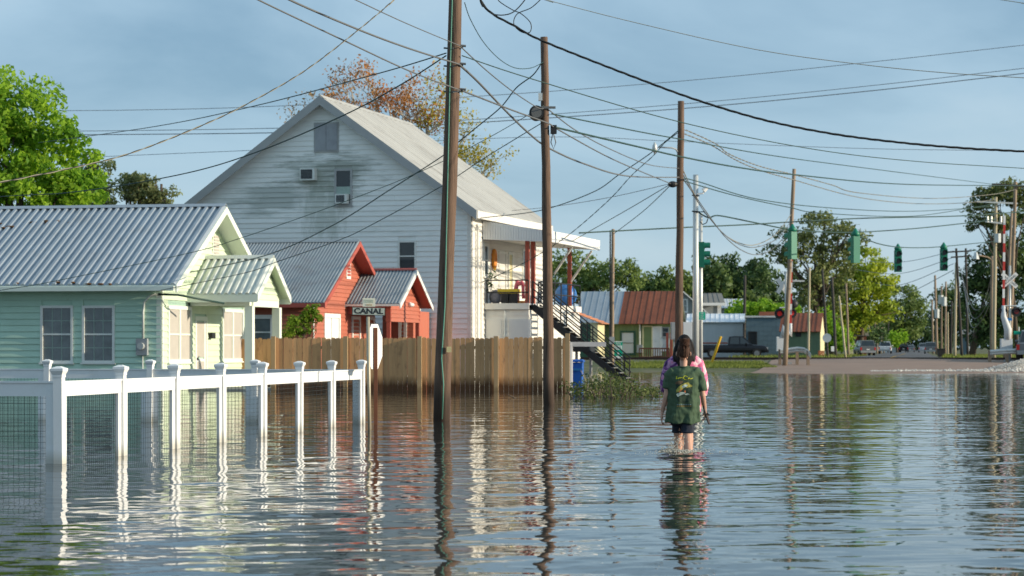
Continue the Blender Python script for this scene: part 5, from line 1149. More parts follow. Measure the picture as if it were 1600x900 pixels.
# grey house with dormer
B = bld('grey_house', 1058, 1140, 232, 'grey shingled house with a white trimmed dormer behind the metal sheds', R(2)); e = B.e; ze_ = B.front(1100, 522)[1]; zr_ = B.front(1065, 452)[1]
xr = B.front(1062, 452)[0]
m = MB(); m.box(-B.w, 0, .02, 9, B.zg, ze_); m.prism([(-B.w, .02, ze_), (0, .02, ze_), (xr, .02, zr_ - .2)], (0, 8.9, 0)); fixn(m.build('wall', M_housegrey, e))
for k in range(20):
    za, zb_ = ze_ + (zr_ - ze_) * k / 20, ze_ + (zr_ - ze_) * (k + .94) / 20
    m = MB(); f0 = (za - ze_) / (zr_ - ze_); x0, x1 = max(-B.w, -B.w + (xr + B.w) * f0), 0 + xr * f0; m.box(x0, x1, -.03, .02, za, zb_); m.build('siding_board', M_housegrey, e)
flat_roof_panels(e, (.4, -.4, ze_ - .25), (.4, 9, ze_ - .25), (xr, 9, zr_), (xr, -.4, zr_), 10, M_shingle, 'shingle_course')
flat_roof_panels(e, (-B.w - .4, 9, ze_ - .25), (-B.w - .4, -.4, ze_ - .25), (xr, -.4, zr_), (xr, 9, zr_), 6, M_shingle, 'shingle_course')
m = MB(); m.bar((xr, -.42, zr_ + .05), (.4, -.42, ze_ - .2), .1, .28, up=(0, 1, 0)); m.build('rake_board', M_white, e)
fwl = Wall((-B.w, 0, 0), (1, 0, 0), (0, -1, 0)); bwin(B, fwl, 1066, 467, 1075, 488, M_white, M_shade)
D2 = bld('dormer_house', 1096, 1127, 236, 'shingled dormer wing with white trim and pale roof', R(2)); e = D2.e
za, zb_ = D2.front(1110, 474)[1], D2.front(1110, 458)[1]; m = MB(); m.box(-D2.w, 0, 0, 5, D2.zg, za); m.build('wall', M_housegrey, e)
flat_roof_panels(e, (-D2.w - .3, -.5, za), (.4, -.5, za), (.2, 2.5, zb_), (-D2.w - .1, 2.5, zb_), 5, M_shingle, 'shingle_course'); m = MB(); m.box(-D2.w - .3, .4, -.62, -.5, za - .25, za + .05); m.build('fascia', M_white, e)
bwin(D2, Wall((-D2.w, 0, 0), (1, 0, 0), (0, -1, 0)), 1121, 476, 1126, 490, M_white, M_shade, yy=0)
B = bld('pale_roofed_house', 1128, 1164, 245, 'far house with a pale roof half hidden by a bush', R(2)); e = B.e; za = B.front(1140, 482)[1]; m = MB(); m.box(-B.w, 0, 0, 6, B.zg, za); m.build('wall', M_housegrey, e); flat_roof_panels(e, (-B.w - .3, -.4, za), (.3, -.4, za), (.3, 3, za + 1.1), (-B.w - .3, 3, za + 1.1), 6, M_palegrey)
# pale grey metal building
B = bld('metal_building', 1076, 1161, 205, 'pale grey metal building with white roof behind the black pickup', R(6)); e = B.e; za = B.front(1130, 504)[1]; zb_ = B.front(1130, 491, 3)[1]
m = MB(); m.box(-B.w, 0, .02, 7, B.zg, za); m.prism([(0, .02, za), (0, 7, za), (0, 3.5, zb_ - .1)], (-.2, 0, 0)); fixn(m.build('wall', M_palegrey, e))
fwl = Wall((-B.w, 0, 0), (1, 0, 0), (0, -1, 0))
for k in range(18): m = MB(); fwl.box(m, B.w * k / 18, B.w * (k + .9) / 18, B.zg, za, 0, .03); m.build('wall_panel', M_palegrey, e)
flat_roof_panels(e, (-B.w - .2, -.3, za), (.2, -.3, za), (.2, 3.5, zb_), (-B.w - .2, 3.5, zb_), 12, M_whiteroof); flat_roof_panels(e, (.2, 7.3, za), (-B.w - .2, 7.3, za), (-B.w - .2, 3.5, zb_), (.2, 3.5, zb_), 6, M_whiteroof)
m = MB(); fwl.box(m, 0, B.w, B.front(1130, 537)[1], B.front(1130, 535)[1], .03, .06); m.build('trim_band', M_redtrim, e)
m = MB(); sdw = Wall((0, 0, 0), (0, 1, 0), (1, 0, 0)); sdw.box(m, 2.5, 4.0, B.zg, za - .7, .003, .05); m.build('side_door', M_glass, e)
# blue grey block building
B = bld('block_building', 1166, 1226, 198, 'blue grey block building with a dark doorway beside the crossing', R(6)); e = B.e; za = B.front(1200, 496)[1]
m = MB(); m.box(-B.w, 0, .03, 7, B.zg, za); m.build('wall', M_bluegrey, e)
nx_, nz_ = 9, 9
for i in range(nx_):
    for k in range(nz_):
        x0 = -B.w + B.w * i / nx_; z0 = B.zg + (za - B.zg) * k / nz_; m = MB(); m.box(x0 + .008, x0 + B.w / nx_ - .008, 0, .03, z0 + .008, z0 + (za - B.zg) / nz_ - .008); m.build('block', M_bluegrey, e)
m = MB(); m.box(-B.w - .15, .15, -.15, 7.1, za, za + .15); m.build('roof_edge', M_palegrey, e); m = MB(); m.box(-B.w + 1.2, -.2, 2, 6.8, za + .15, za + .55); m.build('roof', M_rustroof, e)
bwin(B, Wall((-B.w, 0, 0), (1, 0, 0), (0, -1, 0)), 1169, 518, 1183, 553, M_black, M_black, 'door', .08, mid=False, sill=False)
# green shed
B = bld('green_shed', 1222, 1281, 190, 'dark green shed with rusty red roof behind the tilted pole', R(12)); e = B.e; za = B.front(1260, 519)[1]; zb_ = B.front(1260, 490, 2.6)[1]
m = MB(); m.box(-B.w, -.01, .03, 5.2, B.zg, za); m.prism([(-.01, .03, za), (-.01, 5.2, za), (-.01, 2.6, zb_ - .1)], (-.2, 0, 0)); fixn(m.build('wall', M_shedgreen, e))
m = MB(); m.prism([(0, 0, B.zg), (0, 5.2, B.zg), (0, 5.2, za), (0, 2.6, zb_ - .05), (0, 0, za)], (.05, 0, 0)); fixn(m.build('gable_end', M_shopcream, e))
for k in range(12): m = MB(); m.box(-B.w + B.w * k / 12, -B.w + B.w * (k + .93) / 12, 0, .03, B.zg, za); m.build('wall_board', M_shedgreen, e)
flat_roof_panels(e, (-B.w - .2, -.4, za), (.1, -.4, za), (.1, 2.6, zb_), (-B.w - .2, 2.6, zb_), 9, M_rustroof); flat_roof_panels(e, (.1, 5.6, za), (-B.w - .2, 5.6, za), (-B.w - .2, 2.6, zb_), (.1, 2.6, zb_), 5, M_rustroof)
bwin(B, Wall((-B.w, 0, 0), (1, 0, 0), (0, -1, 0)), 1243, 519, 1252, 526, M_black, M_black, 'vent', .05, mid=False, sill=False)
br = empty('brick_pillar', Pz(1283, gz(186) - .1, 186), 0, 'short orange brick pillar at the corner of the green shed', 'pillar')
for k in range(6):
    m = MB(); m.box(-.24, .24, -.24, .24, k * .12, k * .12 + .112); m.build('brick_course', mat('orange_brick', (.36, .12, .05), .8, .2, 5, rnd=.2), br)
# far houses by the road
for (x0, x1, d, yt, lab, mt_) in ((1338, 1354, 270, 520, 'small brown shed behind the grey car under the yellow tree', M_brown), (1381, 1402, 420, 522, 'far white cottage under the trees by the road', M_white), (1508, 1524, 225, 519, 'pale wall of a house behind the dark verge trees', M_bluegrey), (1326, 1339, 260, 532, 'low tan fence panel beside the leaning pole', M_shopcream)):
    B = bld('cottage' if 'fence' not in lab else 'fence_panel', x0, x1, d, lab, R(4), 'house' if 'fence' not in lab else 'fence'); e = B.e; za = B.front((x0 + x1) / 2, yt + 5)[1]; zb_ = B.front(x0, yt - 3)[1]
    m = MB(); m.box(-B.w, 0, 0, .1 if 'fence' in lab else 4, B.zg, za); m.build('wall', mt_, e)
    if 'fence' not in lab:
        flat_roof_panels(e, (-B.w - .3, -.4, za), (.3, -.4, za), (.3, 2, zb_), (-B.w - .3, 2, zb_), 4, M_shingle); window(e, Wall((-B.w, 0, 0), (1, 0, 0), (0, -1, 0)), B.w * .35, B.w * .65, za - 1.6, za - .4, M_white, M_glass, fw=.1)
    else:
        for k in range(5): m = MB(); m.box(-B.w + B.w * k / 5, -B.w + B.w * (k + .9) / 5, -.03, 0, B.zg, za + .05); m.build('fence_board', mt_, e)

# ================================================================== vehicles
def loft(m, secs):
    """closed loft through equal-length closed rings"""
    n = len(secs[0]); b0 = len(m.v)
    for s in secs: m.v += [tuple(p) for p in s]
    for i in range(len(secs) - 1):
        for j in range(n): a, b_ = b0 + i * n + j, b0 + i * n + (j + 1) % n; m.f.append((a, b_, b_ + n, a + n))
    m.f += [tuple(b0 + j for j in reversed(range(n))), tuple(b0 + (len(secs) - 1) * n + j for j in range(n))]
def ring(x, w_, z0, z1, taper=.9, k=.12):   # cross-section in y,z at x
    h = z1 - z0
    return [(x, -w_ * .96, z0), (x, w_ * .96, z0), (x, w_, z0 + h * .35), (x, w_, z0 + h * .6), (x, w_ * taper, z1 - h * k * .3), (x, w_ * taper * .9, z1), (x, -w_ * taper * .9, z1), (x, -w_ * taper, z1 - h * k * .3), (x, -w_, z0 + h * .6), (x, -w_, z0 + h * .35)]
def vehicle(name, loc, rz, label, paint, kind, cat, lights=True):
    """local +x is forward. kind: pickup, suv, sedan"""
    e = empty(name, loc, rz, label, cat)
    L_, Wd = (5.7, .98) if kind == 'pickup' else (4.7, .93)
    hb = 1.12 if kind == 'pickup' else (1.05 if kind == 'suv' else .92); gc = .42 if kind == 'pickup' else .32
    x0, x1 = -L_ / 2, L_ / 2
    m = MB(); loft(m, [ring(x0, Wd * .94, gc + .12, hb - .06), ring(x0 + .12, Wd, gc, hb), ring(x1 - 1.7, Wd, gc, hb), ring(x1 - 1.2, Wd, gc, hb), ring(x1 - .25, Wd * .97, gc, hb - .08), ring(x1, Wd * .88, gc + .12, hb - .2)]); body = fixn(m.build('body', paint, e))
    m_ = MB(); zt = {'pickup': 1.86, 'suv': 1.78, 'sedan': 1.45}[kind]
    if kind == 'pickup': cb = [(-.55, hb - .02), (-.45, zt - .06), (.0, zt), (.75, zt - .03), (1.55, hb - .02)]
    elif kind == 'suv': cb = [(x0 + .05, hb - .02), (x0 + .3, zt - .05), (-.5, zt), (.6, zt - .04), (1.45, hb - .02)]
    else: cb = [(x0 + .55, hb - .02), (x0 + 1.2, zt - .04), (-.3, zt), (.4, zt - .05), (1.3, hb - .02)]
    def cabring(x, z, wt): return [(x, -wt, z), (x, wt, z), (x, wt, z - .02), (x, -wt, z - .02)]
    poly = [(x, z) for x, z in cb]; wb, wt = Wd * .93, Wd * .76
    vs = []; n = len(poly)
    for sgn in (-1, 1):
        for x, z in poly: vs.append((x, sgn * (wb if z < hb + .1 else wt), z))
    fs = [tuple(reversed(range(n))), tuple(range(n, 2 * n))] + [(i, (i + 1) % n, n + (i + 1) % n, n + i) for i in range(n)]
    cab = fixn(MB().add(vs, fs).build('cabin', paint, e))
    # glass: side, rear, windscreen slightly proud
    zc = lambda t: hb + .06 + (zt - .16 - hb) * t
    def inter(z, front_):
        i0, i1 = (n - 1, n - 2) if front_ else (0, 1); (xa, za), (xb, zb_) = poly[i0], poly[i1]; t = (z - za) / (zb_ - za); return xa + (xb - xa) * t
    for sgn in (-1, 1):
        q = []
        for (z, fr) in ((zc(0), False), (zc(0), True), (zc(1), True), (zc(1), False)):
            x = inter(min(z, (poly[n - 2] if fr else poly[1])[1]), fr); x += -.16 if fr else .14; t = (z - hb) / (zt - hb); q.append(Vector((x, sgn * (wb + (wt - wb) * t + .012), z)))
        xm0, xm1 = q[0].x + (q[1].x - q[0].x) * .47, q[0].x + (q[1].x - q[0].x) * .53
        for A_, B2_, C_, D_ in (((q[0].x), xm0, xm0, q[3].x), (xm1, q[1].x, q[2].x, xm1)):
            m = MB(); m.prism([(A_, q[0].y, q[0].z), (B2_, q[0].y, q[0].z), (C_, q[2].y, q[2].z), (D_, q[2].y, q[2].z)], (0, sgn * -.02, 0)); fixn(m.build('side_window', M_carglass, cab))
    for fr in (False, True):
        zs = (zc(0), zc(1) - (.03 if fr else 0)); pr = .015 if fr else -.015
        q = [(inter(zs[0], fr) + pr, -wb * .9, zs[0]), (inter(zs[0], fr) + pr, wb * .9, zs[0]), (inter(zs[1], fr) + pr, wt * .9, zs[1]), (inter(zs[1], fr) + pr, -wt * .9, zs[1])]
        m = MB(); m.prism(q, (-pr * 1.5, 0, 0)); fixn(m.build('windscreen' if fr else 'rear_window', M_carglass, cab))
    if kind == 'pickup':
        m = MB(); m.box(x0 + .15, -.62, -Wd * .8, Wd * .8, hb - .45, hb + .004); m.build('cargo_bed', M_black, e)
    wr = .39 if kind == 'pickup' else .34
    for x in (x0 + .95, x1 - .95):
        for sgn in (-1, 1):
            wv = MB(); wv.tube([(x, sgn * (Wd - .22), wr), (x, sgn * (Wd + .01), wr)], wr, 20); wh = wv.build('wheel', M_tyre, e)
            m = MB(); m.tube([(x, sgn * (Wd + .005), wr), (x, sgn * (Wd + .025), wr)], wr * .6, 14); m.build('rim', M_rim, wh)
    for sgn in (-1, 1):
        m = MB(); m.box(x0 - .01, x0 + .1, sgn * Wd * .86 - .09, sgn * Wd * .86 + .09, hb - .42, hb - .1); m.build('tail_light', M_tail, e)
        m = MB(); m.box(x1 - .22, x1 + .005, sgn * Wd * .74 - .14, sgn * Wd * .74 + .14, hb - .42, hb - .24); m.build('headlight', M_headl, e)
        m = MB(); m.ell((1.0 if kind == 'pickup' else .85, sgn * (Wd + .08), hb + .1), (.08, .12, .09)); m.build('mirror', paint, e)
    for x, nm in ((x0 - .06, 'bumper'), (x1 - .06, 'bumper')): m = MB(); m.box(x, x + .14, -Wd * .9, Wd * .9, gc + .02, gc + .25); m.build(nm, M_grey if paint is not M_car_black else M_black, e)
    m = MB(); m.box(x0 - .02, x0 + .02, -.18, .18, hb - .4, hb - .28); m.build('number_plate', M_white, e)
    return e
def gp(px, d, dz=0): p = Pz(px, 0, d); return Vector((p.x, p.y, gz(d) + dz))
fwd = R(90) - TH
vehicle('pickup_truck', gp(1147, 187), -R(4), 'black pickup truck parked beside the pale grey metal building', M_car_black, 'pickup', 'truck')
vehicle('parked_car', gp(1350.5, 250, .05), fwd + R(12), 'dark grey parked car under the yellow green tree', M_car_grey, 'suv', 'car')
vehicle('pickup_truck', gp(1383, 330, .05), fwd, 'white pickup truck parked past the grey car', M_car_white, 'pickup', 'truck')
vehicle('parked_car', gp(1412, 420, .05), fwd, 'dark far car at the end of the road beside another dark car', M_car_black, 'suv', 'car')
vehicle('parked_car', gp(1422, 440, .05), fwd, 'second dark far car beneath the small far traffic lights', M_car_grey, 'sedan', 'car')
vehicle('parked_car', gp(1443, 400, .05), fwd, 'silver car coming along the far road', M_car_silver, 'suv', 'car')
vehicle('parked_car', gp(1454, 330, .05), fwd, 'dark car parked by the far poles', M_car_grey, 'suv', 'car')
vehicle('pickup_truck', gp(1617, 128), fwd + R(90) - R(35) if False else fwd - R(5), 'dark truck with a red tail light splashing out by the crossing', M_car_grey, 'pickup', 'truck')
rbn = empty('rubbish_bin', gp(1470.5, 215), 0, 'black square bin on the verge below the far poles', 'bin'); m = MB(); m.hexa([(-.28, -.28, 0), (.28, -.28, 0), (.28, .28, 0), (-.28, .28, 0), (-.33, -.33, .75), (.33, -.33, .75), (.33, .33, .75), (-.33, .33, .75)]); m.build('body', M_black, rbn); m = MB(); m.box(-.36, .36, -.36, .36, .75, .83); m.build('lid', M_black, rbn)
# ================================================================== trees
def leaf_mat(name, c0, c1, trans=.35, noise=.35):
    if name in MATS: return MATS[name]
    m = bpy.data.materials.new(name); m.use_nodes = True; MATS[name] = m; N, L = m.node_tree.nodes, m.node_tree.links; b = N['Principled BSDF']
    b.inputs['Roughness'].default_value = .55; b.inputs['Specular IOR Level'].default_value = .25
    g = N.new('ShaderNodeNewGeometry'); n = N.new('ShaderNodeTexNoise'); n.inputs['Scale'].default_value = noise; n.inputs['Detail'].default_value = 3; L.new(g.outputs['Position'], n.inputs['Vector'])
    ad = N.new('ShaderNodeMath'); ad.operation = 'ADD'; mr = N.new('ShaderNodeMapRange'); mr.inputs[1].default_value = .3; mr.inputs[2].default_value = .7; mr.inputs[3].default_value = -.35; mr.inputs[4].default_value = .65
    L.new(n.outputs['Fac'], mr.inputs[0]); ml = N.new('ShaderNodeMath'); ml.operation = 'MULTIPLY'; ml.inputs[1].default_value = .7; L.new(g.outputs['Random Per Island'], ml.inputs[0])
    L.new(ml.outputs[0], ad.inputs[0]); L.new(mr.outputs[0], ad.inputs[1]); ad.use_clamp = True
    mx_ = N.new('ShaderNodeMix'); mx_.data_type = 'RGBA'; mx_.inputs[6].default_value = (*c0, 1); mx_.inputs[7].default_value = (*c1, 1); L.new(ad.outputs[0], mx_.inputs[0])
    tr = N.new('ShaderNodeBsdfTranslucent'); ms = N.new('ShaderNodeMixShader'); ms.inputs[0].default_value = trans
    L.new(mx_.outputs[2], b.inputs['Base Color']); L.new(mx_.outputs[2], tr.inputs['Color']); L.new(b.outputs[0], ms.inputs[1]); L.new(tr.outputs[0], ms.inputs[2]); L.new(ms.outputs[0], N['Material Output'].inputs['Surface'])
    return m
def leaves_mesh(name, C, size, out, mt_):
    """leaf quads (kite) at points C"""
    n = len(C); nrm = out * .6 + rng.normal(0, .8, (n, 3)); nrm[:, 2] += .25; nrm /= np.linalg.norm(nrm, axis=1)[:, None] + 1e-9
    a = np.cross(nrm, rng.normal(0, 1, (n, 3))); a /= np.linalg.norm(a, axis=1)[:, None] + 1e-9; b_ = np.cross(nrm, a)
    s = (size * rng.uniform(.6, 1.35, n))[:, None]
    v = np.stack([C - a * s, C + b_ * s * .5 + nrm * s * .15, C + a * s, C - b_ * s * .5 + nrm * s * .15], 1).reshape(-1, 3)
    m = bpy.data.meshes.new(name); m.vertices.add(4 * n); m.vertices.foreach_set('co', v.astype(np.float32).ravel()); m.loops.add(4 * n); m.loops.foreach_set('vertex_index', np.arange(4 * n, dtype=np.int32))
    m.polygons.add(n); m.polygons.foreach_set('loop_start', np.arange(0, 4 * n, 4, dtype=np.int32)); m.polygons.foreach_set('loop_total', np.full(n, 4, dtype=np.int32)); m.update(calc_edges=True); m.materials.append(mt_); return m
M_bark = mat('bark', (.10, .075, .055), .9, .3, 3, stretch=(3, 3, .6), bump=.02, bs=6)
M_barkpale = mat('pale_bark', (.50, .44, .35), .85, .2, 3, bump=.01, bs=8)
def tree(label, blobs, d, base_px, mt_, leaf=.16, clumps=60, per=45, rc=.5, dep=1.0, trunk=.22, group=None, name='tree', limbs=10, bark=None, cat='tree', zb=None, fill=.55):
    zb = gz(d) - .1 if zb is None else zb; base = Vector(((base_px - 800) / F * d, d, zb)); e = empty(name, base, 0, label, cat, group)
    cs, outs = [], []; areas = np.array([b[2] * b[3] for b in blobs], float); areas /= areas.sum(); cc = []
    for (bx, by, rx, ry), fr in zip(blobs, areas):
        c = np.array(P(bx, by, d)) ; r = np.array([rx / F * d, rx / F * d * dep, ry / F * d]); k = max(3, int(clumps * fr))
        u = rng.normal(0, 1, (k, 3)); u /= np.linalg.norm(u, axis=1)[:, None]; rad = rng.uniform(fill, 1.0, k) ** .6 * rng.uniform(.82, 1.08, k)
        pts = c + u * r * rad[:, None]; cc.append((c, pts))
        for p_, uu in zip(pts, u):
            kk = int(per * rng.uniform(.6, 1.4)); q = rng.normal(0, 1, (kk, 3)); q /= np.linalg.norm(q, axis=1)[:, None]; q *= (rng.uniform(.15, 1, kk) ** .5)[:, None] * rc * rng.uniform(.65, 1.3) * np.array([1, 1, .7])
            cs.append(p_ + q); outs.append(q / rc + uu * .6)
    C = np.concatenate(cs) - np.array(base); O = np.concatenate(outs); keep = C[:, 2] > .3; C, O = C[keep], O[keep]
    link('crown', leaves_mesh('crown', C, leaf, O, mt_), e)
    m = MB(); top = Vector(np.mean([c for c, _ in cc], axis=0)) - base
    tpts = [Vector((0, 0, 0)), Vector((top.x * .15, 0, top.z * .35)), Vector((top.x * .55, 0, top.z * .7)), top + Vector((0, 0, .3))]
    m.tube(tpts, [trunk, trunk * .8, trunk * .55, trunk * .3], 8)
    for i in range(limbs):
        c, pts = cc[i % len(cc)]; t = Vector(pts[rng.integers(len(pts))]) - base; s = tpts[1].lerp(tpts[2], random.uniform(0, 1)); mid = s.lerp(t, .5) + Vector((random.uniform(-.3, .3), 0, random.uniform(0, .4)))
        m.tube([s, mid, t], [trunk * .42, trunk * .26, trunk * .08], 6)
    m.build('trunk', bark or M_bark, e, True); return e
L_bright = leaf_mat('bright_green_leaf', (.13, .29, .025), (.40, .60, .045), .55, .9)
L_olive = leaf_mat('olive_leaf', (.15, .18, .075), (.32, .36, .14), .5)
L_mid = leaf_mat('mid_green_leaf', (.085, .14, .04), (.24, .32, .08), .35, .25)
L_dark = leaf_mat('dark_green_leaf', (.035, .075, .028), (.12, .19, .055), .3, .25)
L_yel = leaf_mat('yellow_green_leaf', (.20, .29, .025), (.50, .56, .05), .4, .3)
L_pine = leaf_mat('pine_leaf', (.09, .13, .045), (.24, .27, .09), .35, .25)
tree('big bright green tree rising behind the mint roof', [(30, 165, 62, 58), (95, 250, 62, 62), (0, 240, 70, 80), (120, 300, 46, 40), (30, 310, 90, 55), (-60, 200, 70, 90)], 82, 20, L_bright, .12, 330, 62, .55, trunk=.3)
tree('olive tree behind the mint roof beside the bright green tree', [(152, 262, 24, 28), (160, 305, 26, 28), (140, 300, 20, 30)], 118, 155, L_olive, .13, 60, 40, .5)
tree('rounded olive tree showing above the mint roof', [(215, 298, 30, 24), (205, 285, 18, 16), (232, 308, 20, 16)], 120, 214, L_olive, .13, 60, 36, .45)
tree('sparse wispy olive treetop above the mint roof', [(255, 308, 22, 12), (236, 280, 10, 8), (266, 300, 14, 8)], 120, 250, L_olive, .11, 26, 16, .35, limbs=8)
# bare-limbed autumn tree behind the white roof
def autumn():
    d = 114; base = Vector(((640 - 800) / F * d, d, -.3)); e = empty('autumn_tree', base, 0, 'tall half bare autumn tree with orange leaves behind the white roof', 'tree'); m = MB(); tips = []
    def grow(p, dv, ln, r_, lev):
        pts, rs = [p], [r_]; q = p; v = dv.copy()
        for i in range(4):
            v = (v + Vector((random.gauss(0, .22), random.gauss(0, .22), random.gauss(.06, .14)))).normalized(); q = q + v * ln / 4; pts.append(q); rs.append(r_ * (1 - .14 * (i + 1)))
        m.tube(pts, rs, 7 if lev < 2 else 5)
        if lev >= 2: tips.extend(pts[2:])
        if lev < 4:
            for k in range(3 if lev < 3 else 2):
                ang = random.uniform(0, 6.28); side = Vector((math.cos(ang), math.sin(ang) * .6, random.uniform(-.1, .5))); grow(pts[random.choice((2, 3, 4))], (v * .75 + side * .85).normalized(), ln * random.uniform(.58, .75), rs[-1] * .72, lev + 1)
    tgt = [(470, 165), (525, 140), (570, 130), (600, 150), (640, 140), (680, 150), (735, 210), (775, 265), (560, 170), (660, 170), (620, 165), (740, 250)]
    trunk_top = P(640, 330, d) - base; m.tube([Vector((0, 0, 0)), trunk_top * .5 + Vector((.1, 0, 0)), trunk_top], [.45, .36, .28], 10)
    for (x, y) in tgt:
        t = P(x, y, d + random.uniform(-1.5, 1.5)) - base; s = trunk_top + Vector((random.uniform(-.2, .2), 0, random.uniform(-1.5, .4))); L0 = (t - s)
        mid1 = s.lerp(t, .35) + Vector((L0.x * .1, 0, -.35)); mid2 = s.lerp(t, .7) + Vector((0, 0, .15)); m.tube([s, mid1, mid2], [.17, .13, .10], 7)
        for k in range(3): grow(mid2, ((t - mid2).normalized() + Vector((random.gauss(0, .4), random.gauss(0, .4), random.gauss(.1, .25)))).normalized(), (t - mid2).length * .85, .065, 2)
    m.build('trunk', M_barkpale, e, True)
    T = np.array([tuple(t) for t in tips]); px_ = 800 + (T[:, 0] + base.x) / (T[:, 1] + base.y) * F
    for nm, col, (lo, hi), dens in (('crown', leaf_mat('rust_leaf', (.38, .13, .04), (.62, .32, .10), .45, .5), (500, 705), 6), ('crown', leaf_mat('gold_leaf', (.30, .27, .03), (.58, .47, .05), .45, .5), (655, 830), 8), ('crown', leaf_mat('dry_leaf', (.26, .18, .10), (.42, .30, .16), .4, .5), (430, 560), 5)):
        s = T[(px_ > lo) & (px_ < hi)]
        if len(s) == 0: continue
        C = np.repeat(s, dens, 0) + rng.normal(0, .22, (len(s) * dens, 3)); C = C[rng.uniform(0, 1, len(C)) < .6 + .4 * np.sin(C[:, 0] * 1.7) * np.cos(C[:, 2] * 1.9)]; o = link('crown', leaves_mesh('crown', C, .09, rng.normal(0, 1, C.shape), col), e)
random.seed(5); autumn(); random.seed(9)
tree('olive green tree behind the thin brown pole and shop roof', [(905, 425, 48, 34), (950, 420, 40, 30), (880, 440, 40, 30), (985, 432, 18, 22), (930, 448, 60, 20)], 250, 920, L_mid, .24, 130, 50, 1.1, trunk=.35)
bgt = [(1015, 445, 30, 14, L_mid), (1050, 440, 28, 20, L_mid), (1110, 425, 24, 26, L_dark), (1100, 445, 40, 30, L_mid), (1140, 425, 10, 26, L_dark), (1145, 455, 28, 26, L_mid), (1180, 425, 24, 20, L_dark), (1190, 455, 40, 40, L_dark), (1165, 475, 36, 18, L_mid), (1075, 455, 30, 20, L_mid), (1225, 470, 36, 50, L_dark)]
txt = ['low green tree above the galvanised shop roof', 'green tree behind the rusted shop roof', 'dark narrow tree behind the steel signal pole', 'broad green tree behind the grey dormer house', 'slim dark tree poking above the pale metal building', 'green tree above the pale metal building', 'dark tree crown behind the stub pole', 'broad dark tree behind the blue grey building', 'low green bush above the blue grey building', 'green tree beside the dormer house gable', 'tall dark tree behind the crossing signal with lit lamp']
for (x, y, rx, ry, mt_), lab in zip(bgt, txt): tree(lab, [(x, y, rx, ry), (x + random.uniform(-8, 8), y + ry * .6, rx * 1.1, ry * .8), (x + random.uniform(-10, 10), y + ry * 1.6, rx * 1.05, ry)], 262 + random.uniform(-6, 12), x, mt_, .28, 70, 42, 1.15, group='trees behind the railway buildings', limbs=5)
tree('young bush against the pale house roof', [(1152, 482, 14, 12), (1150, 492, 18, 10)], 226, 1152, L_bright, .2, 26, 40, .8, name='bush', cat='bush', limbs=4)
tree('sunlit low hedge of bushes behind the blue grey building', [(1195, 482, 34, 8), (1220, 484, 26, 9), (1172, 486, 20, 7)], 222, 1200, L_bright, .22, 40, 40, .8, name='bush', cat='bush', limbs=4)
tree('tall open crowned tree behind the tilted pole', [(1272, 362, 40, 30), (1235, 378, 34, 26), (1300, 390, 32, 34), (1325, 372, 26, 26), (1260, 420, 44, 30), (1215, 395, 20, 20), (1300, 440, 36, 36), (1275, 480, 34, 40)], 240, 1280, L_pine, .23, 190, 44, 1.05, trunk=.4, limbs=26)
tree('bright yellow green tree leaning over the far road', [(1350, 415, 36, 26), (1335, 450, 40, 34), (1378, 440, 26, 34), (1365, 480, 36, 26), (1315, 470, 30, 40), (1390, 488, 16, 14), (1330, 505, 30, 22)], 270, 1345, L_yel, .24, 230, 48, 1.0, trunk=.35, limbs=16)
tree('dark green tree mass under the yellow tree', [(1330, 520, 40, 22), (1300, 510, 26, 40), (1365, 520, 26, 14), (1270, 520, 20, 30)], 292, 1330, L_dark, .26, 110, 44, 1.1)
tree('green bushes at the foot of the leaning poles', [(1298, 525, 18, 22), (1318, 530, 18, 18), (1285, 505, 18, 26)], 232, 1300, L_bright, .2, 60, 40, .9, name='bush', cat='bush')
tree('rounded dark olive tree beyond the yellow tree', [(1405, 470, 34, 26), (1425, 490, 24, 30), (1395, 505, 28, 24), (1412, 520, 30, 16)], 420, 1405, L_mid, .34, 130, 44, 1.6, trunk=.4)
tree('small green tree beside the far road end', [(1402, 525, 16, 12), (1395, 532, 14, 10)], 380, 1402, L_bright, .3, 30, 40, 1.0)
tree('distant dark trees closing the end of the road', [(1440, 520, 24, 16), (1465, 515, 22, 24), (1425, 532, 24, 10), (1455, 536, 30, 10)], 560, 1445, L_dark, .45, 90, 44, 2.0)
tree('hazy dark tree behind the row of far poles', [(1480, 480, 22, 34), (1470, 505, 20, 26), (1500, 500, 26, 36), (1482, 455, 10, 12)], 400, 1484, L_dark, .34, 100, 44, 1.5)
tree('tall dark tree by the crossing with crossbuck', [(1560, 420, 46, 50), (1590, 380, 40, 56), (1540, 470, 36, 40), (1600, 460, 50, 60), (1530, 510, 22, 24), (1575, 515, 40, 30), (1512, 440, 14, 22)], 205, 1518, L_dark, .2, 330, 50, .95, trunk=.35, limbs=14)
tree('feathery treetop above the crossbuck pole cross arms', [(1545, 310, 26, 14), (1575, 300, 26, 18), (1530, 330, 18, 14), (1560, 345, 28, 14), (1600, 310, 22, 22), (1520, 350, 10, 8)], 200, 1590, L_pine, .19, 110, 40, .7, limbs=16)
# far woods that read as one mass
C = []; 
for x in np.arange(780, 1660, 3.2):
    if 1405 < x < 1460: continue
    d_ = 620; y_ = 500 + 10 * math.sin(x * .05) + random.uniform(-5, 5)
    for k in range(26): C.append(tuple(P(x + random.uniform(-4, 4), random.uniform(y_, 545), d_ + random.uniform(-8, 8))))
C = np.array(C); o = link('far_treeline', leaves_mesh('far_treeline', C, .9, rng.normal(0, 1, C.shape), L_dark)); tag(o, 'distant dark woods along the horizon', 'woods', kind='stuff')
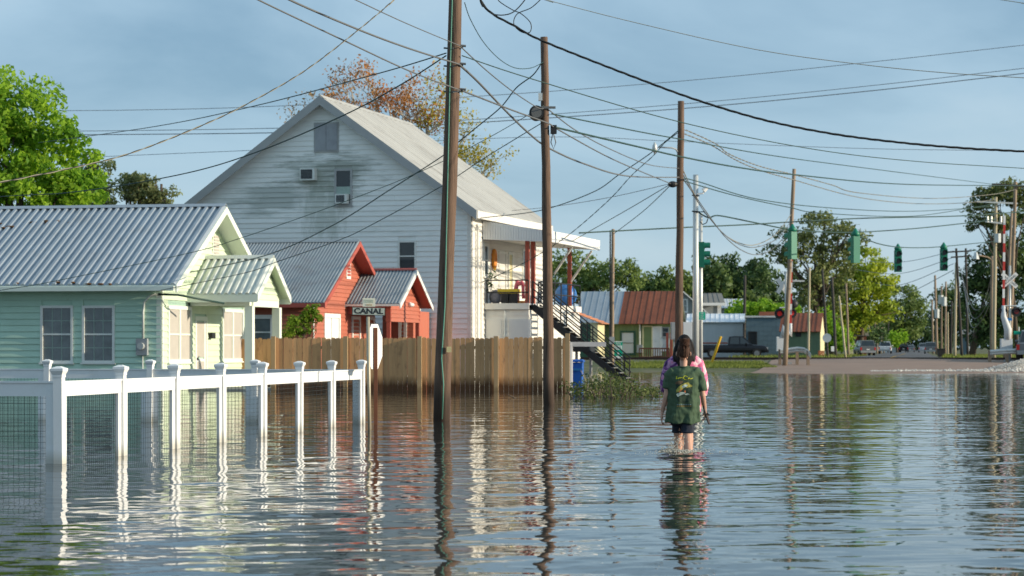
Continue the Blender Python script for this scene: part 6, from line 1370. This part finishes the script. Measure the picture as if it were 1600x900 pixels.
# vine bush by the red house
bu = tree('bright leafy shrub climbing beside the red house corner', [(470, 510, 22, 20), (492, 482, 8, 18), (450, 522, 14, 8), (500, 500, 8, 8), (478, 495, 10, 14)], 70.5, 472, leaf_mat('shrub_leaf', (.10, .19, .02), (.28, .40, .04), .5, 2.0), .055, 70, 26, .17, name='shrub', cat='shrub', trunk=.04, limbs=14, zb=-.4, fill=.2)
# fallen branches in the water by the fence end
def brush():
    e = empty('fallen_branches', Pz(960, 0, 58), 0, 'tangle of fallen leafy branches half sunk beside the fence end', 'branches'); m = MB(); pts = []
    random.seed(31)
    for k in range(80):
        x = random.uniform(895, 1036); d = random.uniform(55, 62); top = np.interp(x, [890, 915, 950, 985, 1036], [598, 592, 575 + 8, 592, 606]) + random.uniform(-2, 14)
        a = Pz(x + random.uniform(-6, 6), -.08, d) - e.location; b_ = P(x + random.uniform(-16, 12), top, d + random.uniform(-.4, .4)) - e.location
        if b_.z < .05: continue
        c = a.lerp(b_, .5) + Vector((random.uniform(-.15, .15), 0, .05)); m.tube([a, c, b_], [.016, .011, .004], 5)
        for j in range(34): t = random.uniform(.15, 1.05); q = a.lerp(b_, t) + Vector((random.gauss(0, .10), random.gauss(0, .10), random.gauss(0, .06))); pts.append(tuple(q))
    tag(m.build('twig', M_bark, e), kind='stuff'); C = np.array(pts); C = C[C[:, 2] > -.02]; link('foliage', leaves_mesh('foliage', C, .042, rng.normal(0, 1, C.shape), leaf_mat('brush_leaf', (.04, .075, .02), (.16, .19, .05), .35, 2)), e)
    m = MB()
    for k in range(10):
        a = Pz(random.uniform(915, 935), .1, 57) - e.location; m.tube([a, P(random.uniform(905, 940), random.uniform(570, 590), 57) - e.location], [.008, .003], 4)
    tag(m.build('dry_stem', M_polepale, e), kind='stuff')
brush()
st_ = empty('floating_stick', P(800, 621, 4420 / (622 - HOR)), R(25), 'small dark stick poking out of the water before the fence', 'stick'); m = MB(); m.tube([(-.12, 0, .07), (.0, 0, .02), (.12, 0, -.03)], [.012, .02, .02], 6); m.build('stick_wood', M_bark, st_)

# ================================================================== people
def remesh(o, vox, smooth=4, fac=.5):
    a = o.modifiers.new('Remesh', 'REMESH'); a.mode = 'VOXEL'; a.voxel_size = vox; a.use_smooth_shade = True
    if smooth: s = o.modifiers.new('Smooth', 'SMOOTH'); s.iterations = smooth; s.factor = fac
    return o
def ov_ring(c, rx, ry, n=28, fold=0, ph=0, nf=7):
    out = []
    for i in range(n):
        t = 2 * math.pi * i / n; f = 1 + fold * math.sin(nf * t + ph) + fold * .6 * math.sin((nf * 2 + 1) * t + ph * 2.3); p_ = 2.4
        ct, st_ = math.cos(t), math.sin(t); r_ = (abs(ct) ** p_ + abs(st_) ** p_) ** (-1 / p_)
        out.append(Vector((c[0] + rx * r_ * ct * f, c[1] + ry * r_ * st_ * f, c[2])))
    return out
def hand(m, wrist, dirv, side, palm_n, curl=.5, s=1.0):
    """palm + five bent fingers; dirv along the hand, side = direction of thumb"""
    dirv, side, pn = Vector(dirv).normalized(), Vector(side).normalized(), Vector(palm_n).normalized(); w_ = Vector(wrist)
    kn = w_ + dirv * .085 * s
    for k in range(5):
        u = (k - 2) / 2 * .028 * s; m.tube([w_ + side * u * .6, w_ + dirv * .045 * s + side * u * .95, kn + side * u * 1.05], [.015 * s, .0155 * s, .0125 * s], 8)
    for k, (ln, u) in enumerate(((.068, .030), (.077, .010), (.072, -.010), (.056, -.029))):
        b0 = kn + side * u * s; d1 = (dirv + pn * curl * .5).normalized(); d2 = (dirv + pn * curl * 1.4).normalized(); d3 = (dirv * .6 + pn * curl * 1.9).normalized()
        p1_ = b0 + d1 * ln * .45 * s; p2_ = p1_ + d2 * ln * .32 * s; p3_ = p2_ + d3 * ln * .26 * s; m.tube([b0 - dirv * .012, p1_, p2_, p3_], [.0098 * s, .0092 * s, .0085 * s, .0066 * s], 8); m.ell(p3_, (.0066 * s,) * 3, 8, 6)
    t0 = w_ + dirv * .03 * s + side * .026 * s; t1 = t0 + (dirv * .6 + side * .8 + pn * .2).normalized() * .038 * s; t2 = t1 + (dirv * .9 + side * .25 + pn * .45).normalized() * .032 * s
    m.tube([t0 - side * .02, t0, t1, t2], [.014 * s, .0145 * s, .0115 * s, .0085 * s], 8); m.ell(t2, (.0085 * s,) * 3, 8, 6)
def head(m, c, s=1.0, yaw=0.0, pitch=0.0):
    rot = Matrix.Rotation(yaw, 3, 'Z') @ Matrix.Rotation(pitch, 3, 'X'); f = lambda v: c + rot @ (Vector(v) * s)
    m.ell(f((0, -.008, .02)), (.075 * s, .093 * s, .10 * s), 16, 12, rot); m.ell(f((0, .035, -.05)), (.052 * s, .052 * s, .058 * s), 12, 10, rot); m.ell(f((0, .07, -.088)), (.024 * s, .02 * s, .02 * s), 10, 8, rot)
    m.tube([f((0, .088, .012)), f((0, .103, -.018)), f((0, .094, -.03))], [.008 * s, .013 * s, .012 * s], 8)
    m.tube([f((-.02, .088, -.058)), f((0, .095, -.056)), f((.02, .088, -.058))], [.006 * s, .010 * s, .006 * s], 6)
    for sg in (-1, 1):
        m.ell(f((sg * .086, -.01, -.016)), (.012 * s, .020 * s, .031 * s), 8, 8, rot); m.tube([f((sg * .05, .072, .026)), f((sg * .03, .086, .03)), f((sg * .014, .086, .026))], [.007 * s, .009 * s, .006 * s], 6)
    return f
def strands(m, pts_fn, n, r_): 
    for k in range(n): m.tube(pts_fn(k), r_ if hasattr(r_, '__len__') else r_, 4)
def person_green():
    D = 27.3; e = empty('person', Pz(1067, 0, D), 0, 'wading person with hair bun in baggy green printed T-shirt and dark shorts', 'person')
    q = lambda px, py, dd=0: P(px, py, D + dd) - e.location
    m = MB()
    # legs (left stands further, right steps nearer), feet on the ground under the water
    zg_ = gz(D) + .02
    for (px, dy, pk) in ((1059, .12, 1060), (1074.5, -.30, 1074)):
        hip = q(1062 if px < 1066 else 1073, 652, 0); knee = q(px + (.3 if px < 1066 else -.3), 684, dy * .55); ank = Vector((knee.x + (.0 if px < 1066 else .012), dy * 1.05, zg_ + .10)); heel = ank + Vector((0, -.05, -.08)); toe = ank + Vector((.01, .16, -.085))
        calf = knee.lerp(ank, .38) + Vector((0, -.022, 0))
        m.tube([hip + Vector((0, 0, .06)), hip, hip.lerp(knee, .55), knee, calf, knee.lerp(ank, .72), ank], [.09, .086, .068, .052, .056, .041, .034], 12); m.tube([heel, ank + Vector((0, 0, -.045)), ank + Vector((0, .07, -.07)), toe], [.026, .036, .033, .02], 10)
    # torso, neck
    m.tube([q(1067, 660), q(1067, 640), q(1067, 615, .01), q(1068, 590, -.005), q(1068, 578)], [.125, .12, .115, .125, .09], 14); m.tube([q(1047, 588), q(1056, 584), q(1068, 582), q(1081, 583), q(1091, 587)], [.042, .044, .046, .044, .042], 10)
    m.tube([q(1068, 580), q(1068, 571), q(1068.2, 562, .015)], [.052, .046, .05], 12)
    hc = q(1068, 551, .02); f = head(m, hc, 1.0, R(-6), R(-8))
    # arms
    L_arm = [q(1047, 584), q(1043.5, 603, -.02), q(1040.5, 620, -.03), q(1037, 634, .0), q(1034.5, 645, .02)]; m.tube(L_arm, [.046, .040, .035, .031, .022], 10); hand(m, L_arm[-1], (-.10, .02, -1), (.05, .95, .1), (.95, .05, .0), .55)
    R_arm = [q(1091, 583), q(1095.5, 602, -.02), q(1098, 618, -.02), q(1100, 631, .03), q(1101.5, 640, .05)]; m.tube(R_arm, [.046, .041, .036, .031, .023], 10); hand(m, R_arm[-1], (.06, .08, -1), (-.1, .95, 0), (-.95, -.05, -.05), .8)
    body = remesh(m.build('body', M_skin, e), .0065, 3); tag(body, 'bare arms and legs')
    # shorts
    m = MB()
    loft(m, [ov_ring(q(1067, 640), .155, .115), ov_ring(q(1067, 655), .16, .12), ov_ring(q(1067, 664, -.0), .155, .115)])
    for (px, dy) in ((1059.5, .06), (1074, -.10)):
        loft(m, [ov_ring(q(1062 if px < 1066 else 1072.5, 657, dy * .3), .085, .10, fold=.02), ov_ring(q(px + .5, 668, dy * .8), .079, .088, fold=.03, ph=1), ov_ring(q(px, 676.5, dy * 1.2), .076, .084, fold=.045, ph=2)])
        m.tube([p for p in ov_ring(q(px, 675, dy * 1.15), .078, .086)] + [ov_ring(q(px, 675, dy * 1.15), .078, .086)[0]], .009, 6)
    remesh(m.build('shorts', M_denim, e), .009, 2)
    # T-shirt: torso with hanging folds, two loose sleeves
    m = MB(); secs = []
    for (cx, y, wpx, ry, fo, ph, dd) in ((1068, 573.5, 7.5, .062, 0, 0, .005), (1068, 576.5, 13.5, .088, .0, 0, .0), (1068, 581, 21, .112, .008, 1, .0), (1068.3, 590, 25.0, .125, .016, 1.5, -.005), (1068.3, 604, 25.2, .132, .026, 2, -.01), (1068, 620, 25.0, .136, .036, 2.6, -.015), (1067.5, 636, 25.4, .142, .046, 3.2, -.02), (1067.3, 648, 26.2, .150, .056, 3.6, -.02), (1067.3, 656.5, 26.6, .155, .062, 3.9, -.02)):
        secs.append(ov_ring(q(cx, y, dd), wpx / F * D, ry, 40, fo, ph))
    # hem hangs lower behind than at the sides
    secs[-1] = [p + Vector((0, 0, -.045 * (.5 - .5 * math.sin(2 * math.pi * i / 40)) + .008 * math.sin(i * .9))) for i, p in enumerate(secs[-1])]
    loft(m, secs)
    m.tube([q(1046.5, 586), q(1055, 581), q(1068, 578.5), q(1082, 580), q(1091, 585)], [.062, .066, .066, .066, .062], 12)
    for pts_, rs in (([q(1054, 582), q(1046.5, 589), q(1044, 600, -.01), q(1043.5, 607, -.015)], [.085, .078, .072, .074]), ([q(1083, 581), q(1091.5, 588), (q(1095, 600, -.01)), q(1096, 611, -.015)], [.085, .08, .074, .078])): m.tube(pts_, rs, 14)
    shirt = remesh(m.build('t_shirt', M_shirt, e), .010, 0)
    tx = bpy.data.textures.new('cloth_folds', 'CLOUDS'); tx.noise_scale = .075; tx.noise_depth = 1
    dm = shirt.modifiers.new('Folds', 'DISPLACE'); dm.texture = tx; dm.strength = .034; dm.mid_level = .5; dm.texture_coords = 'LOCAL'
    sm = shirt.modifiers.new('Smooth', 'SMOOTH'); sm.iterations = 4; sm.factor = .5
    m = MB(); cr = ov_ring(q(1068, 573.2, .005), 7.6 / F * D, .064, 24); m.tube(cr + [cr[0]], .008, 6); m.build('collar', M_shirt, e, True)
    # printed picture on the back, following the shirt
    dg = bpy.context.evaluated_depsgraph_get(); ev = shirt.evaluated_get(dg); from mathutils.bvhtree import BVHTree
    me = ev.to_mesh(); bv = BVHTree.FromPolygons([v.co.copy() for v in me.vertices], [tuple(p.vertices) for p in me.polygons]); ev.to_mesh_clear()
    def decal(name, polys, mt_, off):
        b = bmesh.new()
        for poly in polys:
            vs = [b.verts.new((x, 0, z)) for x, z in poly]
            try: b.faces.new(vs)
            except ValueError: pass
        bmesh.ops.triangulate(b, faces=b.faces[:]); bmesh.ops.subdivide_edges(b, edges=b.edges[:], cuts=3, use_grid_fill=True)
        for v in b.verts:
            h = bv.ray_cast(Vector((v.co.x, -1, v.co.z)), Vector((0, 1, 0)))
            v.co.y = (h[0].y if h[0] is not None else -.15) - off
        me_ = bpy.data.meshes.new(name); b.to_mesh(me_); b.free(); me_.materials.append(mt_); o = link(name, me_, shirt); so = o.modifiers.new('Solid', 'SOLIDIFY'); so.thickness = .0012; return tag(o, kind='stuff')
    def pl(pts_): return [((q(x, y)).x, (q(x, y)).z) for x, y in pts_]
    def blob(cx, cy, rx, ry, a=0, n=14, rag=0): return pl([(cx + rx * math.cos(t) * math.cos(a) * (1 + random.uniform(-rag, rag)) - ry * math.sin(t) * math.sin(a), cy + rx * math.cos(t) * math.sin(a) + ry * math.sin(t) * math.cos(a) * (1 + random.uniform(-rag, rag))) for t in [i * 2 * math.pi / n for i in range(n)]])
    random.seed(3)
    prm = lambda nm, c, v=.3: mat(nm, c, .85, v, 60)
    decal('print', [blob(1064, 604, 9, 12, .2, 16, .2), blob(1067, 622, 10, 8, 0, 16, .2), blob(1073, 610, 7, 6, 0, 12, .2)], prm('print_dark', (.022, .042, .026)), .003)
    decal('print', [blob(1060, 597.5, 6, 2.6, -.2, 12, .2)], prm('print_brown', (.13, .09, .05)), .0045)
    decal('print', [blob(1062, 606, 9.5, 3.4, -.75, 16, .1), blob(1071, 600, 5, 2.4, -.3, 12, .1), pl([(1074, 599), (1080.5, 601.5), (1080, 604), (1074, 605), (1070, 606)])], prm('print_fish', (.30, .28, .06), .5), .006)
    decal('print', [blob(1068.5, 603, 4.6, 2.2, -.4, 12, .15), blob(1063, 615, 6, 2.6, -.3, 12, .4), blob(1058, 616.5, 2.6, 2.4, 0, 9, .4), blob(1072, 615.5, 4, 1.6, 0, 9, .4)], prm('print_pale', (.36, .44, .40), .5), .0075)
    decal('print', [blob(1068.8, 611.5, 1.2, 1.9, 0, 8, .2), pl([(1059, 612), (1064, 607.5), (1064.4, 608.4), (1059.4, 613)])], prm('print_orange', (.50, .13, .04)), .009)
    strok = []
    for (x0, y0, x1, y1, w_) in ((1056, 588, 1055.2, 592, .9), (1055.2, 592, 1058, 590.5, .8), (1058.3, 589.5, 1058.6, 591.6, .8), (1058.6, 591.6, 1060.6, 589.2, .8), (1061, 589.2, 1061, 591, .8), (1062.4, 589, 1062, 591, .7), (1062.4, 589.4, 1064.8, 589.6, .7), (1065.5, 591, 1067.5, 588, .8), (1067.4, 587.6, 1070, 587, .9), (1070, 587, 1073, 588.4, .9), (1066.6, 590, 1068, 592.6, .9), (1068, 592.6, 1071, 593, .8), (1073.4, 592.4, 1075.4, 589.6, .8), (1075.4, 589.6, 1076, 592, .7), (1077, 592.4, 1078.4, 590.6, .8), (1078.4, 590.6, 1079.6, 592.2, .7), (1079.4, 591.4, 1081.6, 590.2, .8)):
        dx, dy = x1 - x0, y1 - y0; l = math.hypot(dx, dy); nx, ny = -dy / l * w_ / 2, dx / l * w_ / 2; strok.append(pl([(x0 + nx, y0 + ny), (x0 - nx, y0 - ny), (x1 - nx * .6, y1 - ny * .6), (x1 + nx * .6, y1 + ny * .6)]))
    decal('lettering', strok, prm('print_yellow', (.62, .62, .02), .1), .0105)
    row = []; row2 = []
    for i in range(8): x = 1057 + i * 2.9; row.append(blob(x, 631.5, .9, .55, 0, 6)); row2.append(blob(x, 634, .85, .8, 0, 7))
    decal('print', row, prm('print_blue', (.22, .30, .36)), .004); decal('print', row2, prm('print_gold', (.38, .22, .06)), .004)
    # hair: cap, nape strands, messy bun
    m = MB(); rot = Matrix.Rotation(R(-8), 3, 'X'); m.ell(hc + Vector((0, -.022, .03)), (.080, .095, .103), 16, 12, rot); m.ell(hc + Vector((0, -.050, -.015)), (.066, .050, .050), 12, 10); m.ell(q(1069.5, 534.5, -.05), (.058, .055, .050), 12, 10); m.ell(q(1067, 537, -.05), (.035, .03, .03), 10, 8)
    hm = remesh(m.build('hair', M_hair2, e), .007, 2)
    m = MB(); bc = q(1069.5, 534.5, -.05)
    for k in range(60):
        a = random.uniform(0, 6.28); t = random.uniform(-.6, .6); pts_ = []
        for i in range(6): u = a + i * .5; pts_.append(bc + Vector((math.cos(u) * .062, math.sin(u) * .058, .03 * math.sin(u * 1.7 + k) + t * .03)))
        m.tube(pts_, .0035, 4)
    for k in range(60):
        a = random.uniform(math.pi * 1.02, math.pi * 1.98); s = hc + Vector((math.cos(a) * .088, math.sin(a) * .10 - .02, random.uniform(-.06, .03))); m.tube([s, s.lerp(bc, .5) + Vector((math.cos(a) * .022, math.sin(a) * .03, 0)), bc], .0035, 4)
    for k in range(16): x = random.uniform(-.05, .05); s = hc + Vector((x, -.07, -.06)); m.tube([s, s + Vector((x * .1, -.006, -.02)), s + Vector((x * .3 + random.uniform(-.01, .01), .0, -.042))], [.003, .0025, .001], 4)
    m.build('hair_strands', M_hair2, hm)
    # sandal held in the hand
    sc_ = empty('sandal', q(1103, 648, .03), 0, 'dark sandal dangling from the hand of the wading person in green', 'sandal'); sc_.location = e.location + q(1103, 648, .03)
    m = MB(); pr = [(-.032, .10), (-.04, .03), (-.032, -.03), (-.036, -.085), (-.02, -.125), (.012, -.13), (.034, -.09), (.03, -.02), (.04, .04), (.03, .10), (.0, .12)]
    ax = Vector((.32, .1, -1)).normalized(); bxv = Vector((.35, .9, .2)).normalized(); m.prism([ax * -v + bxv * u for u, v in pr][::-1], Vector((.012, -.01, 0))); fixn(m.build('sole', M_sandal, sc_)); m = MB(); m.tube([bxv * -.035 - ax * .02, Vector((.04, -.03, 0)) , bxv * .035 - ax * .02], .007, 6); m.build('strap', M_sandal, sc_)
person_green()
def tie_dye():
    m = bpy.data.materials.new('tie_dye'); m.use_nodes = True; N, L = m.node_tree.nodes, m.node_tree.links; b = N['Principled BSDF']; b.inputs['Roughness'].default_value = .85
    g = N.new('ShaderNodeNewGeometry'); n = N.new('ShaderNodeTexNoise'); n.inputs['Scale'].default_value = 11; n.inputs['Detail'].default_value = 4; n.inputs['Distortion'].default_value = .8; L.new(g.outputs['Position'], n.inputs['Vector'])
    sx = N.new('ShaderNodeSeparateXYZ'); L.new(g.outputs['Position'], sx.inputs[0]); mr = N.new('ShaderNodeMapRange'); mr.inputs[1].default_value = 2.05; mr.inputs[2].default_value = 2.6; mr.inputs[3].default_value = -.16; mr.inputs[4].default_value = .16; L.new(sx.outputs['X'], mr.inputs[0])
    ad = N.new('ShaderNodeMath'); ad.operation = 'ADD'; L.new(n.outputs['Fac'], ad.inputs[0]); L.new(mr.outputs[0], ad.inputs[1])
    r = N.new('ShaderNodeValToRGB'); el = r.color_ramp.elements; el[0].position = .28; el[0].color = (.035, .012, .07, 1); el[1].position = .72; el[1].color = (.78, .60, .62, 1)
    for p_, c in ((.38, (.18, .05, .22, 1)), (.46, (.50, .30, .46, 1)), (.53, (.66, .10, .24, 1)), (.62, (.74, .22, .34, 1))): x = el.new(p_); x.color = c
    L.new(ad.outputs[0], r.inputs[0]); L.new(r.outputs[0], b.inputs['Base Color']); return m
def person_pink():
    D = 28.7; e = empty('person', Pz(1069, 0, D), 0, 'long haired person in pink and purple tie-dye top walking ahead', 'person'); q = lambda px, py, dd=0: P(px, py, D + dd) - e.location
    zg_ = gz(D) + .02; m = MB()
    for (px, dy) in ((1062, .12), (1076, -.1)):
        hip = q(px, 640); knee = q(px, 670, dy * .4); ank = Vector((knee.x, dy, zg_ + .1)); m.tube([hip + Vector((0, 0, .08)), hip, hip.lerp(knee, .5), knee, knee.lerp(ank, .35) + Vector((0, -.02, 0)), ank], [.1, .098, .08, .058, .06, .037], 12); m.tube([ank + Vector((0, -.05, -.08)), ank + Vector((0, 0, -.045)), ank + Vector((0, .07, -.07)), ank + Vector((0, .17, -.085))], [.026, .036, .034, .022], 10)
    m.tube([q(1069, 645), q(1069, 620), q(1069, 590), q(1069, 568), q(1069, 560)], [.135, .125, .125, .13, .08], 14); m.tube([q(1069, 562), q(1069, 552), q(1069, 546, .01)], [.054, .05, .05], 12)
    hc = q(1069, 539, .02); head(m, hc, 1.06, R(10), R(-6))
    la = [q(1047, 565), q(1041, 585), q(1038, 603), q(1039, 615, .05), q(1042, 625, .1)]; m.tube(la, [.05, .045, .04, .034, .025], 10); hand(m, la[-1], (.15, .3, -.9), (.3, .9, .2), (.9, 0, 0), .5)
    ra = [q(1090, 564), q(1097, 585), q(1099, 606), q(1097.5, 620, .04), q(1095.5, 629, .07)]; m.tube(ra, [.05, .045, .04, .034, .025], 10); hand(m, ra[-1], (-.12, .12, -.95), (-.1, .95, 0), (-.9, 0, 0), .6)
    remesh(m.build('body', M_skin, e), .007, 3)
    m = MB(); loft(m, [ov_ring(q(1069, y, 0), wpx / F * D, ry, 32, fo, ph) for (y, wpx, ry, fo, ph) in ((557, 9, .07, 0, 0), (561, 17, .10, 0, 0), (568, 24, .12, .01, 0), (585, 25, .13, .015, 1), (605, 25, .135, .02, 2), (630, 25.5, .14, .03, 3), (644, 26, .145, .035, 4))])
    for pts_, rs in (([q(1056, 564), q(1046.5, 570), q(1041, 586), q(1038.3, 602), q(1038.6, 612, .03)], [.085, .08, .072, .068, .05]), ([q(1082, 563), q(1091.5, 569), q(1097, 586), q(1099.3, 604), q(1098.2, 618, .03)], [.085, .08, .072, .07, .055])): m.tube(pts_, rs, 14)
    remesh(m.build('tie_dye_top', tie_dye(), e), .011, 4)
    m = MB(); loft(m, [ov_ring(q(1069, 632), .16, .12), ov_ring(q(1069, 648), .165, .125)]); 
    for px in (1062, 1076): loft(m, [ov_ring(q(px, 644), .09, .11, fold=.02), ov_ring(q(px, 662), .085, .095, fold=.03)])
    remesh(m.build('shorts', M_denim, e), .01, 2)
    m = MB(); m.ell(hc + Vector((0, -.02, .03)), (.093, .105, .112), 16, 12); m.tube([hc + Vector((0, -.05, .03)), hc + Vector((0, -.075, -.08)), q(1069, 558, -.11), q(1069, 572, -.13)], [.09, .105, .125, .08], 14)
    for sg, x in ((-1, 1056), (1, 1082)): m.tube([hc + Vector((sg * .05, -.02, .05)), hc + Vector((sg * .095, -.02, -.05)), q(x, 556, -.05), q(x + sg * 2, 566, -.08)], [.05, .045, .045, .018], 10)
    hm = remesh(m.build('hair', M_hair, e), .008, 3); m = MB(); random.seed(12)
    for k in range(150):
        a = random.uniform(math.pi * .95, math.pi * 2.05); r0 = Vector((math.cos(a) * .09, math.sin(a) * .09 - .02, .04)); s = hc + r0; t_ = hc + Vector((math.cos(a) * random.uniform(.10, .16), math.sin(a) * .11 - .05, random.uniform(-.24, -.13))); m.tube([hc + Vector((0, -.02, .14)), s + Vector((0, 0, .02)), s.lerp(t_, .55) + Vector((random.uniform(-.015, .015), -.012, 0)), t_ + Vector((random.uniform(-.03, .03), 0, 0))], [.004, .004, .0035, .0012], 4)
    m.build('hair_strands', M_hair, hm)
person_pink()
# ================================================================== splashes
M_spray = mat('water_spray', (.66, .66, .60), .25, .2, 9, spec=.6, trans=.45)
M_foam = mat('white_foam', (.75, .75, .72), .5, .15, 5, trans=.3)
def spray(label, pts, rs, mt_, name='water_splash'):
    b = MB()
    for p_, r_ in zip(pts, rs): b.add([Vector(p_) + Vector(v) * r_ for v in ((1, 0, 0), (-.5, .87, 0), (-.5, -.87, 0), (0, 0, 1.3), (0, 0, -1))], [(0, 1, 3), (1, 2, 3), (2, 0, 3), (1, 0, 4), (2, 1, 4), (0, 2, 4)])
    return tag(b.build(name, mt_, None, True), label, 'splash', kind='stuff')
random.seed(21); pts, rs = [], []
for k in range(420):
    t = random.random(); x = 2.13 - .02 - t * .22 + random.gauss(0, .05); z = max(.003, (1 - t) ** 1.2 * .24 * random.uniform(.15, 1.05)); pts.append((x, 27.1 + random.gauss(0, .13), z)); rs.append(random.uniform(.003, .010))
for k in range(520):
    a = random.uniform(0, 6.28); r_ = abs(random.gauss(0, .3)); pts.append((2.16 + math.cos(a) * r_ * 1.1, 26.9 + math.sin(a) * r_ * 1.6, random.uniform(0, .03) * math.exp(-r_ * 2) + .004)); rs.append(random.uniform(.003, .013) * math.exp(-r_))
spray('small splash of water kicked up at the walking legs', pts, rs, M_spray)
pts, rs = [], []
for k in range(3600):
    u = random.random() ** .7; px = 1535 + 75 * u; hgt = (.10 + .95 * u) * random.random() ** 2.0; d = 118 + random.uniform(-2, 2.5); pts.append(tuple(Pz(px + random.uniform(-3, 3), max(.02, hgt * .75), d))); rs.append(random.uniform(.012, .05))
for k in range(1500):
    u = random.random(); px = 1360 + 250 * u; pts.append(tuple(Pz(px, .035 + abs(random.gauss(0, .05)) * (.4 + u), 113.5 + random.gauss(0, .5)))); rs.append(random.uniform(.02, .06))
spray('white spray and foam line thrown up where the road leaves the water', pts, rs, M_foam)

fl = empty('floating_leaves', (0, 22, 0), 0); random.seed(44); m = MB()
for k in range(70):
    d = random.uniform(13, 45); x = random.uniform(-.22, .22) * d; a = random.uniform(0, 6.28); s = random.uniform(.012, .035); u = Vector((math.cos(a), math.sin(a), 0)) * s; v = Vector((-math.sin(a), math.cos(a), .12)) * s * .55; c = Vector((x, d, .012))
    m.add([c - u, c + v, c + u, c - v], [(0, 1, 2, 3)])
bpy.data.objects.remove(fl); tag(m.build('floating_leaves', mat('floating_leaf', (.07, .055, .03), .6, .4, 5)), 'scattered dead leaves floating on the flood water', 'leaves', kind='stuff')
